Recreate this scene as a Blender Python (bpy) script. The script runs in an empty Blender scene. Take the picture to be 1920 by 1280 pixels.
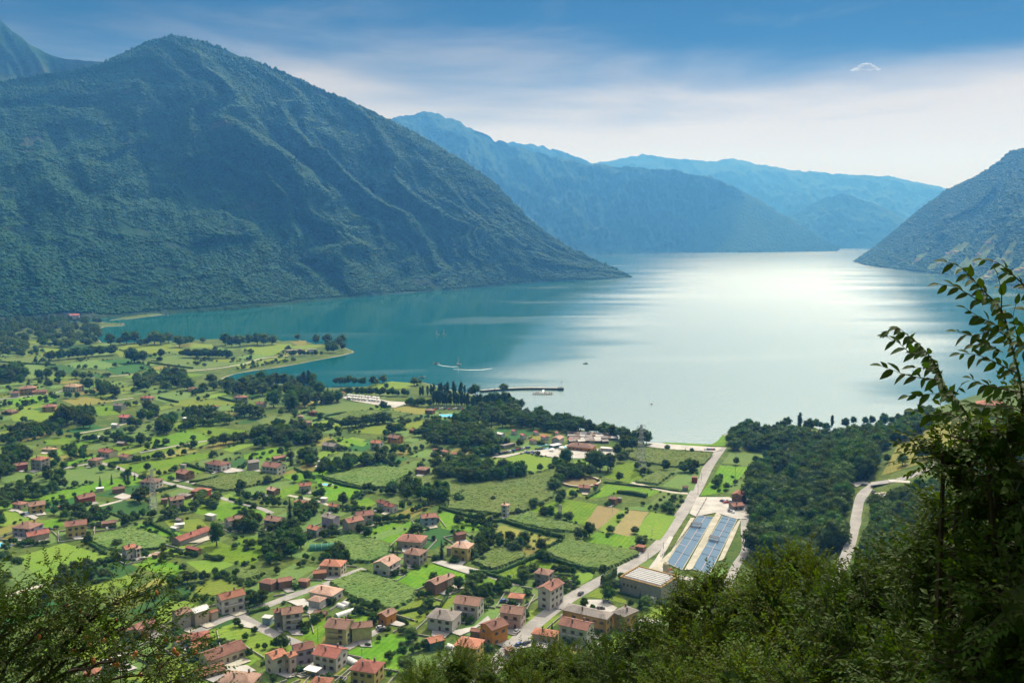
import bpy, bmesh, math, random
import numpy as np
from mathutils import Vector, Matrix
R = math.radians
random.seed(7)
rng = np.random.default_rng(7)
SC = bpy.context.scene
COL = SC.collection

# ------------------------------------------------------------------ camera
F, HZ, CAMZ = 1700.0, 430.0, 180.0          # focal length / horizon row of the 1920x1280 photograph, eye height in metres
PITCH = math.atan((640 - HZ) / F)
cam_d = bpy.data.cameras.new('camera'); cam = bpy.data.objects.new('camera', cam_d); COL.objects.link(cam)
cam.location = (0, 0, CAMZ); cam.rotation_euler = (math.pi / 2 - PITCH, 0, 0)
cam_d.sensor_width = 36; cam_d.lens = 36 * F / 1920; cam_d.clip_start = 0.1; cam_d.clip_end = 60000
SC.camera = cam

# ------------------------------------------------------------------ sky, sun, exposure
SUN_AZ, SUN_EL = 22.0, 50.0                  # degrees right of the view direction, above the horizon
sun_dir = Vector((math.sin(R(SUN_AZ)) * math.cos(R(SUN_EL)), math.cos(R(SUN_AZ)) * math.cos(R(SUN_EL)), math.sin(R(SUN_EL))))
sd = bpy.data.lights.new('sun', 'SUN'); sun = bpy.data.objects.new('sun', sd); COL.objects.link(sun)
sd.energy = 4.8; sd.angle = R(0.53); sd.color = (1.0, 0.95, 0.86)
sun.rotation_euler = (-sun_dir).to_track_quat('-Z', 'Y').to_euler(); sun.location = (0, 0, 3000)

W = bpy.data.worlds.new('World'); SC.world = W; W.use_nodes = True
def nodes(t):
    nt = t.node_tree; nt.nodes.clear(); return nt
def N(nt, typ, ins=None, **kw):
    n = nt.nodes.new(typ)
    for k, v in kw.items(): setattr(n, k, v)
    for k, v in (ins or {}).items():
        if isinstance(v, bpy.types.NodeSocket): nt.links.new(v, n.inputs[k])
        else: n.inputs[k].default_value = v
    return n
def math_(nt, op, a, b=None, c=None, clamp=False):
    n = nt.nodes.new('ShaderNodeMath'); n.operation = op; n.use_clamp = clamp
    for i, v in enumerate((a, b, c)):
        if v is None: continue
        if isinstance(v, bpy.types.NodeSocket): nt.links.new(v, n.inputs[i])
        else: n.inputs[i].default_value = v
    return n.outputs[0]
def mixc(nt, f, a, b, mode='MIX'):
    n = nt.nodes.new('ShaderNodeMix'); n.data_type = 'RGBA'; n.blend_type = mode
    for i, v in ((0, f), (6, a), (7, b)):
        if isinstance(v, bpy.types.NodeSocket): nt.links.new(v, n.inputs[i])
        elif i == 0: n.inputs[i].default_value = v
        else: n.inputs[i].default_value = (*v, 1) if len(v) == 3 else v
    return n.outputs[2]
def ramp(nt, f, stops):
    n = nt.nodes.new('ShaderNodeValToRGB'); nt.links.new(f, n.inputs[0]); cr = n.color_ramp
    while len(cr.elements) > 1: cr.elements.remove(cr.elements[-1])
    for i, (p, c) in enumerate(stops):
        e = cr.elements[0] if i == 0 else cr.elements.new(p)
        e.position = p; e.color = (*c, 1) if len(c) == 3 else c
    return n.outputs[0]
def maprange(nt, v, a, b, c=0., d=1., smooth=True):
    n = nt.nodes.new('ShaderNodeMapRange'); n.interpolation_type = 'SMOOTHSTEP' if smooth else 'LINEAR'
    nt.links.new(v, n.inputs[0])
    for i, x in enumerate((a, b, c, d)): n.inputs[1 + i].default_value = x
    return n.outputs[0]

nt = nodes(W)
sky = N(nt, 'ShaderNodeTexSky', sky_type='NISHITA', sun_disc=False)
sky.sun_elevation = R(SUN_EL); sky.sun_rotation = R(SUN_AZ)
sky.altitude = 400; sky.air_density = 1.0; sky.dust_density = 0.6; sky.ozone_density = 2.0
tc = N(nt, 'ShaderNodeTexCoord')
sep = N(nt, 'ShaderNodeSeparateXYZ', {0: tc.outputs['Generated']})
# thin cloud sheets lie flat: stretch the noise sideways
mp = N(nt, 'ShaderNodeMapping', {0: tc.outputs['Generated'], 'Scale': (1.3, 1.3, 8.0), 'Rotation': (0, R(3), 0)})
n1 = N(nt, 'ShaderNodeTexNoise', {'Vector': mp.outputs[0], 'Scale': 1.9, 'Detail': 5.0, 'Roughness': 0.5, 'Distortion': 0.35})
mp2 = N(nt, 'ShaderNodeMapping', {0: tc.outputs['Generated'], 'Scale': (1.0, 1.0, 4.2), 'Location': (3.1, 0.4, 1.0)})
n2 = N(nt, 'ShaderNodeTexNoise', {'Vector': mp2.outputs[0], 'Scale': 5.5, 'Detail': 7.0, 'Roughness': 0.58, 'Distortion': 0.8})
wob = math_(nt, 'MULTIPLY', math_(nt, 'SUBTRACT', n1.outputs[0], 0.5), 0.17)
el = math_(nt, 'ADD', sep.outputs[2], wob)
skyt = mixc(nt, 1.0, sky.outputs[0], (0.0, 0.045, 0.10), 'MULTIPLY')
hazy = maprange(nt, el, 0.212, 0.115)                              # pale milky air low over the valley
hazec = ramp(nt, maprange(nt, el, 0.02, 0.22, smooth=False), [(0, (7.3, 6.2, 4.9)), (0.45, (6.9, 5.9, 4.7)), (1, (3.0, 2.6, 2.4))])
cir = math_(nt, 'MULTIPLY', maprange(nt, n2.outputs[0], 0.50, 0.80), 0.26)   # faint cirrus
c0 = mixc(nt, cir, skyt, (2.2, 2.3, 2.5))
hi = maprange(nt, sep.outputs[2], 0.237, 0.290)                    # bright veil added above the view, toward the sun, to whiten the lake's reflection
dt = N(nt, 'ShaderNodeVectorMath', {0: tc.outputs['Generated'], 1: tuple(sun_dir)}, operation='DOT_PRODUCT')
aur = maprange(nt, dt.outputs['Value'], 0.30, 0.90)
base_hi = mixc(nt, math_(nt, 'MULTIPLY', hi, 0.75), c0, (1.1, 1.8, 2.5))
c1 = mixc(nt, math_(nt, 'MULTIPLY', hi, aur), base_hi, (23.0, 21.4, 20.4))
c2 = mixc(nt, hazy, c1, hazec)
bg = N(nt, 'ShaderNodeBackground', {0: c2, 1: 0.1})
out = N(nt, 'ShaderNodeOutputWorld', {0: bg.outputs[0]})

SC.view_settings.view_transform = 'Standard'; SC.view_settings.look = 'None'
SC.view_settings.exposure = 0.06; SC.view_settings.gamma = 1.0; SC.view_settings.use_curve_mapping = False
SC.render.engine = 'CYCLES'
cy = SC.cycles
cy.use_denoising = True
cy.max_bounces = 4; cy.diffuse_bounces = 1; cy.glossy_bounces = 1; cy.transmission_bounces = 3
cy.transparent_max_bounces = 8; cy.volume_bounces = 0
cy.caustics_reflective = False; cy.caustics_refractive = False
cy.sample_clamp_indirect = 4.0
cy.use_light_tree = False
cy.adaptive_threshold = 0.02

# ------------------------------------------------------------------ geometry of the view: pixel -> ray -> point on the land
cp, sp_ = math.cos(PITCH), math.sin(PITCH)
def ray(px, py):
    r = (px - 960) / F; u = (640 - py) / F
    return np.array((r, cp + u * sp_, u * cp - sp_))
def gp(px, py, z=0.0):
    d = ray(px, py); t = (z - CAMZ) / d[2]
    return d[0] * t, d[1] * t
def at(px, py, dist):                       # the point at a given forward distance
    d = ray(px, py); t = dist / d[1]
    return np.array((d[0] * t, dist, CAMZ + d[2] * t))
def pxm(y, z=2.0):                          # pixels per metre at forward distance y
    return F / (y * cp + (CAMZ - z) * sp_)

PZ = 2.0                                    # level of the valley floor above the lake
_foot_px = [(1290, 1230), (1350, 1130), (1398, 1060), (1408, 990), (1420, 930), (1490, 872), (1560, 836), (1660, 806), (1760, 782), (1900, 740)]
FOOT = np.array([gp(x, y, PZ) for x, y in _foot_px])
def _footx(y):
    return np.interp(y, FOOT[:, 1], FOOT[:, 0])
def sstep(a, b, x):
    t = np.clip((x - a) / (b - a), 0, 1); return t * t * (3 - 2 * t)
def T(x, y):                                # height of the land (lake shore not yet cut in)
    x = np.asarray(x, float); y = np.asarray(y, float)
    d = np.clip(x - _footx(y), 0, None)
    hill = 0.42 * d * sstep(0, 60, d)
    hill = 190 * (1 - np.exp(-hill / 190))
    fade = 1 - sstep(900, 1500, y)
    z = PZ + hill * fade
    front = 177.9 - np.clip(y, -10, 60) * 0.62 - np.clip(y - 60, 0, None) * 0.66 - 5.0 * sstep(0, 6, y)
    side = 1 - sstep(0, 1, (x - 20) / 200) * 0.0
    back = 176 + np.clip(-y, 0, 400) * 0.35
    fr = np.where(y > 0, front, back)
    return np.maximum(z, fr)
def hit(px, py):                            # where the line of sight meets the land
    d = ray(px, py); t = np.arange(60, 2600, 2.0)
    z = CAMZ + d[2] * t; h = T(d[0] * t, d[1] * t)
    k = np.argmax(z < h)
    if z[k] >= h[k]: x, y = gp(px, py, PZ); return np.array((x, y, PZ))
    if k == 0: k = 1
    a = (z[k-1] - h[k-1]) / ((z[k-1] - h[k-1]) + (h[k] - z[k])); tt = t[k-1] + a * 2.0
    x, y = d[0] * tt, d[1] * tt
    return np.array((x, y, float(T(x, y))))

# ------------------------------------------------------------------ noise
def vnoise(x, y, seed=0):
    xi = np.floor(x).astype(np.int64); yi = np.floor(y).astype(np.int64)
    xf = x - xi; yf = y - yi
    def h(a, b):
        n = (a * 374761393 + b * 668265263 + seed * 1442695041) & 0x7fffffff
        n = ((n ^ (n >> 13)) * 1274126177) & 0x7fffffff
        return ((n ^ (n >> 16)) & 0xffff) / 65535.0
    u = xf * xf * xf * (xf * (xf * 6 - 15) + 10); v = yf * yf * yf * (yf * (yf * 6 - 15) + 10)
    return (h(xi, yi) * (1 - u) + h(xi + 1, yi) * u) * (1 - v) + (h(xi, yi + 1) * (1 - u) + h(xi + 1, yi + 1) * u) * v
def fbm(x, y, o=4, seed=0, g=0.5):
    s = 0; a = 1; t = 0
    for i in range(o):
        s = s + a * vnoise(x * 2**i, y * 2**i, seed + i); t += a; a *= g
    return s / t
def ridged(x, y, o=4, seed=0, g=0.5):
    s = 0; a = 1; t = 0
    for i in range(o):
        s = s + a * (1 - np.abs(2 * vnoise(x * 2**i, y * 2**i, seed + i) - 1)); t += a; a *= g
    return s / t

# ------------------------------------------------------------------ object helpers
def tag(o, label=None, cat=None, group=None, kind=None):
    if label: o['label'] = label
    if cat: o['category'] = cat
    if group: o['group'] = group
    if kind: o['kind'] = kind
    return o
def link(name, me, parent=None, loc=None, mats=None):
    o = bpy.data.objects.new(name, me); COL.objects.link(o)
    if parent is not None: o.parent = parent
    if loc is not None: o.location = loc
    return o
def mesh(name, verts, faces, mat=None, smooth=False, midx=None):
    me = bpy.data.meshes.new(name)
    me.from_pydata([tuple(map(float, v)) for v in verts] if not isinstance(verts, np.ndarray) else verts.tolist(), [], faces if isinstance(faces, list) else faces.tolist())
    for m in (mat if isinstance(mat, (list, tuple)) else [mat]):
        if m: me.materials.append(m)
    if midx is not None: me.polygons.foreach_set('material_index', np.asarray(midx, np.int32))
    if smooth: me.polygons.foreach_set('use_smooth', np.ones(len(me.polygons), bool))
    me.update()
    return me
def empty(name, loc=(0, 0, 0), rz=0.0, parent=None):
    o = bpy.data.objects.new(name, None); COL.objects.link(o); o.empty_display_size = 0.2
    o.location = loc; o.rotation_euler = (0, 0, rz)
    if parent: o.parent = parent
    return o
def kids(o): return [c for c in bpy.data.objects if c.parent == o]
class MB:
    """collects shapes for one mesh object"""
    def __init__(s): s.v = []; s.f = []; s.m = []
    def add(s, v, f, m=0):
        b = len(s.v); s.v += [tuple(map(float, q)) for q in v]; s.f += [tuple(i + b for i in q) for q in f]; s.m += [m] * len(f); return s
    def box(s, x0, x1, y0, y1, z0, z1, m=0):
        return s.add([(x0,y0,z0),(x1,y0,z0),(x1,y1,z0),(x0,y1,z0),(x0,y0,z1),(x1,y0,z1),(x1,y1,z1),(x0,y1,z1)],
                     [(0,3,2,1),(4,5,6,7),(0,1,5,4),(1,2,6,5),(2,3,7,6),(3,0,4,7)], m)
    def tube(s, pts, rad, n=6, m=0, cap=True):
        pts = [Vector(p) for p in pts]; b = len(s.v); k = len(pts)
        for i, p in enumerate(pts):
            d = (pts[min(i+1,k-1)] - pts[max(i-1,0)]).normalized()
            a = d.cross(Vector((0.31,0.95,0.05))).normalized()
            if a.length < 0.1: a = d.cross(Vector((1,0,0))).normalized()
            c = d.cross(a); r = rad[i] if hasattr(rad, '__len__') else rad
            for j in range(n):
                t = 2*math.pi*j/n; q = p + (a*math.cos(t) + c*math.sin(t))*r; s.v.append(tuple(q))
        for i in range(k-1):
            for j in range(n):
                s.f.append((b+i*n+j, b+i*n+(j+1)%n, b+(i+1)*n+(j+1)%n, b+(i+1)*n+j)); s.m.append(m)
        if cap:
            s.f.append(tuple(b+j for j in range(n))[::-1]); s.m.append(m); s.f.append(tuple(b+(k-1)*n+j for j in range(n))); s.m.append(m)
        return s
    def me(s, name, mat, smooth=False): return mesh(name, s.v, s.f, mat, smooth, s.m)
    def build(s, name, mat, parent=None, loc=None, smooth=False): return link(name, s.me(name, mat, smooth), parent, loc)

# ------------------------------------------------------------------ materials
MATS = {}
def pmat(name, col, rough=0.85, noise=None, spec=0.3, col2=None, bump=0.0, metal=0.0, objvar=0.0, coord='Object'):
    if name in MATS: return MATS[name]
    m = bpy.data.materials.new(name); m.use_nodes = True; nt = nodes(m); MATS[name] = m
    p = N(nt, 'ShaderNodeBsdfPrincipled', {'Roughness': rough, 'Specular IOR Level': spec, 'Metallic': metal})
    N(nt, 'ShaderNodeOutputMaterial', {0: p.outputs[0]})
    c = None
    if noise:
        tcn = N(nt, 'ShaderNodeTexCoord'); nz = N(nt, 'ShaderNodeTexNoise', {'Vector': tcn.outputs[coord], 'Scale': noise, 'Detail': 5.0, 'Roughness': 0.65})
        c = mixc(nt, maprange(nt, nz.outputs[0], 0.32, 0.68), col, col2 or tuple(x * 0.62 for x in col))
        if bump:
            bp = N(nt, 'ShaderNodeBump', {'Height': nz.outputs[0], 'Strength': bump, 'Distance': 0.3}); nt.links.new(bp.outputs[0], p.inputs['Normal'])
    if objvar:
        oi = N(nt, 'ShaderNodeObjectInfo')
        v = math_(nt, 'MULTIPLY_ADD', oi.outputs['Random'], objvar, 1 - objvar / 2)
        hs = N(nt, 'ShaderNodeHueSaturation', {'Value': v, 'Hue': math_(nt, 'MULTIPLY_ADD', oi.outputs['Random'], 0.03, 0.485), 'Saturation': 1.0})
        if c is None: hs.inputs['Color'].default_value = (*col, 1)
        else: nt.links.new(c, hs.inputs['Color'])
        c = hs.outputs[0]
    if c is None: p.inputs['Base Color'].default_value = (*col, 1)
    else: nt.links.new(c, p.inputs['Base Color'])
    return m
def leafmat(name, col, trans=0.35, var=0.5, scale=0.25, hue=0.04, spec=0.12):
    """foliage: diffuse + some light through the leaf, tone varies from tree to tree and leaf to leaf"""
    if name in MATS: return MATS[name]
    m = bpy.data.materials.new(name); m.use_nodes = True; nt = nodes(m); MATS[name] = m
    oi = N(nt, 'ShaderNodeObjectInfo'); geo = N(nt, 'ShaderNodeNewGeometry')
    nz = N(nt, 'ShaderNodeTexNoise', {'Vector': geo.outputs['Position'], 'Scale': scale, 'Detail': 3.0, 'Roughness': 0.7})
    r = math_(nt, 'ADD', math_(nt, 'MULTIPLY', oi.outputs['Random'], 0.6), math_(nt, 'MULTIPLY', nz.outputs[0], 0.4))
    r2 = math_(nt, 'ADD', math_(nt, 'MULTIPLY', geo.outputs['Random Per Island'], 0.35), math_(nt, 'MULTIPLY', r, 0.65))
    hs = N(nt, 'ShaderNodeHueSaturation', {'Hue': math_(nt, 'MULTIPLY_ADD', r, hue, 0.5 - hue / 2), 'Saturation': 1.0,
        'Value': math_(nt, 'MULTIPLY_ADD', r2, var * 2, 1 - var), 'Color': (*col, 1)})
    p = N(nt, 'ShaderNodeBsdfPrincipled', {'Base Color': hs.outputs[0], 'Roughness': 0.6, 'Specular IOR Level': spec})
    tcol = mixc(nt, 1.0, hs.outputs[0], (1.25, 1.2, 0.5) if hue else (1.3, 1.3, 1.3), 'MULTIPLY')
    tr = N(nt, 'ShaderNodeBsdfTranslucent', {'Color': tcol})
    mx = N(nt, 'ShaderNodeMixShader', {0: trans, 1: p.outputs[0], 2: tr.outputs[0]})
    N(nt, 'ShaderNodeOutputMaterial', {0: mx.outputs[0]})
    return m
# ================================================================== THE LAKE
m = bpy.data.materials.new('lake_water'); m.use_nodes = True; nt = nodes(m)
geo = N(nt, 'ShaderNodeNewGeometry')
mpw = N(nt, 'ShaderNodeMapping', {0: geo.outputs['Position'], 'Scale': (0.0011, 0.0032, 1.0), 'Rotation': (0, 0, R(8))})
pn = N(nt, 'ShaderNodeTexNoise', {'Vector': mpw.outputs[0], 'Scale': 1.7, 'Detail': 4.0, 'Roughness': 0.5, 'Distortion': 0.6})
patch = maprange(nt, pn.outputs[0], 0.54, 0.64)                    # wind-ruffled patches
w1 = N(nt, 'ShaderNodeTexNoise', {'Vector': geo.outputs['Position'], 'Scale': 0.22, 'Detail': 3.0, 'Roughness': 0.6})
w2 = N(nt, 'ShaderNodeTexNoise', {'Vector': geo.outputs['Position'], 'Scale': 0.02, 'Detail': 3.0, 'Roughness': 0.6})
# open water is ruffled by the wind, the bays in the lee of the two mountainsides lie calm
sx = N(nt, 'ShaderNodeSeparateXYZ', {0: geo.outputs['Position']})
def lee(p, q, sgn):
    (x1, y1), (x2, y2) = gp(*p), gp(*q); k = (x2 - x1) / (y2 - y1)
    xl = math_(nt, 'MULTIPLY_ADD', sx.outputs[1], k, x1 - k * y1)
    d = math_(nt, 'MULTIPLY', math_(nt, 'SUBTRACT', sx.outputs[0], xl), sgn)
    d = math_(nt, 'ADD', d, math_(nt, 'MULTIPLY', math_(nt, 'SUBTRACT', pn.outputs[0], 0.5), 420.0))
    return maprange(nt, math_(nt, 'DIVIDE', d, sx.outputs[1]), -0.05, 0.11)
ruf = math_(nt, 'MULTIPLY', lee((1130, 528), (915, 700), 1.0), lee((1745, 545), (1850, 690), -1.0))
ruf = math_(nt, 'MULTIPLY', ruf, maprange(nt, sx.outputs[1], 2300.0, 6500.0, 1.0, 0.50))
streak = math_(nt, 'MULTIPLY', maprange(nt, pn.outputs[0], 0.575, 0.65), 0.40)
ruf = math_(nt, 'MAXIMUM', math_(nt, 'MULTIPLY', ruf, math_(nt, 'MULTIPLY_ADD', patch, 0.05, 0.95)), streak)
bs = math_(nt, 'MULTIPLY_ADD', ruf, 0.235, 0.008)
b1 = N(nt, 'ShaderNodeBump', {'Height': w1.outputs[0], 'Strength': bs, 'Distance': 1.0})
b2 = N(nt, 'ShaderNodeBump', {'Height': w2.outputs[0], 'Strength': 0.004, 'Distance': 4.0, 'Normal': b1.outputs[0]})
dif = N(nt, 'ShaderNodeBsdfDiffuse', {'Color': (0.0, 0.090, 0.086, 1)})
gl = N(nt, 'ShaderNodeBsdfGlossy', {'Color': (0.96, 0.99, 1.0, 1), 'Roughness': math_(nt, 'MULTIPLY_ADD', ruf, 0.16, 0.09), 'Normal': b2.outputs[0]})
fr = N(nt, 'ShaderNodeFresnel', {'IOR': 3.8})
mx = N(nt, 'ShaderNodeMixShader', {0: fr.outputs[0], 1: dif.outputs[0], 2: gl.outputs[0]})
N(nt, 'ShaderNodeOutputMaterial', {0: mx.outputs[0]})
WATER = m
tag(link('lake', mesh('lake', [(-8800, 200, 0), (8800, 200, 0), (8800, 13500, 0), (-8800, 13500, 0)], [(0, 1, 2, 3)], WATER)), 'calm teal lake filling the valley between the mountains', None, None, 'structure')

# ================================================================== THE MOUNTAINS
def slope_mat(name, ca, cb, cc, scale, bump=0.0):
    m = bpy.data.materials.new(name); m.use_nodes = True; nt = nodes(m); MATS[name] = m
    g = N(nt, 'ShaderNodeNewGeometry')
    a = N(nt, 'ShaderNodeTexNoise', {'Vector': g.outputs['Position'], 'Scale': scale, 'Detail': 6.0, 'Roughness': 0.7})
    b = N(nt, 'ShaderNodeTexNoise', {'Vector': g.outputs['Position'], 'Scale': scale * 0.09, 'Detail': 3.0, 'Roughness': 0.6})
    v = N(nt, 'ShaderNodeTexVoronoi', {'Vector': g.outputs['Position'], 'Scale': scale * 2.2})
    c = mixc(nt, maprange(nt, a.outputs[0], 0.35, 0.65), ca, cb)
    c = mixc(nt, maprange(nt, b.outputs[0], 0.45, 0.7), c, cc)
    p = N(nt, 'ShaderNodeBsdfPrincipled', {'Base Color': c, 'Roughness': 0.95, 'Specular IOR Level': 0.05})
    if bump:
        hgt = math_(nt, 'ADD', math_(nt, 'MULTIPLY', v.outputs['Distance'], -1.0), a.outputs[0])
        bp = N(nt, 'ShaderNodeBump', {'Height': hgt, 'Strength': 1.0, 'Distance': bump}); nt.links.new(bp.outputs[0], p.inputs['Normal'])
    N(nt, 'ShaderNodeOutputMaterial', {0: p.outputs[0]})
    return m
M_slope = slope_mat('wooded_slope', (0.007, 0.036, 0.014), (0.014, 0.050, 0.018), (0.050, 0.068, 0.042), 0.05, 4.0)
M_far = slope_mat('far_wooded_slope', (0.010, 0.038, 0.020), (0.024, 0.065, 0.030), (0.035, 0.075, 0.036), 0.020, 14.0)

def mountain(name, ridge, foot, nu, nv, spur_n, spur_a, seed, mat, label, shear=0.8, prof=1.0, backrun=1.2, rough=1.0, crestk=1.0):
    """ridge: (px, py, distance) list; foot: (px, py) or (px, py, z) list of the same length. Lower slopes run from foot to ridge and down the back."""
    k = len(ridge)
    Rp = np.array([at(*r) for r in ridge]); Fp = np.array([(*gp(f[0], f[1], 0.0), 0.0) for f in foot])
    seg = np.r_[0, np.cumsum(np.linalg.norm(np.diff(Rp + Fp, axis=0), axis=1))]; seg /= seg[-1]
    u = np.linspace(0, 1, nu)
    def sm(A):
        o = np.stack([np.interp(u, seg, A[:, i]) for i in range(3)], 1)
        w = max(3, nu // 60) | 1; ker = np.hanning(w + 2)[1:-1]; ker /= ker.sum(); p = w // 2
        for i in range(3):
            e = np.r_[2*o[0, i] - o[p:0:-1, i], o[:, i], 2*o[-1, i] - o[-2:-p-2:-1, i]]; o[:, i] = np.convolve(e, ker, 'valid')
        return o
    Ru, Fu = sm(Rp), sm(Fp)
    length = np.linalg.norm(np.diff(Fu, axis=0), axis=1).sum()
    v = np.linspace(0, 1, nv)
    U, V = np.meshgrid(u, v, indexing='ij')
    H = Ru[:, 2][:, None]
    run = Ru[:, None, :2] - Fu[:, None, :2]
    g = V ** prof
    P = np.zeros((nu, nv, 3))
    P[..., :2] = Fu[:, None, :2] + run * V[..., None]
    P[..., 2] = H * g
    # spurs and gullies: run down the slope, leaning sideways
    s = (U - shear * 0.16 * (1 - V)) * spur_n + 3.4 * (fbm(U * 4, V * 2.6, 4, seed + 40) - 0.5)
    rd = ridged(s, V * 0.7 + 3.3, 4, seed, 0.52) - 0.62
    fine = ridged(U * spur_n * 4.1 + V * 3, V * 6.0, 4, seed + 11) - 0.6
    env = np.sin(np.pi * np.clip(V, 0, 1)) ** 0.6
    hs = np.clip(H / 500, 0.05, 1.3)
    nrm = -run / (np.linalg.norm(run, axis=2, keepdims=True) + 1e-6)
    big = fbm(U * spur_n * .9, V * 2.2, 4, seed + 23, .6) - .5
    off = spur_a * (1.25 * rd + 0.42 * rough * fine + 1.1 * big) * env * hs
    P[..., :2] += nrm * off[..., None]
    P[..., 2] += off * 0.35
    crest = (fbm(U * length / 60, V * 8, 4, seed + 77) - 0.5) * 14 * rough * np.clip(V * 2, 0, 1) * crestk
    P[..., 2] += crest * hs
    P[:, 0, 2] = -6
    P[..., 2] = np.maximum(P[..., 2], np.where(V > 0.03, 1.0, -6))
    # the far side
    nb = 10; B = np.zeros((nu, nb, 3))
    for i in range(nb):
        t = (i + 1) / nb
        B[:, i, :2] = P[:, -1, :2] + run[:, 0] * 0 + (run[:, 0] / (np.linalg.norm(run[:, 0], axis=1, keepdims=True) + 1e-6)) * (t * backrun * Ru[:, 2:3])
        B[:, i, 2] = P[:, -1, 2] * (1 - t) - 6 * t
    A = np.concatenate([P, B], 1); n2 = nv + nb
    idx = np.arange(nu * n2).reshape(nu, n2)
    f = np.stack([idx[:-1, :-1], idx[1:, :-1], idx[1:, 1:], idx[:-1, 1:]], -1).reshape(-1, 4)
    o = link(name, mesh(name, A.reshape(-1, 3), f, mat, True))
    tag(o, label, None, None, 'structure')
    return P, o

FP, _ = mountain('mountain_farthest_ridge',
    [(900, 330, 11800), (1040, 318, 11800), (1130, 303, 11800), (1210, 290, 11800), (1290, 300, 11800), (1330, 304, 11800), (1370, 297, 11800), (1420, 308, 11800), (1480, 318, 11700), (1560, 326, 11600), (1660, 330, 11500), (1720, 341, 11400), (1775, 353, 11300), (1850, 375, 11300), (1990, 400, 11300)],
    [(900, 461), (1040, 461), (1130, 461), (1210, 461), (1290, 461), (1330, 461), (1370, 461), (1420, 461), (1480, 461), (1560, 461), (1660, 461), (1720, 461), (1775, 461), (1850, 461), (1990, 461)],
    300, 60, 11, 330, 5, M_far, 'palest blue farthest mountain ridge closing the lake', rough=1.7, crestk=1.5)
mountain('mountain_second_ridge', [(860, 300, 9800), (955, 266, 9800), (1000, 270, 9800), (1060, 287, 9800), (1110, 304, 9800), (1180, 335, 9800), (1260, 380, 9700)],
    [(860, 464), (955, 464), (1000, 464), (1060, 464), (1110, 464), (1180, 464), (1260, 464)], 180, 50, 7, 220, 15, M_far, 'pale blue mountain shoulder rising behind the wooded lake ridge', rough=1.7, crestk=1.5)
mountain('mountain_headland_ridge', [(1380, 455, 8700), (1440, 425, 8900), (1500, 395, 9000), (1545, 372, 9000), (1580, 362, 9000), (1620, 376, 9000), (1660, 390, 8900), (1700, 412, 8800), (1760, 440, 8700), (1820, 455, 8600)],
    [(1380, 466.5), (1440, 466.5), (1500, 466.5), (1545, 466.5), (1580, 466.5), (1620, 466.5), (1660, 466.5), (1700, 466.5), (1760, 466.5), (1820, 466.5)], 200, 60, 8, 130, 25, M_far, 'blue hazy pointed hill at the far end of the lake', rough=1.7, crestk=1.5)
mountain('mountain_middle_ridge',
    [(560, 300, 7300), (680, 245, 7400), (745, 220, 7500), (797, 207, 7550), (850, 224, 7600), (905, 250, 7600), (950, 272, 7600), (1030, 292, 7600), (1110, 308, 7600), (1180, 314, 7600), (1240, 316, 7600), (1300, 326, 7600), (1345, 334, 7600), (1385, 355, 7600), (1430, 378, 7600), (1480, 408, 7600), (1530, 440, 7600), (1570, 462, 7600)],
    [(560, 485), (680, 484), (745, 483), (797, 482), (850, 481), (905, 480), (950, 480), (1030, 479), (1110, 477), (1180, 475), (1240, 473.5), (1300, 472.5), (1345, 471.5), (1385, 470.5), (1430, 469.5), (1480, 468.5), (1530, 468), (1575, 467.5)],
    600, 120, 15, 250, 33, M_far, 'long blue wooded mountain ridge dropping to the far lake shore', rough=1.7, crestk=1.5)
mountain('mountain_left_peak', [(-300, 90, 3650), (-120, 30, 3650), (-40, 20, 3650), (0, 40, 3650), (30, 62, 3620), (60, 88, 3600), (110, 110, 3580), (190, 114, 3560), (300, 150, 3540)],
    [(-300, 538), (-120, 538), (-40, 538), (0, 538), (30, 538), (60, 538), (110, 538), (190, 538), (300, 538)], 160, 50, 7, 150, 44, M_slope, 'dark rocky summit showing behind the big left mountain')
RP, _ = mountain('mountain_right_slope',
    [(1602, 489, 5080), (1640, 463, 5050), (1680, 430, 4950), (1720, 396, 4850), (1775, 356, 4700), (1820, 336, 4600), (1860, 312, 4500), (1893, 285, 4400), (1915, 279, 4350), (1960, 262, 4250), (2060, 235, 4100), (2250, 200, 3900)],
    [(1600, 490), (1618, 496), (1640, 500), (1680, 505), (1720, 510), (1760, 515), (1800, 521), (1850, 530), (1900, 541), (1960, 553), (2060, 580), (2250, 640)],
    360, 110, 11, 95, 52, M_slope, 'blue wooded mountainside with scattered clearings falling to the right shore', shear=-0.9, prof=1.25)
LP, LO = mountain('mountain_left_slope',
    [(-420, 250, 2700), (-150, 185, 2800), (0, 155, 2870), (70, 142, 2900), (130, 134, 2930), (195, 119, 2960), (240, 100, 2980), (275, 80, 3000), (300, 73, 3000), (325, 70, 3000), (360, 75, 3000), (400, 86, 3020), (480, 115, 3060), (560, 150, 3100), (650, 189, 3140), (720, 222, 3180), (800, 262, 3220), (860, 300, 3260), (925, 342, 3310), (965, 385, 3350), (1010, 428, 3390), (1060, 462, 3430), (1120, 490, 3460), (1178, 516, 3480)],
    [(-420, 660), (-150, 625), (0, 606), (60, 603), (110, 600), (170, 598), (220, 596), (270, 592), (300, 590), (330, 588), (380, 585), (450, 580), (540, 571), (600, 565), (680, 557), (740, 551), (810, 547), (870, 543), (940, 535), (1000, 529), (1060, 526), (1110, 524), (1150, 522), (1183, 519.5)],
    640, 170, 10, 130, 61, M_slope, 'big steep mountainside covered in forest above the teal bay', shear=0.9, prof=1.12, rough=0.65)

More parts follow.
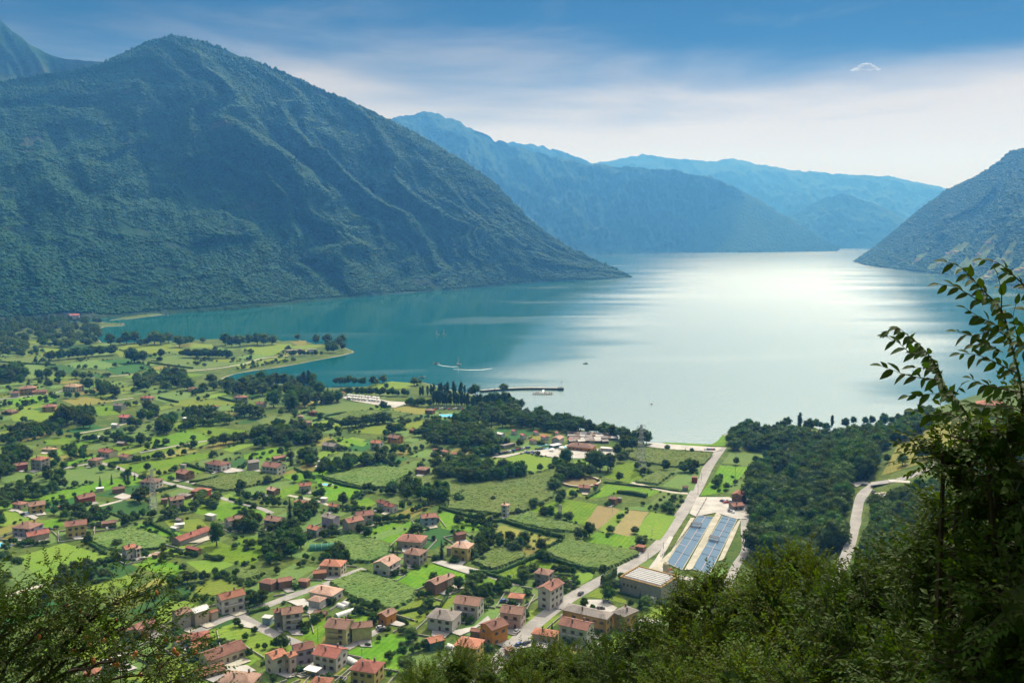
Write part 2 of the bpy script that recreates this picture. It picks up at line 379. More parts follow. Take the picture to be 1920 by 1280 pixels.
# ------------------------------------------------------------------ woods on the slopes: one mass each, crowns set by geometry nodes
def ico(sub):
    bm = bmesh.new(); bmesh.ops.create_icosphere(bm, subdivisions=sub, radius=1.0)
    v = np.array([x.co for x in bm.verts]); f = [tuple(a.index for a in q.verts) for q in bm.faces]; bm.free(); return v, f
def lump(seed, sub=2, amp=0.42, sq=0.8):
    v, f = ico(sub)
    n = np.random.default_rng(seed); ph = n.random((5, 3)) * 6; k = n.normal(size=(5, 3)) * 2.6
    d = sum(np.sin(v @ k[i] + ph[i, 0]) for i in range(5)) / 5
    v = v * (1 + amp * d + 0.09 * n.normal(size=len(v)))[:, None]; v[:, 2] = v[:, 2] * sq + 0.55
    return v, f
M_wood = leafmat('slope_foliage', (0.006, 0.070, 0.012), 0.32, 0.6, 0.0045, 0.09)
PROTO = bpy.data.collections.new('crown_shapes')
def proto_mesh(name, v, f, mat):
    o = bpy.data.objects.new(name, mesh(name, v, f, mat, False)); PROTO.objects.link(o); return o
for i in range(5):
    v, f = lump(100 + i, 2, 0.45, 0.8 + 0.15 * (i % 3)); proto_mesh('crown_shape', v, f, M_wood).data.polygons.foreach_set('use_smooth', np.ones(len(f), bool))
def gn_scatter(name, pts, scl, coll, rot=None, label=None, parent=None):
    me = bpy.data.meshes.new(name); me.vertices.add(len(pts)); me.vertices.foreach_set('co', np.asarray(pts, np.float32).ravel())
    a = me.attributes.new('scl', 'FLOAT_VECTOR', 'POINT'); a.data.foreach_set('vector', np.asarray(scl, np.float32).ravel())
    if rot is None: rot = np.column_stack([np.zeros(len(pts)), np.zeros(len(pts)), rng.random(len(pts)) * 6.283])
    a = me.attributes.new('rot', 'FLOAT_VECTOR', 'POINT'); a.data.foreach_set('vector', np.asarray(rot, np.float32).ravel())
    o = link(name, me, parent)
    ng = bpy.data.node_groups.new(name, 'GeometryNodeTree')
    ng.interface.new_socket('Geometry', in_out='INPUT', socket_type='NodeSocketGeometry'); ng.interface.new_socket('Geometry', in_out='OUTPUT', socket_type='NodeSocketGeometry')
    gi = ng.nodes.new('NodeGroupInput'); go = ng.nodes.new('NodeGroupOutput')
    m2p = ng.nodes.new('GeometryNodeMeshToPoints'); iop = ng.nodes.new('GeometryNodeInstanceOnPoints')
    ci = ng.nodes.new('GeometryNodeCollectionInfo'); ci.inputs['Collection'].default_value = coll
    ci.inputs['Separate Children'].default_value = True; ci.inputs['Reset Children'].default_value = True
    sa = ng.nodes.new('GeometryNodeInputNamedAttribute'); sa.data_type = 'FLOAT_VECTOR'; sa.inputs[0].default_value = 'scl'
    ra = ng.nodes.new('GeometryNodeInputNamedAttribute'); ra.data_type = 'FLOAT_VECTOR'; ra.inputs[0].default_value = 'rot'
    L = ng.links.new
    L(gi.outputs[0], m2p.inputs[0]); L(m2p.outputs[0], iop.inputs['Points']); L(ci.outputs[0], iop.inputs['Instance']); iop.inputs['Pick Instance'].default_value = True
    L(ra.outputs[0], iop.inputs['Rotation']); L(sa.outputs[0], iop.inputs['Scale']); L(iop.outputs[0], go.inputs[0])
    md = o.modifiers.new('scatter', 'NODES'); md.node_group = ng
    tag(o, label, None, None, 'stuff')
    return o
def slope_points(P, n, seed, vmin=0.02, vmax=1.0):
    g = np.random.default_rng(seed); nu, nv = P.shape[:2]
    d1 = np.linalg.norm(np.cross(P[1:, :-1] - P[:-1, :-1], P[:-1, 1:] - P[:-1, :-1]), axis=2)
    pr = d1.ravel() / d1.sum(); c = g.choice(len(pr), n, p=pr); i, j = np.unravel_index(c, d1.shape)
    a, b = g.random(n)[:, None], g.random(n)[:, None]
    p = (P[i, j] * (1-a) + P[i+1, j] * a) * (1-b) + (P[i, j+1] * (1-a) + P[i+1, j+1] * a) * b
    vv = (j + b[:, 0]) / nv
    k = (vv > vmin) & (vv < vmax) & (p[:, 2] > 0.5)
    # gaps and bare ribs
    gap = fbm(p[:, 0] / 90, p[:, 1] / 90 + p[:, 2] / 60, 3, seed + 5)
    k &= gap > 0.27
    return p[k], vv[k]
SEED_N = 235000
p, vv = slope_points(LP, SEED_N, 3)
s = 2.9 * np.exp(np.random.default_rng(1).normal(0, 0.30, len(p)))
gn_scatter('mountain_forest', p, np.stack([s, s, s * (0.72 + 0.45 * (vv > 0.9))], 1), PROTO, label='dense green forest over the big left mountainside')
# open pastures with scattered farmhouses low on the right-hand slope
def proj(P):
    d = np.asarray(P, float) - np.array((0, 0, CAMZ)); dep = d[..., 1] * cp - d[..., 2] * sp_; up = d[..., 1] * sp_ + d[..., 2] * cp
    return 960 + F * d[..., 0] / dep, 640 - F * up / dep
RX, RY = proj(RP); CLEAR = []
M_past = pmat('far_pasture', (0.13, 0.17, 0.06), .95, 0.01, col2=(0.09, 0.13, 0.045), spec=0)
for px, py, rad in ((1832, 487, 95), (1792, 471, 60), (1872, 503, 80), (1722, 484, 45), (1905, 512, 70), (1850, 462, 60), (1760, 495, 50), (1890, 478, 60)):
    i, j = np.unravel_index(np.argmin((RX - px)**2 + (RY - py)**2), RX.shape); c = RP[i, j]; CLEAR.append((c, rad))
    w = np.linalg.norm((RP - c) * np.array((1, .8, 1)), axis=2) < rad * (0.8 + .5 * fbm(np.arange(RP.shape[0])[:, None] / 3. + np.zeros(RP.shape[1]), np.arange(RP.shape[1])[None] / 3. + np.zeros((RP.shape[0], 1)), 2, 4))
    q = w[:-1, :-1] & w[1:, :-1] & w[1:, 1:] & w[:-1, 1:]; idx = np.arange(w.size).reshape(w.shape); f = np.stack([idx[:-1, :-1], idx[1:, :-1], idx[1:, 1:], idx[:-1, 1:]], -1)[q]
    if len(f):
        u, inv = np.unique(f, return_inverse=True); V = RP.reshape(-1, 3)[u] + np.array((0, 0, 1.5)); tag(link('pasture', mesh('pasture', V, inv.reshape(f.shape), M_past, True)), 'pale pasture clearing low on the right mountainside', None, None, 'structure')
p, vv = slope_points(RP, 56000, 4)
k = np.ones(len(p), bool)
for c, rad in CLEAR: k &= np.linalg.norm(p - c, axis=1) > rad * .95
p, vv = p[k], vv[k]
s = 3.9 * np.exp(np.random.default_rng(2).normal(0, 0.30, len(p)))
gn_scatter('mountain_forest', p, np.stack([s, s, s * 0.7], 1), PROTO, label='hazy blue forest over the right mountainside')

# ------------------------------------------------------------------ the air
hz = bpy.data.materials.new('hazy_air'); hz.use_nodes = True; nt = nodes(hz)
pv = N(nt, 'ShaderNodeVolumePrincipled', {'Color': (0.100, 0.385, 1.0, 1), 'Density': 0.000116, 'Anisotropy': 0.3, 'Absorption Color': (1, 1, 1, 1)})
o_ = N(nt, 'ShaderNodeOutputMaterial', {'Volume': pv.outputs[0]})
hb = MB().box(-8900, 8900, -700, 13600, -8, 1260).build('haze', hz)
tag(hb, 'thin blue summer haze filling the valley air', None, None, 'stuff')
# ================================================================== THE VALLEY FLOOR
ZO = {'A': (0, 1000, 4.), 'B': (440, 1000, 4.), 'C': (880, 1000, 4.), 'D': (0, 800, 4.), 'E': (440, 800, 4.), 'F': (880, 760, 4.),
      'G': (1240, 740, 1920 / 560), 'I': (0, 560, 4.), 'J': (440, 580, 4.), 'K': (760, 660, 4.), 'P': (0, 0, 1.), 'Q': (1220, 930, 8.)}
def Z(k, x, y):
    a, b, s = ZO[k]; return a + x / s, b + y / s
shore_px = [(-500, 700), (-150, 640), (0, 612), (110, 605), (190, 604), (235, 594), (300, 586), (305, 590), (250, 597), (205, 601), (190, 605), (232, 606), (232, 611), (195, 612), (180, 622), (182, 634), (190, 642),
    (240, 643), (300, 640), (400, 636), (470, 634), (500, 632), (528, 640), (560, 637), (590, 645), (630, 644), (652, 654), (666, 660), (640, 667), (600, 674), (560, 682), (520, 689), (480, 694), (440, 701), (418, 709),
    (430, 716), (500, 717), (560, 723), (620, 727), (690, 724), (740, 722), (790, 716), (815, 722), (850, 732), (880, 738), (905, 748), (925, 757), (950, 766), (985, 777), (1040, 793), (1100, 807), (1160, 822), (1205, 830), (1260, 836), (1300, 837), (1330, 834), (1346, 826), (1360, 814), (1378, 804), (1400, 800),
    (1430, 801), (1470, 806), (1520, 809), (1600, 806), (1690, 793), (1760, 776), (1830, 750), (1920, 722), (2150, 690), (2600, 690)]
SH = np.array([gp(x, y, 0.0) for x, y in shore_px])
POLY = np.vstack([SH, [(2400, 300), (2400, -900), (-2400, -900), (-2400, SH[0, 1])]])
def inpoly(P, x, y):
    x = np.asarray(x, float); y = np.asarray(y, float); r = np.zeros(x.shape, bool); n = len(P)
    for i in range(n):
        x1, y1 = P[i]; x2, y2 = P[(i + 1) % n]
        c = ((y1 > y) != (y2 > y)); 
        with np.errstate(divide='ignore', invalid='ignore'):
            r ^= c & (x < (x2 - x1) * (y - y1) / (y2 - y1 + 1e-12) + x1)
    return r
def segdist(P, x, y, closed=False):
    d = np.full(np.shape(x), 1e9); n = len(P)
    for i in range(n if closed else n - 1):
        a = P[i]; b = P[(i + 1) % n]; e = b - a; L = e @ e + 1e-9
        t = np.clip(((x - a[0]) * e[0] + (y - a[1]) * e[1]) / L, 0, 1)
        d = np.minimum(d, np.hypot(x - a[0] - t * e[0], y - a[1] - t * e[1]))
    return d
def land(x, y):
    s = segdist(SH, x, y); s = np.where(inpoly(POLY, x, y), s, -s)
    t = T(x, y); sh = np.where(s > 0, np.minimum(s * 0.16, 2.0), np.maximum(s * 0.12, -5.0))
    return np.where(t > PZ + 0.01, np.where(s > 0, np.minimum(t, np.maximum(sh, s * 0.8)), sh), sh)
def axis(*segs):
    o = []
    for a, b, st in segs: o += list(np.arange(a, b, st))
    return np.array(o + [segs[-1][1]])
gx = axis((-2300, -900, 60), (-900, -420, 10), (-420, 420, 4), (420, 700, 10), (700, 2300, 60))
gy = axis((-600, -40, 20), (-40, 40, 2.5), (40, 280, 8), (280, 900, 4), (900, 1300, 7), (1300, 2000, 12))
X, Y = np.meshgrid(gx, gy, indexing='ij'); ZZ = land(X, Y)
ZZ += np.where((Y < 280) & (Y > 2), (fbm(X / 14, Y / 14, 3, 5) - 0.5) * 3 * sstep(2, 25, Y), 0)
idx = np.arange(X.size).reshape(X.shape)
fq = np.stack([idx[:-1, :-1], idx[1:, :-1], idx[1:, 1:], idx[:-1, 1:]], -1).reshape(-1, 4)
def grass_mat(name, a, b, c, scale=0.05, fine=1.2, stripes=None):
    m = bpy.data.materials.new(name); m.use_nodes = True; nt = nodes(m); MATS[name] = m
    g = N(nt, 'ShaderNodeNewGeometry'); oi = N(nt, 'ShaderNodeObjectInfo')
    n1 = N(nt, 'ShaderNodeTexNoise', {'Vector': g.outputs['Position'], 'Scale': scale, 'Detail': 4.0, 'Roughness': 0.6})
    n2 = N(nt, 'ShaderNodeTexNoise', {'Vector': g.outputs['Position'], 'Scale': fine, 'Detail': 3.0, 'Roughness': 0.7})
    col = mixc(nt, maprange(nt, n1.outputs[0], 0.35, 0.65), a, b)
    col = mixc(nt, maprange(nt, n2.outputs[0], 0.42, 0.72), col, c)
    if stripes:
        mp = N(nt, 'ShaderNodeMapping', {0: g.outputs['Position'], 'Rotation': (0, 0, R(stripes[1]))})
        w = N(nt, 'ShaderNodeTexWave', {'Vector': mp.outputs[0], 'Scale': stripes[0], 'Distortion': 1.5, 'Detail': 2.0, 'Detail Scale': 0.4})
        col = mixc(nt, math_(nt, 'MULTIPLY', w.outputs['Fac'], 0.55), col, c)
    hs = N(nt, 'ShaderNodeHueSaturation', {'Color': col, 'Hue': math_(nt, 'MULTIPLY_ADD', oi.outputs['Random'], 0.03, 0.485), 'Saturation': 1.0, 'Value': math_(nt, 'MULTIPLY_ADD', oi.outputs['Random'], 0.3, 0.85)})
    p = N(nt, 'ShaderNodeBsdfPrincipled', {'Base Color': hs.outputs[0], 'Roughness': 0.9, 'Specular IOR Level': 0.1})
    bp = N(nt, 'ShaderNodeBump', {'Height': n2.outputs[0], 'Strength': 0.6, 'Distance': 0.25}); nt.links.new(bp.outputs[0], p.inputs['Normal'])
    N(nt, 'ShaderNodeOutputMaterial', {0: p.outputs[0]})
    return m
M_ground = grass_mat('rough_grass', (0.054, 0.094, 0.014), (0.098, 0.124, 0.024), (0.030, 0.060, 0.010), 0.045, 0.35)
M_lawn = grass_mat('bright_meadow', (0.094, 0.205, 0.009), (0.142, 0.230, 0.015), (0.062, 0.142, 0.008), 0.05, 0.35, (0.12, 24))
M_meadow = grass_mat('mown_meadow', (0.130, 0.205, 0.022), (0.170, 0.225, 0.030), (0.100, 0.165, 0.018), 0.04, 0.5, (0.10, 60))
M_dull = grass_mat('dull_meadow', (0.095, 0.165, 0.040), (0.120, 0.180, 0.045), (0.075, 0.135, 0.030), 0.03, 0.5)
M_dark = grass_mat('dark_crop', (0.030, 0.100, 0.022), (0.038, 0.115, 0.026), (0.024, 0.080, 0.018), 0.05, 0.6, (0.3, 30))
M_hay = grass_mat('dry_grass', (0.230, 0.200, 0.050), (0.180, 0.175, 0.040), (0.130, 0.150, 0.030), 0.06, 0.8, (0.15, 20))
M_soil = grass_mat('ploughed_soil', (0.270, 0.205, 0.100), (0.215, 0.180, 0.080), (0.170, 0.150, 0.060), 0.07, 1.0, (0.25, 24))
M_corn = grass_mat('corn_leaves', (0.110, 0.175, 0.040), (0.155, 0.200, 0.056), (0.072, 0.125, 0.028), 0.05, 0.9, (0.16, 24))
# beach strip along the water comes from the height above the lake
mg = M_ground.node_tree; g = N(mg, 'ShaderNodeNewGeometry'); sz = N(mg, 'ShaderNodeSeparateXYZ', {0: g.outputs['Position']})
pr = [n for n in mg.nodes if n.type == 'BSDF_PRINCIPLED'][0]; lk = pr.inputs['Base Color'].links[0].from_socket
bn = N(mg, 'ShaderNodeTexNoise', {'Vector': g.outputs['Position'], 'Scale': 0.03, 'Detail': 3.0})
zz = math_(mg, 'ADD', sz.outputs[2], math_(mg, 'MULTIPLY', bn.outputs[0], -1.2))
mg.links.new(mixc(mg, maprange(mg, zz, -0.42, -0.15), (0.20, 0.20, 0.15), lk), pr.inputs['Base Color'])
tag(link('ground', mesh('ground', np.stack([X, Y, ZZ], -1).reshape(-1, 3), fq, M_ground, True)), 'green valley floor and hillside round the lake head', None, None, 'structure')

def flat(name, pts, z, mat, kind='structure', label=None):
    v = [(float(x), float(y), z) for x, y in pts]
    a = sum(v[i][0] * v[(i+1) % len(v)][1] - v[(i+1) % len(v)][0] * v[i][1] for i in range(len(v)))
    if a < 0: v = v[::-1]
    return tag(link(name, mesh(name, v, [tuple(range(len(v)))], mat)), label, None, None, kind)
FIELDS = []                                  # (world polygon, type)
def wob(P, step=14, amp=0.9):
    o = []
    for i in range(len(P)):
        a, b = P[i], P[(i+1) % len(P)]; L = np.hypot(*(b - a)); n = max(1, int(L / step))
        for k in range(n):
            q = a + (b - a) * k / n
            if k: q = q + rng.normal(0, amp * min(1, L / 60), 2)
            o.append(q)
    return np.array(o)
FT = {'l': ('meadow', M_lawn), 'm': ('mown_meadow', M_meadow), 'd': ('dull_meadow', M_dull), 'k': ('dark_crop_field', M_dark), 'h': ('dry_meadow', M_hay), 's': ('ploughed_field', M_soil), 'c': ('corn_crop', M_corn)}
def corn(P, h=2.0):
    """standing maize: a block of plants, top broken into single heads"""
    lo, hi = P.min(0), P.max(0); st = 0.95 if np.prod(hi - lo) < 9000 else 1.25
    ca, sa = math.cos(R(24)), math.sin(R(24)); Q = P @ np.array([[ca, sa], [-sa, ca]])   # rows follow the plots
    lo, hi = Q.min(0), Q.max(0)
    xs = np.arange(lo[0], hi[0], st); ys = np.arange(lo[1], hi[1], st); n, k = len(xs), len(ys)
    gx_, gy_ = np.meshgrid(xs, ys, indexing='ij')
    ins = inpoly(Q, gx_, gy_)
    row = 0.88 + 0.12 * (np.arange(k) % 2)[None, :]
    hh = h * row * (0.80 + 0.2 * rng.random((n, k))) * (0.8 + 0.4 * fbm(gx_ / 12, gy_ / 12, 2, 9))
    jx, jy = rng.normal(0, 0.25, (2, n, k))
    e = ins.copy(); e[1:-1, 1:-1] = ins[1:-1, 1:-1] & ins[:-2, 1:-1] & ins[2:, 1:-1] & ins[1:-1, :-2] & ins[1:-1, 2:]
    zz = np.where(e, PZ + hh, PZ + 0.05)
    wx, wy = gx_ + jx, gy_ + jy; WX = wx * ca - wy * -sa * -1; 
    B = np.stack([wx, wy], -1) @ np.array([[ca, -sa], [sa, ca]])
    id_ = -np.ones((n, k), int); id_[ins] = np.arange(ins.sum())
    V = np.stack([B[..., 0], B[..., 1], zz], -1)[ins]
    q = ins[:-1, :-1] & ins[1:, :-1] & ins[1:, 1:] & ins[:-1, 1:]
    f = np.stack([id_[:-1, :-1], id_[1:, :-1], id_[1:, 1:], id_[:-1, 1:]], -1)[q]
    return mesh('corn_crop', V, f, M_corn)
NF = [0]
def field(t, k, *p, raw=False):
    P = np.array([gp(*Z(k, p[i], p[i+1]), PZ) for i in range(0, len(p), 2)])
    FIELDS.append((P, t)); NF[0] += 1
    if t == 'c':
        flat('field_soil', P, PZ + 0.02 + 0.0007 * NF[0], M_dull, label='green strip of ground under the maize')
        tag(link('corn_crop', corn(P)), 'standing green maize in rows', None, None, 'stuff')
    else: flat(FT[t][0], wob(P), PZ + 0.03 + 0.0015 * NF[0], FT[t][1])
# --- zone A / D (left)
field('m', 'D', 140,970, 480,870, 830,975, 640,1050, 460,1110, 330,1180, 180,1050)
field('d', 'D', 0,990, 150,1000, 330,1180, 180,1200, 0,1120)
field('c', 'D', 600,850, 980,760, 1300,850, 1200,920, 900,950, 800,930)
field('l', 'D', 1010,740, 1130,715, 1420,830, 1310,850)
field('d', 'D', 280,390, 480,320, 760,300, 960,330, 950,360, 700,420, 500,470, 300,520, 60,500)
field('l', 'D', 360,500, 560,450, 900,380, 1090,370, 1050,430, 700,490, 520,540, 380,560)
field('k', 'D', 720,610, 1000,545, 1140,590, 1130,625, 960,665, 900,650)
field('d', 'D', 690,610, 900,650, 950,690, 860,700, 720,640)
field('l', 'D', 890,300, 1240,230, 1580,190, 1600,230, 1300,290, 1040,345)
field('h', 'D', 1185,205, 1400,150, 1490,180, 1240,240)
field('l', 'D', 1090,90, 1400,30, 1620,85, 1180,165)
field('l', 'D', 1410,30, 1560,0, 1870,30, 1720,80, 1640,80)
field('l', 'D', 330,100, 480,75, 580,85, 540,130, 340,135)
field('c', 'D', 1430,440, 1700,370, 1920,345, 2150,380, 2050,420, 1800,470, 1690,490)
field('d', 'D', 1700,500, 1900,440, 2200,400, 2200,440, 1950,530)
field('l', 'D', 1440,640, 1720,570, 1920,620, 2020,640, 1880,690, 1660,700)
field('l', 'D', 1490,900, 1640,860, 1920,960, 1900,1030, 1700,1010, 1560,950)
field('m', 'D', 1230,700, 1500,690, 1580,760, 1480,800, 1280,760)
field('d', 'D', 1690,800, 1900,760, 2180,860, 2150,900, 1920,930)
field('l', 'D', 980,980, 1190,980, 1400,1060, 1300,1130, 1060,1060)
field('m', 'D', 1390,1010, 1640,990, 1760,1030, 1640,1080, 1520,1100)
field('m', 'A', 1400,400, 1640,330, 1840,410, 1700,470, 1480,450)
field('k', 'A', 680,260, 930,200, 1040,270, 900,330, 720,350)
field('l', 'D', 280,710, 440,680, 480,740, 340,770)
field('m', 'D', 0,600, 120,640, 250,690, 60,740, 0,750)
field('m', 'A', 1180,560, 1320,470, 1480,540, 1400,640, 1180,680)
field('d', 'A', 0,480, 310,400, 460,420, 300,480, 100,530, 0,540)
field('m', 'A', 1540,740, 1780,660, 1900,740, 2360,860, 2250,920, 1900,940, 1700,850)
# --- zone B (centre front)
field('c', 'B', 690,375, 960,280, 1380,430, 1340,510, 1180,590, 880,500)
field('c', 'B', 650,70, 900,0, 1180,95, 1160,180, 1020,230, 850,220, 760,130)
field('l', 'B', 1170,335, 1480,225, 1790,320, 1640,390, 1420,380, 1380,420)
field('m', 'B', 1220,620, 1600,470, 1700,480, 1560,580, 1430,640, 1330,690)
field('l', 'B', 1600,470, 1920,340, 2060,290, 2100,300, 1900,390, 1680,480)
field('l', 'B', 430,750, 700,640, 880,590, 1060,600, 1040,650, 690,690, 640,830)
field('l', 'B', 835,890, 1180,750, 1320,780, 1240,1010, 1280,1060, 1130,1060, 1130,1000)
field('m', 'B', 0,660, 240,760, 440,830, 180,950, 0,860)
field('l', 'B', 0,110, 60,100, 200,170, 80,240, 0,220)
field('d', 'B', 0,40, 130,20, 360,90, 280,130, 70,95)
field('c', 'B', 0,270, 120,250, 240,310, 80,370, 0,360)
# --- zone C
field('c', 'C', 520,150, 740,50, 1270,140, 1290,170, 1020,290, 850,270)
field('c', 'C', 0,220, 190,110, 430,150, 420,200, 160,290)
field('l', 'C', 205,300, 490,185, 640,220, 600,270, 470,290, 410,365)
field('m', 'C', 690,360, 850,275, 935,300, 920,340, 740,420)
field('l', 'C', 0,380, 150,325, 300,370, 180,420, 20,470)
field('h', 'C', 200,10, 360,-20, 690,60, 540,130, 380,90)
field('l', 'C', 850,50, 1060,-40, 1340,-20, 1310,100, 1160,110)
field('m', 'C', 880,470, 960,410, 1120,440, 1200,530, 1000,490)
field('m', 'C', 1290,570, 1400,530, 1540,570, 1460,640, 1310,620)
# --- zone E (middle)
field('c', 'E', 650,385, 1080,290, 1380,340, 1240,400, 1180,460, 960,470)
field('l', 'E', 620,410, 760,410, 960,480, 860,540, 680,560, 620,470)
field('d', 'E', 690,250, 820,175, 960,200, 1080,230, 900,290, 720,270)
field('c', 'E', 1240,400, 1500,370, 1920,450, 1940,640, 1840,650, 1580,620, 1600,560, 1480,520, 1240,450)
field('l', 'E', 1530,640, 1600,640, 1860,720, 1830,780, 1660,790, 1550,760)
field('l', 'E', 890,800, 1180,720, 1310,740, 1050,810, 980,830)
field('d', 'E', 1010,820, 1230,750, 1330,760, 1080,850)
field('l', 'E', 70,210, 260,160, 420,150, 360,210, 180,260, 70,240)
field('l', 'E', 720,70, 850,90, 1010,120, 960,150, 760,100)
field('d', 'E', 1270,150, 1380,100, 1460,90, 1440,160, 1330,190)
field('l', 'E', 0,600, 250,650, 230,690, 60,690, 0,670)
field('c', 'E', 0,350, 150,340, 240,380, 60,450, 0,440)
field('l', 'E', 330,370, 480,340, 600,390, 480,420)
field('l', 'E', 0,820, 200,830, 350,900, 330,960, 200,960, 0,920)
field('l', 'E', 0,920, 190,970, 180,1010, 60,1040, 0,1020)
field('d', 'E', 1380,240, 1560,190, 1720,250, 1600,290, 1480,290)
field('l', 'E', 890,560, 1000,530, 1060,570, 1020,600, 920,600)
# --- zone F
field('c', 'F', 0,600, 180,570, 500,530, 640,470, 700,500, 640,690, 430,800, 250,830, 20,800)
field('m', 'F', 80,420, 420,360, 650,400, 620,460, 480,510, 380,490)
field('c', 'F', 270,860, 460,800, 830,910, 790,960, 560,940, 380,900)
field('h', 'F', 150,920, 260,900, 690,1020, 560,1090)
field('l', 'F', 440,800, 680,700, 960,740, 880,900, 700,860)
field('s', 'F', 880,870, 960,750, 1060,760, 1130,780, 1080,850, 960,930)
field('s', 'F', 1060,950, 1200,785, 1350,800, 1240,960, 1200,985)
field('m', 'F', 970,930, 1130,785, 1200,785, 1060,950, 1050,990)
field('m', 'F', 1210,985, 1360,800, 1550,830, 1430,1010)
field('l', 'F', 850,1010, 960,950, 1220,985, 1320,1020, 1200,1110, 1100,1090)
field('l', 'F', 880,700, 1030,590, 1440,640, 1340,690, 1120,650, 1000,690)
field('l', 'F', 1010,540, 1140,430, 1260,430, 1290,540, 1200,585)
field('c', 'F', 1150,390, 1290,320, 1840,370, 1760,450, 1540,470, 1280,430)
field('c', 'F', 1230,580, 1420,490, 1560,500, 1420,605)
field('d', 'F', 1440,605, 1580,500, 1740,490, 1680,640)
field('m', 'F', 780,420, 880,400, 900,460, 800,490)
field('d', 'F', 1140,770, 1370,740, 1340,795, 1180,780)
# --- zone G
field('l', 'G', 250,650, 380,455, 570,465, 480,560, 400,630)
field('d', 'G', 390,440, 440,370, 600,360, 720,390, 580,460)
field('l', 'G', 0,305, 330,318, 400,250, 420,330, 60,330)
field('m', 'G', 740,205, 960,195, 1040,240, 820,240)
# --- zone I / J (far)
field('d', 'I', 0,500, 330,500, 450,580, 250,600, 0,560)
field('k', 'I', 340,510, 460,490, 600,540, 830,585, 740,595, 480,560)
field('d', 'I', 480,490, 720,455, 920,500, 780,530, 560,520)
field('k', 'I', 720,465, 960,450, 1140,520, 1000,555, 880,570, 780,530, 930,500)
field('d', 'I', 1110,450, 1400,450, 1640,475, 1860,470, 1560,525, 1230,490)
field('m', 'I', 840,380, 960,345, 1280,340, 1380,390, 1100,410, 900,440)
field('m', 'I', 1420,370, 1440,340, 1590,340, 1600,370)
field('k', 'I', 430,350, 620,345, 760,360, 640,375, 460,375)
field('m', 'I', 260,375, 420,365, 480,385, 300,405)
field('d', 'I', 0,440, 330,430, 380,470, 200,490, 0,480)
field('m', 'J', 40,300, 240,260, 420,260, 440,290, 260,350, 150,340)
field('h', 'J', 420,245, 540,232, 540,270, 470,270)
field('m', 'J', 0,440, 120,395, 330,360, 420,370, 180,430, 60,450)
field('h', 'I', 460,760, 640,735, 860,770, 660,800, 560,800)
field('m', 'I', 1330,800, 1580,755, 1800,790, 1640,805, 1460,820)
field('d', 'I', 1070,735, 1340,690, 1420,700, 1480,740, 1240,780)
field('l', 'I', 40,760, 300,720, 440,740, 400,780, 130,800)
field('m', 'I', 80,880, 180,820, 420,860, 360,910, 100,920)
field('l', 'I', 660,810, 850,800, 900,870, 720,880)
field('k', 'I', 480,990, 700,940, 790,970, 560,1010)
field('d', 'I', 940,960, 1150,940, 1160,980, 1000,1010)
field('d', 'J', 560,740, 800,690, 1080,710, 1060,750, 830,800, 600,770)
field('d', 'J', 160,830, 420,760, 480,790, 400,860, 200,870)
field('h', 'J', 1160,750, 1300,720, 1440,740, 1420,790, 1280,780)
field('c', 'J', 690,830, 860,770, 1080,760, 1340,790, 1180,830, 820,860)
field('m', 'J', 840,920, 1120,850, 1370,840, 1300,890, 1080,940)
field('m', 'J', 590,850, 690,830, 820,870, 800,900, 640,880)
field('d', 'J', 190,900, 420,860, 560,890, 400,910)
field('m', 'J', 1000,570, 1180,540, 1400,560, 1300,590, 1080,600)
field('d', 'J', 720,1090, 900,1060, 1000,1090, 880,1130)
field('d', 'I', 500,1040, 900,985, 1010,1000, 640,1060)

ca, sa = math.cos(R(24)), math.sin(R(24)); gq = np.random.default_rng(55)
def plots(x0, x1, y0, y1, w, d):
    for i in range(int((x1 - x0) / w)):
        for j in range(int((y1 - y0) / d)):
            a, b = x0 + (i + .5 + .25 * (j % 2)) * w, y0 + (j + .5) * d; cx, cy = a * ca + b * sa, -a * sa + b * ca
            if cy < 330 or cy > 1500 or abs(cx) > cy * .66 + 30 or gq.random() < .12: continue
            if T(cx, cy) > PZ + .01 or not inpoly(POLY, np.array([cx]), np.array([cy]))[0] or segdist(SH, np.array([cx]), np.array([cy]))[0] < 45: continue
            if any(inpoly(P, np.array([cx]), np.array([cy]))[0] for P, t in FIELDS0) or inpoly(FARM, np.array([cx]), np.array([cy]))[0]: continue
            ww, dd = w * gq.uniform(.55, .98), d * gq.uniform(.7, .97); q = np.array([(a + u * ww / 2, b + v * dd / 2) for u, v in ((-1, -1), (1, -1), (1, 1), (-1, 1))]) + gq.normal(0, 1.6, (4, 2))
            P = np.stack([q[:, 0] * ca + q[:, 1] * sa, -q[:, 0] * sa + q[:, 1] * ca], 1); t = 'dmlkhddmcd'[int(gq.integers(10))]; NF[0] += 1
            FIELDS.append((P, 'd' if t == 'c' else t))
            flat(FT['d' if t == 'c' else t][0], wob(P, 14, .5), PZ + 0.008 + 0.00006 * NF[0], FT['d' if t == 'c' else t][1])
FIELDS0 = list(FIELDS); FARM = np.array([gp(*Z('G', x, y), PZ) for x, y in ((140,790), (215,640), (560,610), (570,760), (560,1010), (480,1180), (-60,1180), (-90,1060))])
plots(-1100, 500, 250, 800, 20, 44); plots(-1300, 600, 800, 1500, 42, 60)

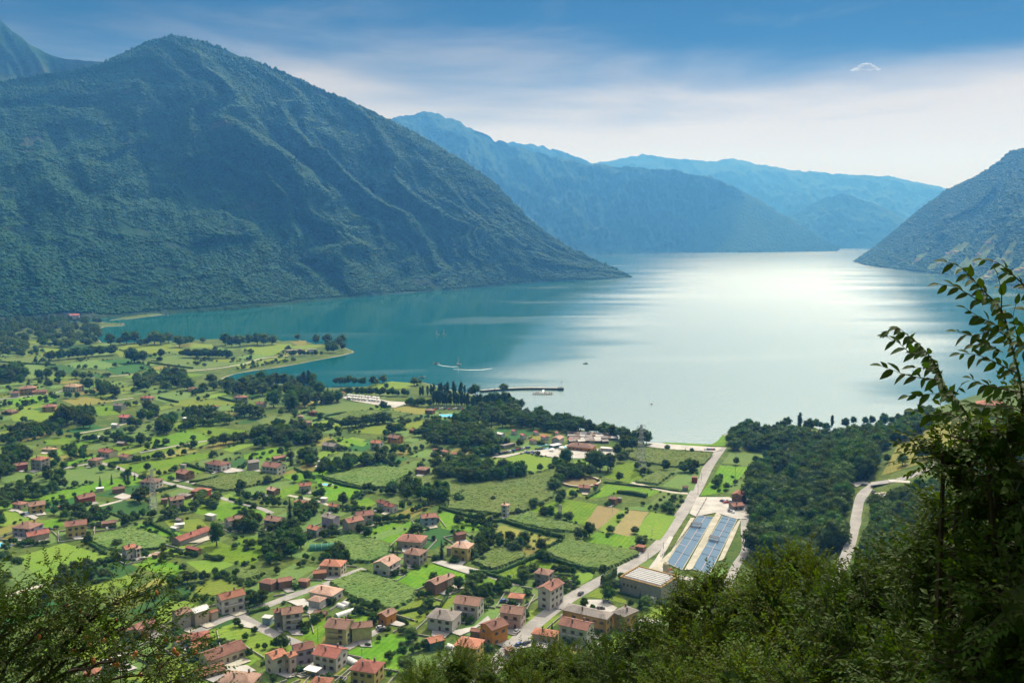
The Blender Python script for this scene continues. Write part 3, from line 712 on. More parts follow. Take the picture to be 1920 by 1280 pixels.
# ------------------------------------------------------------------ roads and yards
M_road = pmat('pale_asphalt', (0.31, 0.30, 0.285), 0.9, 0.15, col2=(0.22, 0.215, 0.205), coord='Object')
M_conc = pmat('pale_concrete', (0.43, 0.42, 0.39), 0.9, 0.12, col2=(0.31, 0.30, 0.275))
M_grav = pmat('gravel_track', (0.42, 0.40, 0.33), 0.95, 0.2, col2=(0.30, 0.29, 0.22))
ROADS = []; NOGO = [np.array([gp(*Z('G', x, y), PZ) for x, y in ((170,775), (215,650), (560,610), (570,760), (560,1010), (480,1180), (-20,1180), (-60,1080))])]
def road(name, w, pts, k='P', mat=None, lift=0.10, label=None):
    P = np.array([hit(*Z(k, pts[i], pts[i+1])) for i in range(0, len(pts), 2)])
    # smooth + resample
    c = [P[0]]
    for i in range(len(P) - 1):
        p0, p1, p2, p3 = P[max(i-1, 0)], P[i], P[i+1], P[min(i+2, len(P)-1)]
        n = max(2, int(np.linalg.norm(p2 - p1) / 5))
        for j in range(1, n + 1):
            t = j / n; c.append(0.5 * ((2*p1) + (-p0+p2)*t + (2*p0-5*p1+4*p2-p3)*t*t + (-p0+3*p1-3*p2+p3)*t**3))
    c = np.array(c); d = np.gradient(c[:, :2], axis=0); d /= np.linalg.norm(d, axis=1, keepdims=True) + 1e-9
    nn = np.stack([-d[:, 1], d[:, 0]], 1); zc = np.maximum(T(c[:, 0], c[:, 1]), PZ)
    zc = np.convolve(np.r_[zc[0], zc[0], zc, zc[-1], zc[-1]], np.ones(5) / 5, 'valid')
    V = []
    for s in (-1, 1):
        q = c[:, :2] + nn * s * w / 2
        V.append(np.column_stack([q, zc + lift]))
    V2 = [v - np.array((0, 0, 0.6)) for v in V]
    n = len(c); A = np.vstack([V2[0], V[0], V[1], V2[1]]); f = []
    for i in range(n - 1):
        for r in range(3): f.append((r*n + i, r*n + i + 1, (r+1)*n + i + 1, (r+1)*n + i))
    ROADS.append((c[:, :2], w))
    return tag(link(name, mesh(name, A, f, mat or M_road)), label, None, None, 'structure')
road('road', 7.5, (890,1290, 935,1238, 985,1186, 1040,1140, 1085,1111, 1130,1086, 1190,1054, 1238,1018, 1272,972, 1304,922, 1330,872, 1354,838), label='main straight road running down to the lake beach')
road('road', 5.5, (330,1215, 375,1182, 420,1160, 455,1150, 507,1132, 560,1112, 615,1094, 650,1078, 684,1066), label='pale lane winding past the village houses', lift=0.12)
road('road', 5.5, (445,1152, 500,1182, 560,1208, 600,1232), label='pale lane dropping past the white house to the row of red roofs', lift=0.14)
road('road', 4.0, (645,1218, 690,1192, 712,1180), label='short pale drive beside the yellow green house', lift=0.13)
road('road', 3.5, (0,1122, 40,1108, 80,1097), mat=M_grav, label='pale farm track behind the fruit tree', lift=0.12)
road('road', 4.0, (820,1053, 860,1063, 900,1072, 940,1087, 975,1096), label='pale lane beside the yellow three storey house', lift=0.12)
road('road', 4.0, (1138,895, 1200,908, 1256,922, 1290,925), label='pale farm lane between meadow and maize', lift=0.13, mat=M_grav)
road('road', 5.0, (1352,840, 1290,836, 1250,834, 1218,830), label='beach parking strip road', lift=0.13, mat=M_conc)
road('road', 4.0, (190,868, 225,878, 262,893, 300,902, 340,912, 380,922, 430,938, 480,950, 510,962), label='lane running between the gardens and maize', lift=0.12)
road('road', 3.5, (262,848, 300,841, 350,832, 412,822), label='straight pale lane across the bright meadow', lift=0.12)
road('road', 3.5, (100,882, 150,872, 190,866), label='short lane behind the grey house', lift=0.13)
road('road', 3.0, (140,813, 200,803, 260,788, 330,776), mat=M_grav, label='thin track beside the far tree rows', lift=0.12)
road('road', 3.0, (130,765, 190,754, 250,746), mat=M_grav, label='thin track beyond the ochre house', lift=0.12)
road('road', 4.5, (0,748, 40,744, 90,738, 130,730), label='lane in front of the ochre farmhouses', lift=0.12)
road('road', 3.5, (350,902, 385,908, 430,892, 480,886), label='lane past the big white house', lift=0.13)
road('road', 3.0, (540,928, 590,938, 620,948), mat=M_grav, label='garden drive at the red roofed house', lift=0.12)
road('road', 3.0, (180,950, 220,940, 250,930), mat=M_conc, label='pale drive to the red brick house', lift=0.12)
road('road', 3.0, (215,1035, 250,1047, 275,1043, 300,1033), mat=M_grav, label='pale drive at the white farmhouse', lift=0.12)
road('road', 4.0, (170,708, 250,702, 330,697, 410,690, 480,678), mat=M_grav, label='pale bank track along the river', lift=0.12)
road('road', 4.0, (455,684, 490,672, 540,667), mat=M_grav, label='pale path over the grassy headland', lift=0.13)
road('road', 9.0, (1560,1120, 1592,1050, 1606,1005, 1614,960, 1622,930, 1645,908), label='curving hillside road above the wood', lift=0.25)
road('road', 7.0, (1632,912, 1680,900, 1740,882, 1790,850, 1850,812), label='hillside road climbing past the sloping meadow', lift=0.35)
road('road', 8.0, (1600,912, 1622,905, 1650,907), label='road junction above the wood', lift=0.30)
road('road', 4.5, (1362,1100, 1380,1060, 1398,1030, 1396,990, 1398,945), label='service lane between fish farm and wood', lift=0.14)
road('road', 5.0, (1600,816, 1640,812, 1665,812), label='car park lane on the wooded shore', lift=0.2)
def drape(name, k, q, mat, label):
    q = [Z(k, *p) for p in q]; n = 22; V = []
    for i in range(n + 1):
        for j in range(n + 1):
            a, b = i / n, j / n; x = (q[0][0]*(1-a) + q[1][0]*a)*(1-b) + (q[3][0]*(1-a) + q[2][0]*a)*b; y = (q[0][1]*(1-a) + q[1][1]*a)*(1-b) + (q[3][1]*(1-a) + q[2][1]*a)*b
            V.append(hit(x, y) + np.array((0, 0, .18)))
    idx = np.arange((n+1)**2).reshape(n+1, n+1); f = np.stack([idx[:-1, :-1], idx[1:, :-1], idx[1:, 1:], idx[:-1, 1:]], -1).reshape(-1, 4)
    return tag(link(name, mesh(name, np.array(V), f, mat, True)), label, None, None, 'structure')
drape('hill_meadow', 'P', [(1652, 892), (1800, 848), (1830, 770), (1690, 822)], M_hay, 'dry olive sloping meadow above the hillside road')
def yard(k, *p, mat=None, name='yard', z=0.16, label=None):
    P = np.array([gp(*Z(k, p[i], p[i+1]), PZ) for i in range(0, len(p), 2)]); NF[0] += 1; NOGO.append(P)
    return flat(name, P, PZ + z + 0.0007 * NF[0], mat or M_conc, label=label)
yard('F', 160,390, 440,345, 700,320, 1080,330, 1090,380, 880,400, 640,395, 420,355, 260,395, label='pale car park in front of the camp restaurant')
yard('F', 1320,310, 1400,285, 1740,310, 1900,330, 1840,350, 1500,330, label='pale gravel beach car park')
yard('G', 180,765, 230,660, 440,660, 540,740, 550,800, 480,800, 350,760, 220,785, label='pale concrete yard of the fish farm')
yard('C', 860,500, 1000,500, 1110,560, 1070,600, 960,570, 880,560, label='pale forecourt behind the brown housing block')
yard('C', 1270,620, 1440,660, 1340,690, 1270,660, label='pale parking court beside the brown housing block')
yard('B', 390,510, 520,490, 620,570, 600,590, 480,550, label='white paved terrace of the modern house')
yard('B', 1600,740, 1800,700, 1900,620, 1920,650, 1760,740, 1690,770, label='pale court between the white houses')
yard('J', 790,660, 900,640, 1160,690, 1320,700, 1200,740, 900,690, mat=M_conc, label='pale caravan park ground')
yard('A', 1680,1010, 1850,990, 1920,1030, 1700,1110, label='pale drive below the long bungalow')
yard('A', 1780,640, 1920,690, 1920,720, 1800,700, label='pale lane corner by the village bend')
yard('C', 1340,270, 1400,190, 1500,20, 1530,30, 1420,240, 1520,310, 1640,330, 1700,340, 1620,370, 1500,340, label='pale track round the fish basins')
yard('D', 1640,330, 1740,310, 1860,330, 1700,350, label='pale yard at the grey barn')
yard('D', 850,530, 920,500, 1000,520, 930,550, label='pale yard by the brown shed')
yard('D', 60,610, 120,620, 290,680, 260,700, 150,650, label='pale poolside paving')
yard('B', 1480,220, 1550,205, 1900,290, 1880,310, 1790,320, label='paved strip beside the yellow house')
yard('C', 400,820, 490,780, 460,850, 330,880, 240,870, label='pale parking by the orange house')
yard('Q', 985,250, 1060,290, 625,1100, 500,1125, mat=M_grav, label='sandy path between the two fish basins')
yard('Q', 600,330, 665,330, 235,1005, 110,1140, 0,1100, 310,830, mat=M_grav, label='sandy path left of the fish basins')
yard('Q', 1310,380, 1370,330, 1250,620, 1090,960, 1010,980, 1200,560, mat=M_grav, label='sandy path right of the fish basins')
# ================================================================== TREES
M_bark = pmat('bark', (0.09, 0.07, 0.05), 0.95, 3.0)
M_leaf = leafmat('broad_leaves', (0.064, 0.126, 0.012), 0.38, 0.75, 0.25, 0.09)
M_pale = leafmat('pale_leaves', (0.092, 0.155, 0.032), 0.32, 0.5, 0.25, 0.04)
M_con = leafmat('dark_needles', (0.011, 0.034, 0.012), 0.10, 0.4, 0.25, 0.03)
M_pop = leafmat('poplar_leaves', (0.048, 0.110, 0.020), 0.3, 0.4, 0.25, 0.04)
M_shrub = leafmat('shrub_leaves', (0.050, 0.105, 0.014), 0.32, 0.5, 0.3, 0.06)
def leaf_cards(g, c, n, size, out=None):
    """n small kinked leaf-clump faces round the points c (m,3); out = outward direction"""
    i = g.integers(0, len(c), n); p = c[i]
    a = g.normal(size=(n, 3)); 
    if out is not None: a = a * 0.75 + out[i] * 1.0
    a /= np.linalg.norm(a, axis=1, keepdims=True)
    t = np.cross(a, g.normal(size=(n, 3))); t /= np.linalg.norm(t, axis=1, keepdims=True); b = np.cross(a, t)
    s = size * np.exp(g.normal(0, 0.35, n))[:, None]
    v = np.stack([p - t * s, p - b * s * 0.55 + a * s * 0.15, p + t * s, p + b * s * 0.55 + a * s * 0.15], 1).reshape(-1, 3)
    f = np.arange(4 * n).reshape(n, 4)
    return v, f
def lobes_mesh(g, cen, rad, cards, size, sub=2, core=0.70):
    V, Fc = [], []; b = 0
    for c, r in zip(cen, rad):
        v, f = ico(sub); k = g.normal(size=(4, 3)) * 2.4; ph = g.random(4) * 6
        d = sum(np.sin(v @ k[i] + ph[i]) for i in range(4)) / 4
        sc = 1 + 0.28 * d + 0.10 * g.normal(size=len(v))
        q = c + v * sc[:, None] * r * core * np.array((1, 1, 0.88)); V.append(q); Fc += [tuple(i + b for i in t) for t in f]; b += len(q)
        q2 = c + v * sc[:, None] * r * np.array((1, 1, 0.88)) * (0.82 + 0.30 * g.random((len(v), 1)))
        up = v[:, 2] > -0.75
        lv, lf = leaf_cards(g, q2[up], cards, size, v[up]); V.append(lv); Fc += [tuple(i + b for i in t) for t in lf.tolist()]; b += len(lv)
    return np.vstack(V), Fc
def trunk_mesh(h, r, g, limbs=4, top=0.55):
    m = MB(); m.tube([(0, 0, -0.6), (0, 0, h * 0.2), (g.normal(0, .02) * h, g.normal(0, .02) * h, h * top), (0, 0, h * (top + .25))], [r * 1.3, r, r * 0.7, r * 0.25], 6)
    for i in range(limbs):
        a = 6.28 * i / limbs + g.random(); z = h * (0.28 + 0.2 * g.random()); e = h * (0.16 + 0.08 * g.random())
        m.tube([(0, 0, z), (math.cos(a) * e * .6, math.sin(a) * e * .6, z + e * .5), (math.cos(a) * e, math.sin(a) * e, z + e * 1.1)], [r * .5, r * .35, r * .12], 5)
    return m.me('trunk', M_bark)
PR = {}                                       # kind -> list of (crown mesh, trunk mesh), all 10 m tall
for i in range(6):                            # broad crowns
    g = np.random.default_rng(200 + i); n = 9 + i % 3; cen, rad = [], []
    for k in range(n):
        a = 6.28 * k / n * 2.4; t = k / n
        rr = (2.3 + 0.5 * g.random()) * math.sin(math.pi * (0.18 + 0.75 * t)) ; z = 3.0 + 5.3 * t
        cen.append((math.cos(a) * rr, math.sin(a) * rr, z)); rad.append(1.75 + 0.55 * g.random() - 0.5 * t)
    cen.append((0, 0, 5.2)); rad.append(2.4)
    v, f = lobes_mesh(g, np.array(cen), rad, 190, 0.34); v[:, 2] *= 10 / v[:, 2].max()
    cm = mesh('crown', v, f, M_leaf, True); tm = trunk_mesh(10, 0.26, g)
    PR.setdefault('b', []).append((cm, tm))
    v2 = v.copy(); v2[:, 2] = v2[:, 2] * 0.96; v2[:, :2] *= 1.22
    PR.setdefault('w', []).append((mesh('crown', v2, f, M_pale, True), tm))
for i in range(4):                            # poplars
    g = np.random.default_rng(300 + i); cen, rad = [], []
    for k in range(11):
        t = k / 10; cen.append((g.normal(0, .22), g.normal(0, .22), 1.7 + 7.6 * t)); rad.append((1.05 + .25 * g.random()) * (0.35 + math.sin(math.pi * (0.12 + 0.80 * t))) * .78)
    v, f = lobes_mesh(g, np.array(cen), rad, 90, 0.28, 2); v[:, 2] *= 10 / v[:, 2].max()
    PR.setdefault('p', []).append((mesh('crown', v, f, M_pop, True), trunk_mesh(10, 0.2, g, 2, 0.6)))
for i in range(3):                            # spruces and cypresses
    g = np.random.default_rng(400 + i); V, Fc = [], []; b = 0; 
    for k in range(15):
        t = k / 14; z = 1.0 + 8.6 * t; r = 2.1 * (1 - t) ** 0.85 + 0.12; nb = int(9 - 4 * t)
        for j in range(nb):
            a = 6.28 * (j + (k % 2) * .5) / nb + g.normal(0, .15); e = r * (0.8 + .35 * g.random()); dx, dy = math.cos(a), math.sin(a)
            for q in range(3):
                w = (0.55 - .14 * q) * (1 - .55 * t); s = e * (q / 3); s2 = e * ((q + 1.25) / 3); zz = z - 0.3 * s; z2 = z - 0.36 * s2
                V += [(dx*s - dy*w, dy*s + dx*w, zz - .12), (dx*s + dy*w, dy*s - dx*w, zz - .12), (dx*s2, dy*s2, z2), (dx*s*.6, dy*s*.6, zz + .22)]
                Fc += [(b, b+2, b+3), (b+1, b+3, b+2), (b, b+1, b+2)]; b += 4
    v = np.array(V); v[:, 2] *= 10 / v[:, 2].max()
    PR.setdefault('c', []).append((mesh('crown', v, Fc, M_con), trunk_mesh(10, 0.2, g, 0, 0.7)))
for i in range(5):                            # shrubs
    g = np.random.default_rng(500 + i); n = 5
    cen = np.array([(g.normal(0, 2.6), g.normal(0, 2.6), 3.2 + g.random() * 2.6) for k in range(n)]); rad = [3.2 + g.random() for k in range(n)]
    v, f = lobes_mesh(g, cen, rad, 90, 0.8, 2); v[:, 2] = np.maximum(v[:, 2], -0.3); v[:, 2] *= 10 / v[:, 2].max()
    PR.setdefault('s', []).append((mesh('crown', v, f, M_shrub, True), None))
KN = {'b': ('broadleaf_tree', 'tree'), 'w': ('willow_tree', 'tree'), 'p': ('poplar_tree', 'tree'), 'c': ('conifer_tree', 'tree'), 's': ('garden_shrub', 'shrub')}
TREES = []                                    # (loc, height, kind, label, group)
def tree(k, x, y, hz, kind, label, group, w=1.0):
    P = hit(*Z(k, x, y)); h = hz / ZO[k][2] / pxm(P[1], P[2]) * 1.02
    TREES.append((P, h, kind, label, group, w))
def trees(k, kind, label, group, *p, w=1.0):
    for i in range(0, len(p), 3): tree(k, p[i], p[i+1], p[i+2], kind, label, group, w)
def row(k, x0, y0, x1, y1, n, h0, h1, kind, label, group, jit=0.3, w=1.0):
    a, b = hit(*Z(k, x0, y0)), hit(*Z(k, x1, y1)); s = np.linalg.norm(b - a) / max(n - 1, 1)
    for i in range(n):
        q = a + (b - a) * i / max(n - 1, 1); x, y = q[0] + rng.normal(0, jit * s), q[1] + rng.normal(0, jit * s)
        h = (h0 + (h1 - h0) * rng.random()) / ZO[k][2] / pxm(q[1], q[2])
        kd = kind if len(kind) == 1 else kind[rng.integers(len(kind))]
        TREES.append((np.array((x, y, float(T(x, y)))), h, kd, label, group, w))
def grove(k, poly, n, h0, h1, kind, label, group, w=1.0, mind=0.55):
    P = np.array([hit(*Z(k, poly[i], poly[i+1])) for i in range(0, len(poly), 2)]); lo, hi = P[:, :2].min(0), P[:, :2].max(0)
    pts = []; tries = 0
    while len(pts) < n and tries < n * 60:
        tries += 1; q = lo + (hi - lo) * rng.random(2)
        if not inpoly(P[:, :2], np.array([q[0]]), np.array([q[1]]))[0]: continue
        h = h0 + (h1 - h0) * rng.random()
        if any(np.hypot(*(q - r[:2])) < mind * 0.5 * (h + r[2]) * 0.8 for r in pts[-80:]): continue
        pts.append((q[0], q[1], h))
    for x, y, h in pts:
        kd = kind if len(kind) == 1 else kind[rng.integers(len(kind))]
        TREES.append((np.array((x, y, float(T(x, y)))), h, kd, label, group, w))
L1 = ('round leafy tree standing on the grassy headland', 'trees of the headland')
for x, y, h in ((830,352,95), (900,345,60), (950,340,100), (1010,335,95), (1050,362,65), (1100,350,60), (1160,345,110), (1205,345,90), (1265,330,85), (1345,362,95), (1395,350,70), (1430,340,70), (1520,330,45), (1690,350,100), (1740,362,95), (1800,360,100), (1870,350,90), (1930,345,95), (1980,350,100), (2040,345,80)): tree('I', x, y, h, 'wb'[(x // 10) % 2], *L1)
row('I', 370,465, 840,420, 15, 70, 95, 'b', 'dark tree in the dense row across the far meadow', 'trees of the far meadow row')
trees('I', 'b', 'dark tree of the small clump amid the far meadow', 'clump amid the far meadow', 985,480,120, 1030,480,85, 1075,480,95, 1010,480,105)
trees('I', 'b', 'single round dark tree alone on the far meadow', None, 1212,442,70)
row('I', 1380,440, 1740,445, 16, 55, 75, 'b', 'dark bushy tree lining the camp road on the headland', 'trees along the headland camp road')
row('I', 1450,498, 1545,505, 2, 25, 35, 's', 'low dark bush alone on the far striped meadow', 'bushes on the far striped meadow')
grove('J', (530,300, 600,250, 700,240, 820,260, 830,310, 740,340, 640,340, 560,320), 13, 11, 17, 'b', 'leafy tree clustered at the sandy tip of the headland', 'trees at the headland tip')
trees('J', 'w', 'slim tree by the water at the head of the field', 'shore trees on the headland', 470,230,50, 290,240,55)
row('J', 40,450, 420,385, 12, 18, 34, 's', 'low bush along the stony headland shore', 'bushes on the headland shore')
row('J', 420,350, 640,345, 8, 30, 60, 'b', 'small tree beside the headland beach house', 'trees by the headland beach house')
grove('I', (90,440, 180,400, 330,410, 260,435), 5, 5, 9, 'w', 'pale rounded bush tree at the far field edge', 'bush trees at the far field edge')
L2 = ('big dark tree along the river before the farmhouses', 'riverside trees')
grove('I', (0,640, 20,560, 150,545, 210,620, 120,680), 12, 12, 19, 'b', *L2)
grove('I', (270,610, 330,570, 500,600, 480,690, 300,660), 12, 9, 15, 'bcb', *L2)
grove('I', (640,690, 760,650, 920,690, 960,740, 780,760), 9, 9, 15, 'b', *L2)
row('I', 570,600, 700,600, 3, 50, 75, 'w', *L2)
L3 = ('leafy tree in the belt along the river inlet', 'inlet tree belt')
grove('I', (1000,600, 1150,570, 1420,590, 1480,640, 1440,690, 1180,700, 1000,690), 24, 10, 17, 'bbw', *L3)
grove('I', (1490,640, 1640,630, 1920,660, 1920,740, 1700,720, 1520,700), 20, 9, 15, 'bw', *L3)
grove('J', (0,600, 200,560, 420,540, 640,560, 660,640, 560,680, 300,650, 0,660), 30, 10, 18, 'bbw', *L3)
trees('J', 'p', 'slim dark poplar spiring above the inlet belt', 'poplars above the inlet belt', 320,580,110, 520,590,130, 555,590,140, 190,560,70)
grove('J', (280,760, 300,660, 540,640, 560,740, 400,770), 9, 14, 20, 'b', 'very large dark tree behind the far meadow', 'large trees behind the far meadow')
grove('J', (570,720, 640,690, 760,690, 790,700, 700,720), 7, 9, 14, 'b', 'dark tree beside the caravan park', 'trees beside the caravan park')
trees('J', 'c', 'dark pointed conifer beside the caravan park', 'conifers by the caravan park', 700,690,120, 735,690,95, 770,695,90, 530,660,85, 205,810,50)
row('J', 750,560, 1060,570, 9, 50, 85, 'bw', 'rounded tree on the shore behind the caravan park', 'shore trees behind the caravan park')
tree('J', 1110,552,68,'w', 'single rounded tree on the open reedy shore', None)
tree('J', 1350,570,70,'w', 'shrubby willow beside the small beach', None)
row('J', 800,640, 1300,650, 17, 45, 72, 'b', 'dark clipped tree in the line above the caravans', 'trees in the line above the caravans', 0.2)
tree('J', 1115,752,75,'b', 'dark round tree beside the caravan park entrance', None)
row('J', 1290,715, 1360,720, 4, 45, 65, 'b', 'small dark tree between caravans and brown field', 'trees between caravans and brown field', .15)
L4 = ('tall slim poplar in the rows by the harbour', 'harbour poplars')
row('K', 110,330, 460,320, 14, 70, 110, 'p', *L4, 0.25)
row('K', 215,395, 460,400, 16, 85, 115, 'p', *L4, 0.25)
row('K', 460,430, 770,420, 17, 95, 125, 'p', *L4, 0.25)
row('K', 620,410, 770,400, 6, 90, 120, 'w', 'broad pale tree among the harbour poplars', 'pale trees at the harbour')
trees('K', 'b', 'leafy tree at the root of the breakwater', 'trees at the breakwater root', 490,330,70, 525,328,95)
tree('K', 738,303,72,'w','single tree growing on the breakwater', None)
tree('K', 670,303,40,'c','small pointed conifer on the breakwater', None)
trees('K', 'b', 'dark bush like tree by the harbour meadow', 'trees by the harbour meadow', 130,410,75, 100,405,60, 180,410,65, 20,400,50, 60,400,50, 40,395,60)
L5 = ('leafy tree shading the lakeside campsite', 'campsite trees')
grove('K', (350,560, 480,470, 640,440, 800,430, 880,520, 780,570, 640,570, 500,580), 46, 9, 14, 'bbw', *L5)
grove('K', (190,700, 200,610, 350,580, 520,600, 640,650, 660,740, 560,750, 400,690, 280,720), 40, 9, 14, 'bbw', *L5)
grove('K', (820,500, 1000,500, 1250,570, 1480,600, 1560,640, 1500,620, 1200,620, 1080,600, 960,590, 840,560), 34, 9, 14, 'b', *L5)
row('K', 920,500, 1600,650, 17, 80, 120, 'bw', 'large tree standing on the campsite shore', 'campsite shore trees', 0.2)
trees('K', 'b', 'dark bushy tree pair at the edge of the campsite shore', 'tree pair on the campsite shore', 838,425,75, 865,425,80)
grove('K', (520,760, 640,720, 700,680, 780,700, 700,760, 620,800), 12, 6, 10, 'bs', 'low tree along the camp parking', 'trees along the camp parking')
row('K', 300,790, 520,810, 7, 25, 55, 'ws', 'small tree by the row of holiday chalets', 'trees by the chalets')
L6 = ('big dark tree beside the beach pylon', 'trees beside the beach pylon')
trees('K', 'b', *L6, 1655,690,120, 1640,745,130, 1700,735,115, 1740,690,130, 1785,690,130, 1810,690,105, 1590,775,95)
L7 = ('dark tree of the dense thicket between maize and camp meadow', 'thicket by the camp meadow')
grove('K', (230,900, 320,850, 480,860, 650,900, 680,960, 560,990, 360,980, 250,950), 26, 9, 14, 'bbw', *L7)
row('K', 720,940, 870,930, 5, 110, 150, 'b', *L7)
row('K', 890,915, 950,915, 2, 25, 35, 's', 'low dark shrub pair at the meadow edge', 'shrubs at the meadow edge')
L8 = ('tall tree of the group in front of the camp restaurant', 'trees before the camp restaurant')
trees('K', 'b', *L8, 1205,845,135, 1125,870,70, 1160,870,80, 1430,880,165, 1400,860,140, 1520,890,140, 1460,900,160, 1545,870,60)
grove('K', (1120,1000, 1160,930, 1280,900, 1420,930, 1440,970, 1280,950, 1190,1010), 12, 7, 12, 'b', 'dark tree behind the round paddock', 'trees behind the round paddock')
row('F', 660,620, 690,740, 4, 80, 120, 'bw', 'tree in the short row beside the tall maize', 'trees beside the tall maize')
trees('F', 'b', 'round tree by the paddock house', 'trees by the paddock house', 770,690,60, 790,680,45)
trees('F', 'b', 'big dark round tree between maize and brown plot', 'pair between maize and brown plot', 820,1005,95, 900,985,120, 860,1000,80)
tree('F', 1375,1090,120,'b','big dark round tree at the roadside barn', None)
trees('F', 'b', 'round tree amid the beach maize', 'trees amid the beach maize', 1475,490,90, 1695,490,90, 1745,495,60, 1305,520,65, 1345,470,45)
row('F', 1470,790, 1560,820, 3, 35, 80, 's', 'wild shrub on the overgrown roadside corner', 'shrubs on the roadside corner')
grove('F', (1390,760, 1450,660, 1600,680, 1600,800, 1540,830, 1400,800), 26, 1.2, 3.0, 's', 'wild shrub on the overgrown roadside corner', 'shrubs on the roadside corner')
row('F', 0,590, 210,560, 6, 100, 140, 'b', *L7)
row('F', 230,560, 390,540, 5, 100, 150, 'b', *L7)
row('F', 0,850, 150,880, 6, 35, 60, 'b', 'small dark tree in the line by the yellow house garden', 'trees by the yellow house garden', .15)
row('F', 90,940, 150,920, 2, 40, 60, 's', 'dark shrub at the dry field corner', 'shrubs at the dry field corner')
grove('C', (40,150, 60,50, 180,20, 260,60, 420,110, 300,120, 160,110), 16, 3.5, 8, 'b', 'tree in the belt along the dry field', 'trees along the dry field')
# zone G shore
trees('G', 'b', 'tree on the right bathing meadow beside the lake', 'trees of the right bathing meadow', 748,205,35, 782,230,70, 808,205,70, 945,235,90, 990,215,65, 1025,215,45, 1060,240,70, 1235,190,55, 1180,215,70, 1310,190,55, 1355,190,60)
tree('G', 888,228,115,'p','tall slim tree alone on the right bathing meadow', None)
tree('G', 1097,208,80,'p','slim poplar by the right bathing meadow beach', None)
trees('G', 'b', 'tree shading the lakeside car park', 'trees of the lakeside car park', 1170,300,95, 1225,275,95, 1300,260,80, 1330,250,75, 1400,235,75, 1430,200,85, 1480,195,60, 1525,185,70, 1585,175,85, 1620,170,70)
trees('G', 'b', 'dark tree at the fish farm fence', 'trees at the fish farm fence', 320,660,55, 385,655,80, 402,660,60)
trees('G', 'b', 'round tree on the sloping meadow', 'trees on the sloping meadow', 1550,455,85, 1660,415,80, 1710,410,90, 1780,380,85, 1450,435,60, 1390,445,45)
trees('G', 'b', 'large tree standing over the road junction', 'trees over the road junction', 1270,540,120, 1330,540,140, 1230,530,110, 1300,545,100)
trees('C', 'b', 'large round tree in front of the white ribbed hall', None, 1045,510,125)
tree('C', 1280,555,130,'c','dark pointed fir beside the white ribbed hall', None)
trees('C', 'b', 'round garden tree behind the brown housing block', 'trees behind the brown block', 925,585,60, 860,560,85, 1210,550,65)
trees('C', 'c', 'slim cypress by the main road bend', 'cypresses at the road bend', 620,710,55, 865,560,80)
row('C', 640,300, 780,310, 6, 50, 80, 'b', 'tree behind the grey village house', 'trees behind the grey house')
trees('C', 'b', 'small tree on the triangular meadow by the road', None, 815,395,50)
row('C', 740,450, 980,330, 10, 22, 55, 'sb', 'roadside shrub beside the triangular meadow', 'roadside shrubs')
grove('C', (60,480, 180,400, 300,370, 290,440, 160,480), 13, 3, 8, 'b', 'garden tree beside the brown roofed white house', 'garden trees at the white house')
trees('C', 'b', 'dark garden tree by the pink white house', 'trees by the pink white house', 450,690,70, 480,700,90, 430,640,60, 500,640,50)
# zone B
tree('B', 1552,190,150,'c','tall dark cypress beside the yellow house', None)
row('B', 1500,200, 1480,190, 2, 40, 50, 's', 'shrub at the foot of the cypress', 'shrubs at the cypress')
grove('B', (990,620, 880,620, 920,580, 1060,640, 1050,690), 7, 3, 6, 'b', 'garden tree between yellow green house and orange house', 'garden trees by the orange house')
tree('B', 1265,915,85,'b','small round tree alone on the striped lawn', None)
row('B', 1340,900, 1480,850, 5, 60, 90, 'b', 'tree around the teal sided shed', 'trees around the teal shed')
row('B', 1380,480, 1470,470, 4, 40, 65, 'b', 'bushy tree beside the pale roofed barn', 'trees beside the pale barn')
trees('B', 'b', 'bushy tree at the end of the pale roofed barn', None, 1680,420,110)
row('B', 890,530, 1080,590, 8, 45, 65, 'b', 'tree of the hedge below the maize square', 'trees of the hedge below the maize')
row('B', 510,720, 660,640, 7, 55, 85, 'bw', 'garden tree beside the white balcony house', 'trees by the white balcony house')
trees('B', 'b', 'dark bush on the rough meadow by the lane', 'bushes on the rough meadow', 150,750,60, 80,800,65, 228,865,55, 300,860,85, 345,860,105, 110,930,80, 35,675,55)
row('B', 110,560, 210,520, 5, 70, 130, 'b', 'large garden tree behind the red roofed house', 'trees behind the red roofed house')
grove('B', (210,230, 240,130, 340,110, 340,240), 8, 5, 9, 'bb', 'dark tree of the clump on the bright meadow', 'clump on the bright meadow')
tree('B', 320,305,65,'b','bushy tree below the meadow clump', None)
grove('B', (350,180, 380,0, 480,0, 500,120, 430,180), 14, 6, 11, 'b', 'tall dark tree in the garden belt', 'garden belt trees')
grove('B', (450,270, 480,170, 640,210, 620,140, 760,160, 780,190, 640,240), 12, 3, 6, 'b', 'orchard tree beside the cream house', 'orchard by the cream house')
row('B', 660,180, 830,200, 7, 35, 60, 'b', 'tree behind the cream house', 'trees behind the cream house')
row('B', 970,300, 1260,300, 8, 25, 45, 's', 'clipped shrub round the pale red roofed house', 'shrubs round the pale red house')
row('B', 1180,170, 1220,180, 2, 60, 85, 'c', 'dark conifer beside the grey house', 'conifers by the grey house')
row('B', 1810,440, 1920,470, 4, 45, 75, 'b', 'tree by the white houses', 'trees by the white houses')
row('B', 1790,190, 1920,120, 7, 60, 95, 'b', 'tree behind the yellow three storey house', 'trees behind the yellow house')
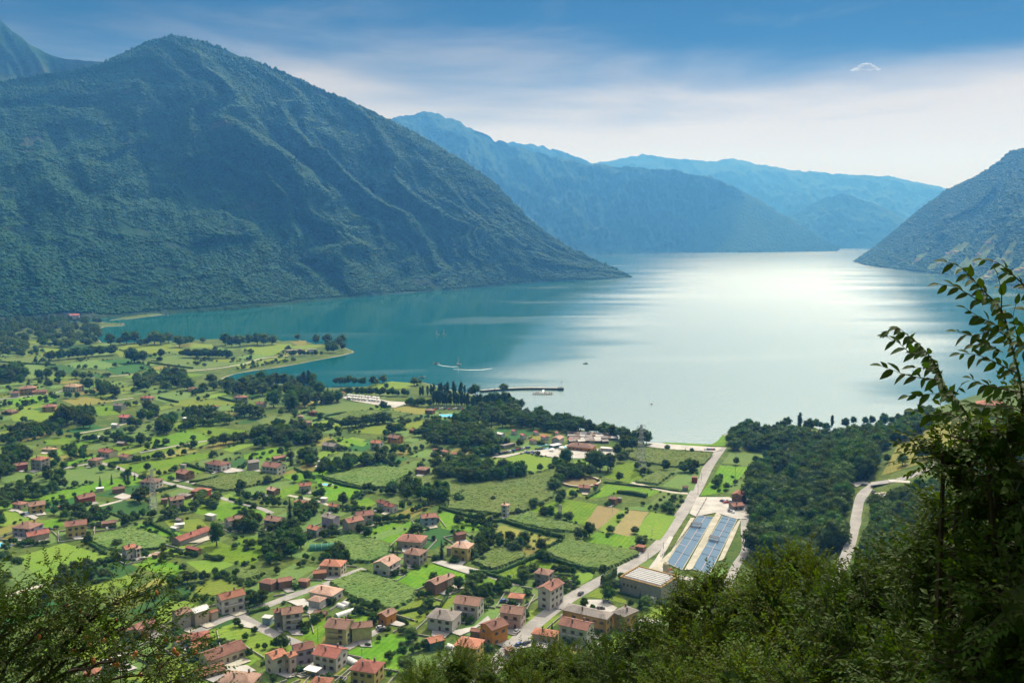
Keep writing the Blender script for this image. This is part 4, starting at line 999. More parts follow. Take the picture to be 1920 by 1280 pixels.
# zone E
trees('E', 'c', 'tall dark spruce above the gardens', 'tall spruces', 425,290,130, 415,690,170, 350,800,90)
grove('E', (430,300, 480,220, 600,220, 590,300), 6, 8, 12, 'b', 'dark rounded tree beside the garden spruce', 'trees beside the spruce')
grove('E', (620,380, 660,300, 800,290, 900,260, 1080,250, 1200,230, 1210,290, 1040,300, 820,330, 720,360), 24, 6, 12, 'bbw', 'tree in the hedge above the central maize', 'trees above the central maize')
grove('E', (0,190, 40,110, 240,70, 300,60, 560,20, 640,60, 620,130, 440,130, 260,150), 34, 8, 14, 'bbw', 'dark tree in the long belt across the plain', 'long tree belt')
row('E', 540,130, 660,40, 6, 60, 100, 'b', 'dark tree in the long belt across the plain', 'long tree belt')
grove('E', (1460,170, 1480,60, 1600,40, 1900,100, 1900,160, 1700,180, 1580,150), 20, 9, 14, 'b', *L5)
row('E', 1170,50, 1240,50, 3, 60, 90, 'b', 'dark rounded tree beside the orange house', 'trees beside the orange house')
row('E', 1380,70, 1470,80, 4, 60, 90, 'b', 'dark tree left of the camp woods', 'trees left of the camp woods')
grove('E', (1500,370, 1540,300, 1700,270, 1920,320, 1920,390, 1700,410), 6, 8, 12, 'b', *L7)
L9 = ('tree of the dark grove beside the white red roofed villa', 'grove by the red roofed villa')
grove('E', (1130,520, 1180,460, 1380,440, 1400,540, 1240,550), 14, 6, 10, 'b', *L9)
grove('E', (1430,560, 1440,480, 1600,500, 1590,560, 1500,590), 9, 7, 11, 'b', *L9)
row('E', 970,480, 1120,500, 6, 40, 75, 'b', 'small tree beside the bright lawn and maize', 'trees beside the bright lawn')
trees('E', 'b', 'rounded garden tree by the terracotta chalet', 'trees by the terracotta chalet', 650,530,80, 590,520,40)
tree('E', 810,590,105,'b','tall garden tree above the small terracotta roof', None)
row('E', 880,540, 1000,500, 6, 25, 40, 's', 'dark clipped shrub along the lawn', 'shrubs along the lawn')
row('E', 700,640, 1000,620, 10, 25, 55, 'bs', 'garden tree above the grey brown farmhouse', 'garden trees above the farmhouse')
grove('E', (560,720, 480,740, 430,620, 520,600, 640,640), 16, 5, 10, 'b', 'dark garden tree around the spruce', 'garden trees around the spruce')
grove('E', (20,800, 60,700, 180,680, 200,780), 7, 7, 11, 'b', 'large dark tree hiding the white cottage', 'trees hiding the white cottage')
grove('E', (240,790, 380,760, 480,820, 470,900, 340,860), 13, 4, 8, 'b', 'dark tree of the garden belt behind the bungalow', 'belt behind the bungalow')
row('E', 640,820, 760,820, 5, 35, 65, 'b', 'tree beside the orange roofed bungalow', 'trees by the orange bungalow')
row('E', 1060,720, 1300,700, 10, 45, 75, 'bw', 'tree in the planted row above the strip of lawn', 'trees above the strip of lawn', .2)
row('E', 1330,640, 1480,600, 6, 40, 70, 'b', 'tree by the blue walled house', 'trees by the blue house')
row('E', 1710,720, 1890,760, 8, 45, 70, 'b', 'small dark tree in the line by the yellow house garden', 'trees by the yellow house garden', .2)
row('E', 80,530, 330,560, 9, 25, 55, 'bs', 'garden tree round the brown chalet', 'trees round the brown chalet')
row('E', 210,590, 370,600, 6, 40, 70, 'b', 'garden tree behind the lane wall', 'trees behind the lane wall')
row('E', 700,140, 800,180, 4, 30, 50, 's', 'bush near the grey cottage', 'bushes near the grey cottage')
row('E', 1060,200, 1300,200, 8, 35, 75, 'b', 'tree by the white red roofed cottage', 'trees by the white cottage')
row('E', 120,220, 300,190, 6, 18, 30, 's', 'small orchard bush on the bright meadow', 'orchard bushes')
tree('E', 1690,560,70,'s','bushy shrub inside the maize', None)
row('E', 1650,830, 1760,790, 4, 30, 55, 'b', 'small tree by the roundel farmhouse', 'trees by the roundel farmhouse')
# zone D
trees('D', 'b', 'large dark tree beside the brown farmstead', None, 1050,570,125)
tree('D', 1625,890,195,'b','very tall dark tree beside the long red barn', None, w=0.75)
grove('D', (320,440, 340,360, 500,390, 510,460, 400,480), 8, 6, 10, 'b', 'dark tree of the clump on the rough field', 'clump on the rough field')
trees('D', 'c', 'young dark conifer on the bright lawn', 'young conifers on the lawn', 752,455,90, 838,430,80, 935,405,70, 962,405,80, 1010,400,55)
grove('D', (0,580, 0,460, 200,450, 330,500, 260,560, 100,570), 26, 3, 7, 'bs', 'tree of the wild thicket left of the rough field', 'wild thicket')
grove('D', (0,390, 0,220, 120,200, 220,230, 210,280, 110,300, 80,380), 16, 8, 13, 'b', 'large tree around the grey terracotta house', 'trees round the grey house')
row('D', 370,260, 440,320, 4, 60, 100, 'b', 'large tree around the grey terracotta house', 'trees round the grey house')
grove('D', (500,240, 560,180, 660,200, 640,260), 7, 6, 9, 'b', 'tree by the small reddish house', 'trees by the reddish house')
row('D', 1000,270, 1180,240, 6, 40, 60, 'b', 'garden tree beside the white verandah house', 'trees by the verandah house')
trees('D', 'b', 'rounded tree on the long bright meadow', 'trees on the long bright meadow', 1108,330,65, 980,325,30, 890,330,30)
row('D', 1390,290, 1300,320, 4, 25, 45, 's', 'garden shrub at the brown two roofed house', 'shrubs at the two roofed house')
grove('D', (1460,610, 1480,520, 1620,520, 1700,560, 1640,620), 12, 5, 8, 'w', 'pale tree behind the brick red block', 'trees behind the brick block')
grove('D', (480,700, 500,620, 640,640, 760,640, 820,700, 700,740, 600,720), 18, 4, 9, 'b', 'dark tree between the yellow house and the green plot', 'trees above the yellow house')
trees('D', 'b', 'dark tree beside the low farm sheds', 'trees beside the low sheds', 950,745,100, 985,720,60, 410,660,65, 420,600,60)
row('D', 1000,690, 1440,640, 14, 45, 75, 'b', 'tree in the belt below the brown farmstead', 'belt below the brown farmstead')
row('D', 1210,930, 1240,940, 2, 45, 60, 'b', 'dark tree at the farmyard drive', 'trees at the farmyard drive')
row('D', 1280,960, 1480,970, 8, 40, 65, 'b', 'garden tree by the red stable', 'trees by the red stable')
row('D', 1560,990, 1660,1000, 5, 30, 50, 's', 'shrub by the red stable', 'shrubs by the red stable')
row('D', 660,1050, 890,990, 10, 30, 55, 's', 'dark hedge shrub along the yellow meadow', 'shrubs along the yellow meadow', .2)
row('D', 0,970, 160,1020, 8, 35, 60, 's', 'dark shrub of the bank beside the yellow meadow', 'shrub bank by the yellow meadow', .2)
row('D', 40,880, 330,890, 9, 30, 55, 'sb', 'garden shrub behind the red annex', 'shrubs behind the red annex')
row('D', 1800,790, 1900,790, 5, 80, 110, 'b', 'large dark tree hiding the white cottage', 'trees hiding the white cottage')
tree('A', 880,100,66,'w','umbrella shaped pine beside the white farmhouse', None, w=1.2)
grove('A', (420,400, 440,300, 640,240, 690,310, 640,390, 520,420), 14, 4, 8, 'b', 'tree of the thicket behind the fruit tree', 'thicket behind the fruit tree')
row('A', 1290,400, 1500,360, 5, 80, 120, 'b', 'dark tree between two mown meadows', 'trees between the mown meadows')
row('A', 1520,350, 1600,330, 3, 45, 60, 'b', 'dark tree between two mown meadows', 'trees between the mown meadows')
row('A', 1320,480, 1640,520, 8, 35, 60, 'sb', 'shrub above the grey barn', 'shrubs above the grey barn')
row('A', 1640,330, 1900,290, 8, 30, 60, 'sb', 'hedge shrub beside the central maize square', 'hedge shrubs by the maize square')
row('A', 1640,330, 1920,390, 9, 25, 40, 's', 'hedge shrub beside the central maize square', 'hedge shrubs by the maize square')
row('A', 1560,830, 1740,840, 6, 30, 55, 's', 'hedge shrub by the long bungalow', 'shrubs by the long bungalow')
# zone I middle
grove('I', (400,960, 440,880, 560,870, 690,930, 680,970, 500,980), 16, 9, 15, 'b', 'dark tree of the big grove below the ochre villa', 'grove below the ochre villa')
trees('I', 'b', 'tall dark tree of the big grove below the ochre villa', 'grove below the ochre villa', 500,950,170, 650,900,110)
grove('I', (0,1100, 70,1000, 300,980, 490,1000, 470,1040, 240,1060, 120,1120), 32, 6, 11, 'b', 'tree of the orchard row left of the track', 'left orchard rows')
row('I', 380,960, 240,960, 5, 30, 50, 's', 'hedge bush below the ochre villa', 'bushes below the ochre villa')
grove('I', (1160,1040, 1170,940, 1300,930, 1310,1000, 1240,1040), 10, 9, 14, 'b', 'large dark tree above the bright far meadow', 'trees above the bright far meadow')
grove('I', (1060,920, 1060,840, 1170,820, 1180,900, 1120,950), 10, 8, 13, 'b', 'dark tree amid the far cottages', 'trees amid the far cottages')
row('I', 970,960, 1040,960, 4, 50, 80, 'b', 'dark tree amid the far cottages', 'trees amid the far cottages')
grove('I', (1360,900, 1400,860, 1560,840, 1740,900, 1760,950, 1460,960, 1330,1000), 32, 6, 11, 'bbs', 'tree of the belt left of the middle meadow', 'belt left of the middle meadow')
row('I', 1810,850, 1920,900, 4, 80, 120, 'w', 'tall pale tree pair by the far cottages', 'tall pale trees')
row('I', 320,770, 430,750, 4, 35, 50, 'b', 'dark round tree before the ochre farmhouse', 'trees before the ochre farmhouse')
row('I', 480,745, 570,745, 3, 45, 65, 'b', 'dark round tree before the tan house', 'trees before the tan house')
row('I', 630,720, 700,720, 3, 35, 45, 'b', 'small tree beside the river meadow', 'trees beside the river meadow')
row('I', 20,810, 200,790, 5, 25, 50, 'b', 'small tree near the round brown barn', 'trees near the round barn')
row('I', 640,860, 700,850, 2, 60, 90, 'c', 'dark conifer right of the big grove', 'conifers by the big grove')
row('I', 590,1060, 800,1080, 8, 35, 70, 'b', 'tree scattered below the far track', 'trees below the far track')
row('I', 860,1060, 1080,1100, 8, 50, 90, 'b', 'tree of the gardens below the bright strip', 'trees below the bright strip')
trees('I', 'b', 'large tree beside the thin lane', 'trees beside the thin lane', 895,1060,85, 1055,1100,100, 1180,1100,55, 1180,1120,40)
row('I', 1610,1110, 1740,1080, 4, 70, 100, 'w', 'pale tree pair beside the straight lane', 'pale trees beside the lane')
row('J', 820,890, 1130,850, 12, 75, 105, 'bw', 'tall tree in the clipped row across the maize', 'clipped row across the maize', .15)
row('J', 60,810, 160,800, 4, 70, 110, 'b', 'tall pale tree pair by the far cottages', 'tall pale trees')
row('J', 480,780, 660,800, 6, 25, 40, 's', 'bush beside the small red house', 'bushes beside the small red house')
row('J', 1290,850, 1400,820, 5, 25, 40, 's', 'bush between maize and pool', 'bushes between maize and pool')
row('J', 1420,820, 1640,830, 9, 25, 45, 'b', 'low tree beside the camp pool', 'trees beside the camp pool')
grove('J', (1370,960, 1400,880, 1520,870, 1560,940, 1500,970), 10, 8, 12, 'b', *L5)
row('J', 600,910, 740,890, 5, 50, 80, 'b', 'dark tree in the long belt across the plain', 'long tree belt')

# --- solid woods: nobody could count these
WOODS = []
def wood(k, poly, n, h0, h1, label, kinds='bbw'):
    i0 = len(TREES); grove(k, poly, n, h0, h1, kinds, label, 'wood', mind=0.46)
    pts = TREES[i0:]; del TREES[i0:]; WOODS.append((label, pts))
wood('G', (560,760, 570,570, 700,460, 860,420, 1000,350, 1200,330, 1350,400, 1350,520, 1225,560, 1240,660, 1235,780, 1195,960, 1120,1110, 700,1110, 570,1030), 400, 8, 19, 'dark broadleaf wood between fish farm and hillside road', 'bbwb')
wood('G', (435,350, 430,260, 560,225, 700,270, 900,265, 980,290, 1150,310, 1300,300, 1500,265, 1700,135, 1745,180, 1690,260, 1400,395, 1200,385, 1000,380, 860,400, 640,380), 300, 7, 13, 'dark shore wood below the sloping meadow')
wood('G', (1340,720, 1640,640, 1760,600, 1780,700, 1930,720, 2050,700, 2050,1150, 1450,1200, 1220,1180, 1290,960), 300, 6, 12, 'hillside wood right of the curving road')
wood('P', (0,612, 110,612, 180,618, 188,640, 175,652, 110,655, 60,668, 0,672, -250,720, -250,640), 420, 8, 16, 'rounded swamp wood at the far left lake end', 'wwb')
wood('P', (-60,604, 60,601, 130,600, 185,601, 190,607, 110,611, 0,613), 60, 8, 15, 'wood at the mountain foot behind the red hotel')
wood('G', (1800,420, 1920,330, 2100,260, 2300,200, 2300,600, 1990,640), 240, 6, 12, 'hill wood behind the right hand branches')

SPC = {k: bpy.data.collections.new('tree_shapes') for k in 'bwpcs'}
for k in PR:
    for cm, tm in PR[k]:
        o = bpy.data.objects.new('tree_shape', cm); SPC[k].objects.link(o)
def scatter_trees(name, pts, label):
    for kd in sorted(set(p[2] for p in pts)):
        q = [p for p in pts if p[2] == kd]
        gn_scatter(name, [p[0] for p in q], [(p[1] / 10 * p[5],) * 2 + (p[1] / 10,) for p in q], SPC[kd], label=label)
NGB = [(P, (P[:, 0].min(), P[:, 0].max(), P[:, 1].min(), P[:, 1].max())) for P in NOGO]; RP_ = np.vstack([c for c, w in ROADS]); RW_ = np.concatenate([np.full(len(c), w) for c, w in ROADS])
def on_road(x, y, m=0.0):
    return bool(np.any((RP_[:, 0] - x)**2 + (RP_[:, 1] - y)**2 < (RW_ / 2 + m)**2)) or any(b[0] < x < b[1] and b[2] < y < b[3] and inpoly(P, np.array([x]), np.array([y]))[0] for P, b in NGB)
def in_corn(x, y):
    return any(t == 'c' and inpoly(P, np.array([x]), np.array([y]))[0] for P, t in FIELDS)
def relabel(t, med):
    P, h, kd, label, group, w = t
    for a in ('leafy ', 'dark ', 'large '):
        if label.startswith(a): label = label[len(a):]
    if label.startswith('bank'): return t
    size = 'tall' if h > med * 1.15 else ('low' if h < med * 0.87 else 'middling')
    return P, h, kd, size + ' ' + {'b': 'dark', 'w': 'pale', 's': 'bushy', 'c': 'needle', 'p': 'slim'}[kd] + ' ' + label, group, w
KEEP = [proj((*p, float(T(*p)) + .3)) for c, w in ROADS[20:23] for p in c] + [(1650 + 12*i, 886 - 5*i - 7*j) for i in range(11) for j in range(6)]
def hides(t):
    P, h = t[0], t[1]; x, y = proj(P); xt, yt = proj(P + np.array((0, 0, h))); w = .30 * (y - yt)
    return any(abs(a - x) < w + 2 and yt - 1 < b < y for a, b in KEEP)
for label, pts in WOODS:
    pts = [t for t in pts if not (t[0][1] < 900 and (on_road(t[0][0], t[0][1], 3) or hides(t)))]
    scatter_trees('woodland', pts, label)
def plant_trees():
    left = []
    TREES[:] = [t for t in TREES if not any((t[0][0] - a)**2 + (t[0][1] - b)**2 < (r * .62 + t[1] * .22)**2 for a, b, r in BUILT)]
    gc = {}
    for t in TREES:
        if t[4]: gc.setdefault(t[4], []).append(t[1])
    TREES[:] = [relabel(t, float(np.median(gc[t[4]]))) if t[4] and len(gc[t[4]]) > 9 and t[3].split()[0] in ('leafy', 'dark', 'tree', 'large') else t for t in TREES]
    for kd in 'bwpcs':
        L = [t for t in TREES if t[2] == kd and not on_road(t[0][0], t[0][1], 0.5)]
        L.sort(key=lambda t: -t[1] * pxm(t[0][1]))
        for n, (P, h, k, label, group, w) in enumerate(L):
            if n >= 298: left.append((P, h, k, label, group, w)); continue
            cm, tm = PR[kd][n % len(PR[kd])]
            name, cat = KN[kd]
            if 'umbrella' in label: name, cat = 'umbrella_pine', 'tree'
            a = random.random() * 6.28; s = h / 10 * w
            if tm is None:
                o = link(name, cm, None, (P[0], P[1], P[2] - 0.1)); o.rotation_euler.z = a; o.scale = (s, s, h / 10)
            else:
                o = empty(name, (P[0], P[1], P[2]), a); o.scale = (s, s, h / 10)
                link('crown', cm, o); link('trunk', tm, o)
            tag(o, label, cat, group)
    ge = np.random.default_rng(8)
    for P, t in FIELDS:                              # bushes and small trees along the plot edges
        if t == 's': continue
        for i in range(len(P)):
            a, b = P[i], P[(i + 1) % len(P)]; L = np.hypot(*(b - a))
            if ge.random() < .42: continue
            u0, u1 = sorted(ge.random(2)); 
            for u in np.arange(u0, u1, max(.02, ge.uniform(2.5, 7) / max(L, 1))):
                q = a + (b - a) * u + ge.normal(0, .8, 2)
                if q[1] > 1350 or on_road(q[0], q[1], 1.2) or any((q[0]-x)**2 + (q[1]-y)**2 < (r + 1)**2 for x, y, r in BUILT): continue
                if segdist(SH, q[0:1], q[1:2])[0] < 10 or any(t2 == 's' and inpoly(P2, q[0:1], q[1:2])[0] for P2, t2 in FIELDS0): continue
                k = 's' if ge.random() < .72 else 'bw'[int(ge.integers(2))]
                left.append((np.array((q[0], q[1], PZ)), ge.uniform(.9, 2.6) if k == 's' else ge.uniform(3, 8), k, '', None, 1.0))
    if left: scatter_trees('scattered_trees', left, 'smaller trees and bushes scattered over the plain')

# ------------------------------------------------------------------ hedges
def hedge(k, pts, w, h, label):
    P = np.array([hit(*Z(k, pts[i], pts[i+1])) for i in range(0, len(pts), 2)]); c = []
    for i in range(len(P) - 1):
        n = max(1, int(np.linalg.norm(P[i+1] - P[i]) / 0.9)); c += [P[i] + (P[i+1] - P[i]) * j / n for j in range(n)]
    c = np.array(c); n = len(c); g = np.random.default_rng(n)
    d = np.gradient(c[:, :2], axis=0); d /= np.linalg.norm(d, axis=1, keepdims=True) + 1e-9; nn = np.column_stack([-d[:, 1], d[:, 0], np.zeros(n)])
    prof = [(-.5, 0), (-.55, .55), (-.35, .95), (0, 1.05), (.35, .95), (.55, .55), (.5, 0)]
    hh = h * (0.75 + 0.5 * fbm(np.arange(n) / 5.0, np.zeros(n) + n, 3, 3)); V = np.stack([c + nn * (a * w) * (0.85 + .3 * g.random((n, 1))) + np.array((0, 0, 1)) * (b * hh)[:, None] for a, b in prof], 1)
    V += g.normal(0, 0.12, V.shape); m = len(prof); idx = np.arange(n * m).reshape(n, m)
    f = np.stack([idx[:-1, :-1], idx[1:, :-1], idx[1:, 1:], idx[:-1, 1:]], -1).reshape(-1, 4).tolist()
    base = V.reshape(-1, 3); lv, lf = leaf_cards(g, base[base[:, 2] > base[:, 2].min() + .2 * h], min(2600, n * 10), 0.34)
    allv = np.vstack([base, lv]); f += [tuple(i + len(base) for i in q) for q in lf.tolist()]
    tag(link('hedge', mesh('hedge', allv, f, M_shrub, True)), label, 'hedge', None)
hedge('F', (1110,655, 1230,670, 1340,690), 3.0, 2.4, 'thick dark clipped hedge beside the small brown barn')
hedge('C', (1000,385, 1050,345, 1100,310), 2.5, 5.0, 'tall dark hedge block at the main road edge')
hedge('D', (690,600, 850,660, 960,700), 1.2, 1.2, 'low hedge between the two green plots')
hedge('D', (640,860, 740,920, 800,960), 1.5, 1.6, 'hedge along the left edge of the maize square')
hedge('D', (1110,720, 1250,790, 1330,830), 1.5, 1.5, 'dark hedge along the bright strip by the red barn')
hedge('B', (1600,470, 1540,560, 1380,570, 1200,610), 1.2, 1.4, 'thin hedge round the mustard meadow')
hedge('B', (1210,640, 1290,670, 1300,690), 1.2, 1.8, 'short hedge at the orange house garden')
hedge('C', (0,300, 200,300, 500,180), 2.0, 2.0, 'hedge dividing the two maize plots')
hedge('C', (130,310, 280,350, 420,390), 1.6, 1.6, 'hedge along the lane by the bright square meadow')
hedge('C', (490,180, 640,210, 850,270, 940,290), 1.6, 2.0, 'hedge in front of the big maize square')
hedge('C', (690,60, 540,130, 500,160), 1.4, 1.8, 'hedge beside the dry brown field')
hedge('F', (130,880, 240,870, 380,910, 560,960, 720,1000), 2.2, 2.2, 'dark hedge between maize and dry field')
hedge('F', (1010,580, 1200,600, 1400,620, 1600,650), 1.0, 1.0, 'low hedge along the farm lane')
hedge('F', (880,700, 980,640), 1.6, 1.6, 'short hedge by the paddock drive')
hedge('E', (450,320, 600,380), 1.5, 1.6, 'hedge between bright lawn and allotment')
hedge('E', (660,390, 800,440, 960,470), 1.6, 1.8, 'hedge along the front of the central maize')
hedge('E', (1540,610, 1700,660, 1860,700), 1.8, 1.8, 'hedge at the foot of the large maize field')
hedge('E', (0,420, 120,410, 240,390), 1.4, 1.5, 'hedge dividing the left maize and meadow')
hedge('E', (1590,540, 1660,530, 1720,490), 2.2, 2.2, 'wild hedge crossing the large maize')
hedge('D', (1400,290, 1500,320, 1600,350), 1.6, 1.8, 'clipped hedge beside the brown two roofed house')
hedge('D', (1420,420, 1560,400, 1640,370), 1.4, 1.6, 'hedge beside the long maize strip')
hedge('D', (820,280, 960,270, 1060,250), 1.6, 1.8, 'hedge before the red roofed verandah house')
hedge('D', (1120,490, 1200,480, 1330,450), 1.6, 1.8, 'hedge by the white house with brown roof')
hedge('D', (1720,545, 1830,570, 1920,590), 1.4, 1.6, 'dark hedge along the walled lane')
hedge('J', (590,840, 700,800, 840,775), 1.6, 1.8, 'straight dark hedge beside the red cottage')
hedge('J', (680,820, 760,845, 820,865), 2.0, 2.4, 'dark hedge in front of the clipped tree row')
hedge('B', (100,600, 170,580, 270,560), 2.4, 1.8, 'leafy hedge at the lane bend')
hedge('B', (880,560, 990,610, 1080,620), 1.4, 1.5, 'hedge under the maize square')
hedge('B', (200,990, 300,940, 400,900), 1.2, 1.5, 'hedge behind the row of red roofs')
hedge('C', (1120,450, 1280,490, 1400,520, 1530,560), 0.8, 1.0, 'low hedge along the ribbed hall fence')
hedge('I', (1640,745, 1720,765, 1810,785), 1.8, 2.0, 'dark hedge behind the far bright meadow')
hedge('I', (1190,745, 1260,765, 1340,780), 1.8, 2.0, 'dark hedge by the far red villa')
hedge('I', (0,475, 200,490, 420,500), 1.6, 1.8, 'dark hedge line across the far fields')
hedge('I', (1110,480, 1250,500, 1450,525), 1.6, 1.8, 'dark hedge line across the far striped meadow')
# ================================================================== HOUSES
WALL = {'white': (0.62, 0.60, 0.57), 'cream': (0.60, 0.53, 0.38), 'yellow': (0.62, 0.48, 0.16), 'orange': (0.60, 0.26, 0.05), 'grey': (0.36, 0.34, 0.31), 'pink': (0.62, 0.47, 0.43),
        'brown': (0.28, 0.17, 0.10), 'lilac': (0.42, 0.38, 0.50), 'beige': (0.46, 0.39, 0.30), 'red': (0.36, 0.085, 0.055), 'blue': (0.30, 0.42, 0.52), 'lime': (0.54, 0.52, 0.24), 'ochre': (0.50, 0.32, 0.11), 'teal': (0.08, 0.18, 0.18)}
ROOF = {'terra': ((0.40, 0.175, 0.105), (0.27, 0.115, 0.075)), 'red': ((0.31, 0.115, 0.085), (0.21, 0.08, 0.06)), 'brown': ((0.28, 0.165, 0.12), (0.20, 0.12, 0.09)), 'grey': ((0.26, 0.235, 0.215), (0.19, 0.17, 0.155)),
        'pale': ((0.48, 0.32, 0.25), (0.38, 0.24, 0.18)), 'rust': ((0.30, 0.145, 0.105), (0.20, 0.10, 0.075)), 'white': ((0.72, 0.72, 0.70), (0.6, 0.6, 0.58)), 'pinkred': ((0.48, 0.16, 0.15), (0.37, 0.12, 0.115)), 'tan': ((0.40, 0.28, 0.17), (0.3, 0.2, 0.12))}
def roof_mat(k):
    n = 'roof_tiles_' + k
    if n in MATS: return MATS[n]
    m = bpy.data.materials.new(n); m.use_nodes = True; nt = nodes(m); MATS[n] = m
    t = N(nt, 'ShaderNodeTexCoord'); oi = N(nt, 'ShaderNodeObjectInfo')
    a = N(nt, 'ShaderNodeTexNoise', {'Vector': t.outputs['Object'], 'Scale': 1.6, 'Detail': 5.0, 'Roughness': 0.75})
    b = N(nt, 'ShaderNodeTexNoise', {'Vector': t.outputs['Object'], 'Scale': 0.22, 'Detail': 3.0})
    w = N(nt, 'ShaderNodeTexWave', {'Vector': t.outputs['Object'], 'Scale': 1.1, 'Distortion': 0.6, 'Detail': 1.0}, bands_direction='Y')
    c = mixc(nt, maprange(nt, a.outputs[0], 0.38, 0.60), *ROOF[k])
    c = mixc(nt, math_(nt, 'MULTIPLY', maprange(nt, b.outputs[0], 0.45, 0.7), 0.65), c, tuple(x * 0.55 for x in ROOF[k][1]))
    hs = N(nt, 'ShaderNodeHueSaturation', {'Color': c, 'Value': math_(nt, 'MULTIPLY_ADD', oi.outputs['Random'], 0.5, 0.72)})
    p = N(nt, 'ShaderNodeBsdfPrincipled', {'Base Color': hs.outputs[0], 'Roughness': 0.85, 'Specular IOR Level': 0.2})
    bp = N(nt, 'ShaderNodeBump', {'Height': w.outputs['Fac'], 'Strength': 0.5, 'Distance': 0.1}); nt.links.new(bp.outputs[0], p.inputs['Normal'])
    N(nt, 'ShaderNodeOutputMaterial', {0: p.outputs[0]}); return m
def wall_mat(k): return pmat('wall_' + k, WALL[k], 0.9, 0.5, col2=tuple(x * 0.78 for x in WALL[k]), spec=0.15)
M_pane = pmat('window_pane', (0.03, 0.035, 0.04), 0.15, spec=0.5)
M_frame = pmat('window_frame', (0.30, 0.24, 0.18), 0.6)
M_shut = pmat('brown_shutter', (0.13, 0.075, 0.045), 0.7)
M_rail = pmat('balcony_rail', (0.16, 0.09, 0.05), 0.7)
M_white = pmat('white_paint', (0.72, 0.72, 0.70), 0.6, 0.4, col2=(0.62, 0.62, 0.6))
M_metal = pmat('galvanised_steel', (0.45, 0.46, 0.47), 0.5, metal=0.3)
def win_mesh(w, h, sh):
    m = MB(); m.box(-w/2, w/2, -0.06, 0.03, -h/2, h/2, 1); t = 0.09
    m.box(-w/2 - t, w/2 + t, -0.06, 0.07, h/2, h/2 + t, 0).box(-w/2 - t, w/2 + t, -0.06, 0.14, -h/2 - t, -h/2, 0).box(-w/2 - t, -w/2, -0.06, 0.07, -h/2, h/2, 0).box(w/2, w/2 + t, -0.06, 0.07, -h/2, h/2, 0).box(-.03, .03, -0.06, 0.05, -h/2, h/2, 0)
    if sh:
        for s in (-1, 1): m.box(min(s*(w/2 + t), s*(w/2 + t + w*.42)), max(s*(w/2 + t), s*(w/2 + t + w*.42)), 0.01, 0.06, -h/2, h/2, 2)
    return m.me('window', [M_frame, M_pane, M_shut])
WINM = {True: win_mesh(0.95, 1.3, True), False: win_mesh(1.0, 1.2, False)}
DOORM = MB().box(-.5, .5, -.05, .06, 0, 2.1).box(-.6, .6, -.05, .04, 2.1, 2.2).me('door', M_shut)
CHIM = MB().box(-.32, .32, -.32, .32, -1.0, 1.0, 0).box(-.42, .42, -.42, .42, 1.0, 1.12, 1).box(-.25, .25, -.25, .25, 1.12, 1.3, 1).me('chimney', [pmat('chimney_brick', (0.36, 0.22, 0.17), 0.9, 2.0), pmat('chimney_cap', (0.2, 0.19, 0.18), 0.9)])
BUILT = []; YARDS = []
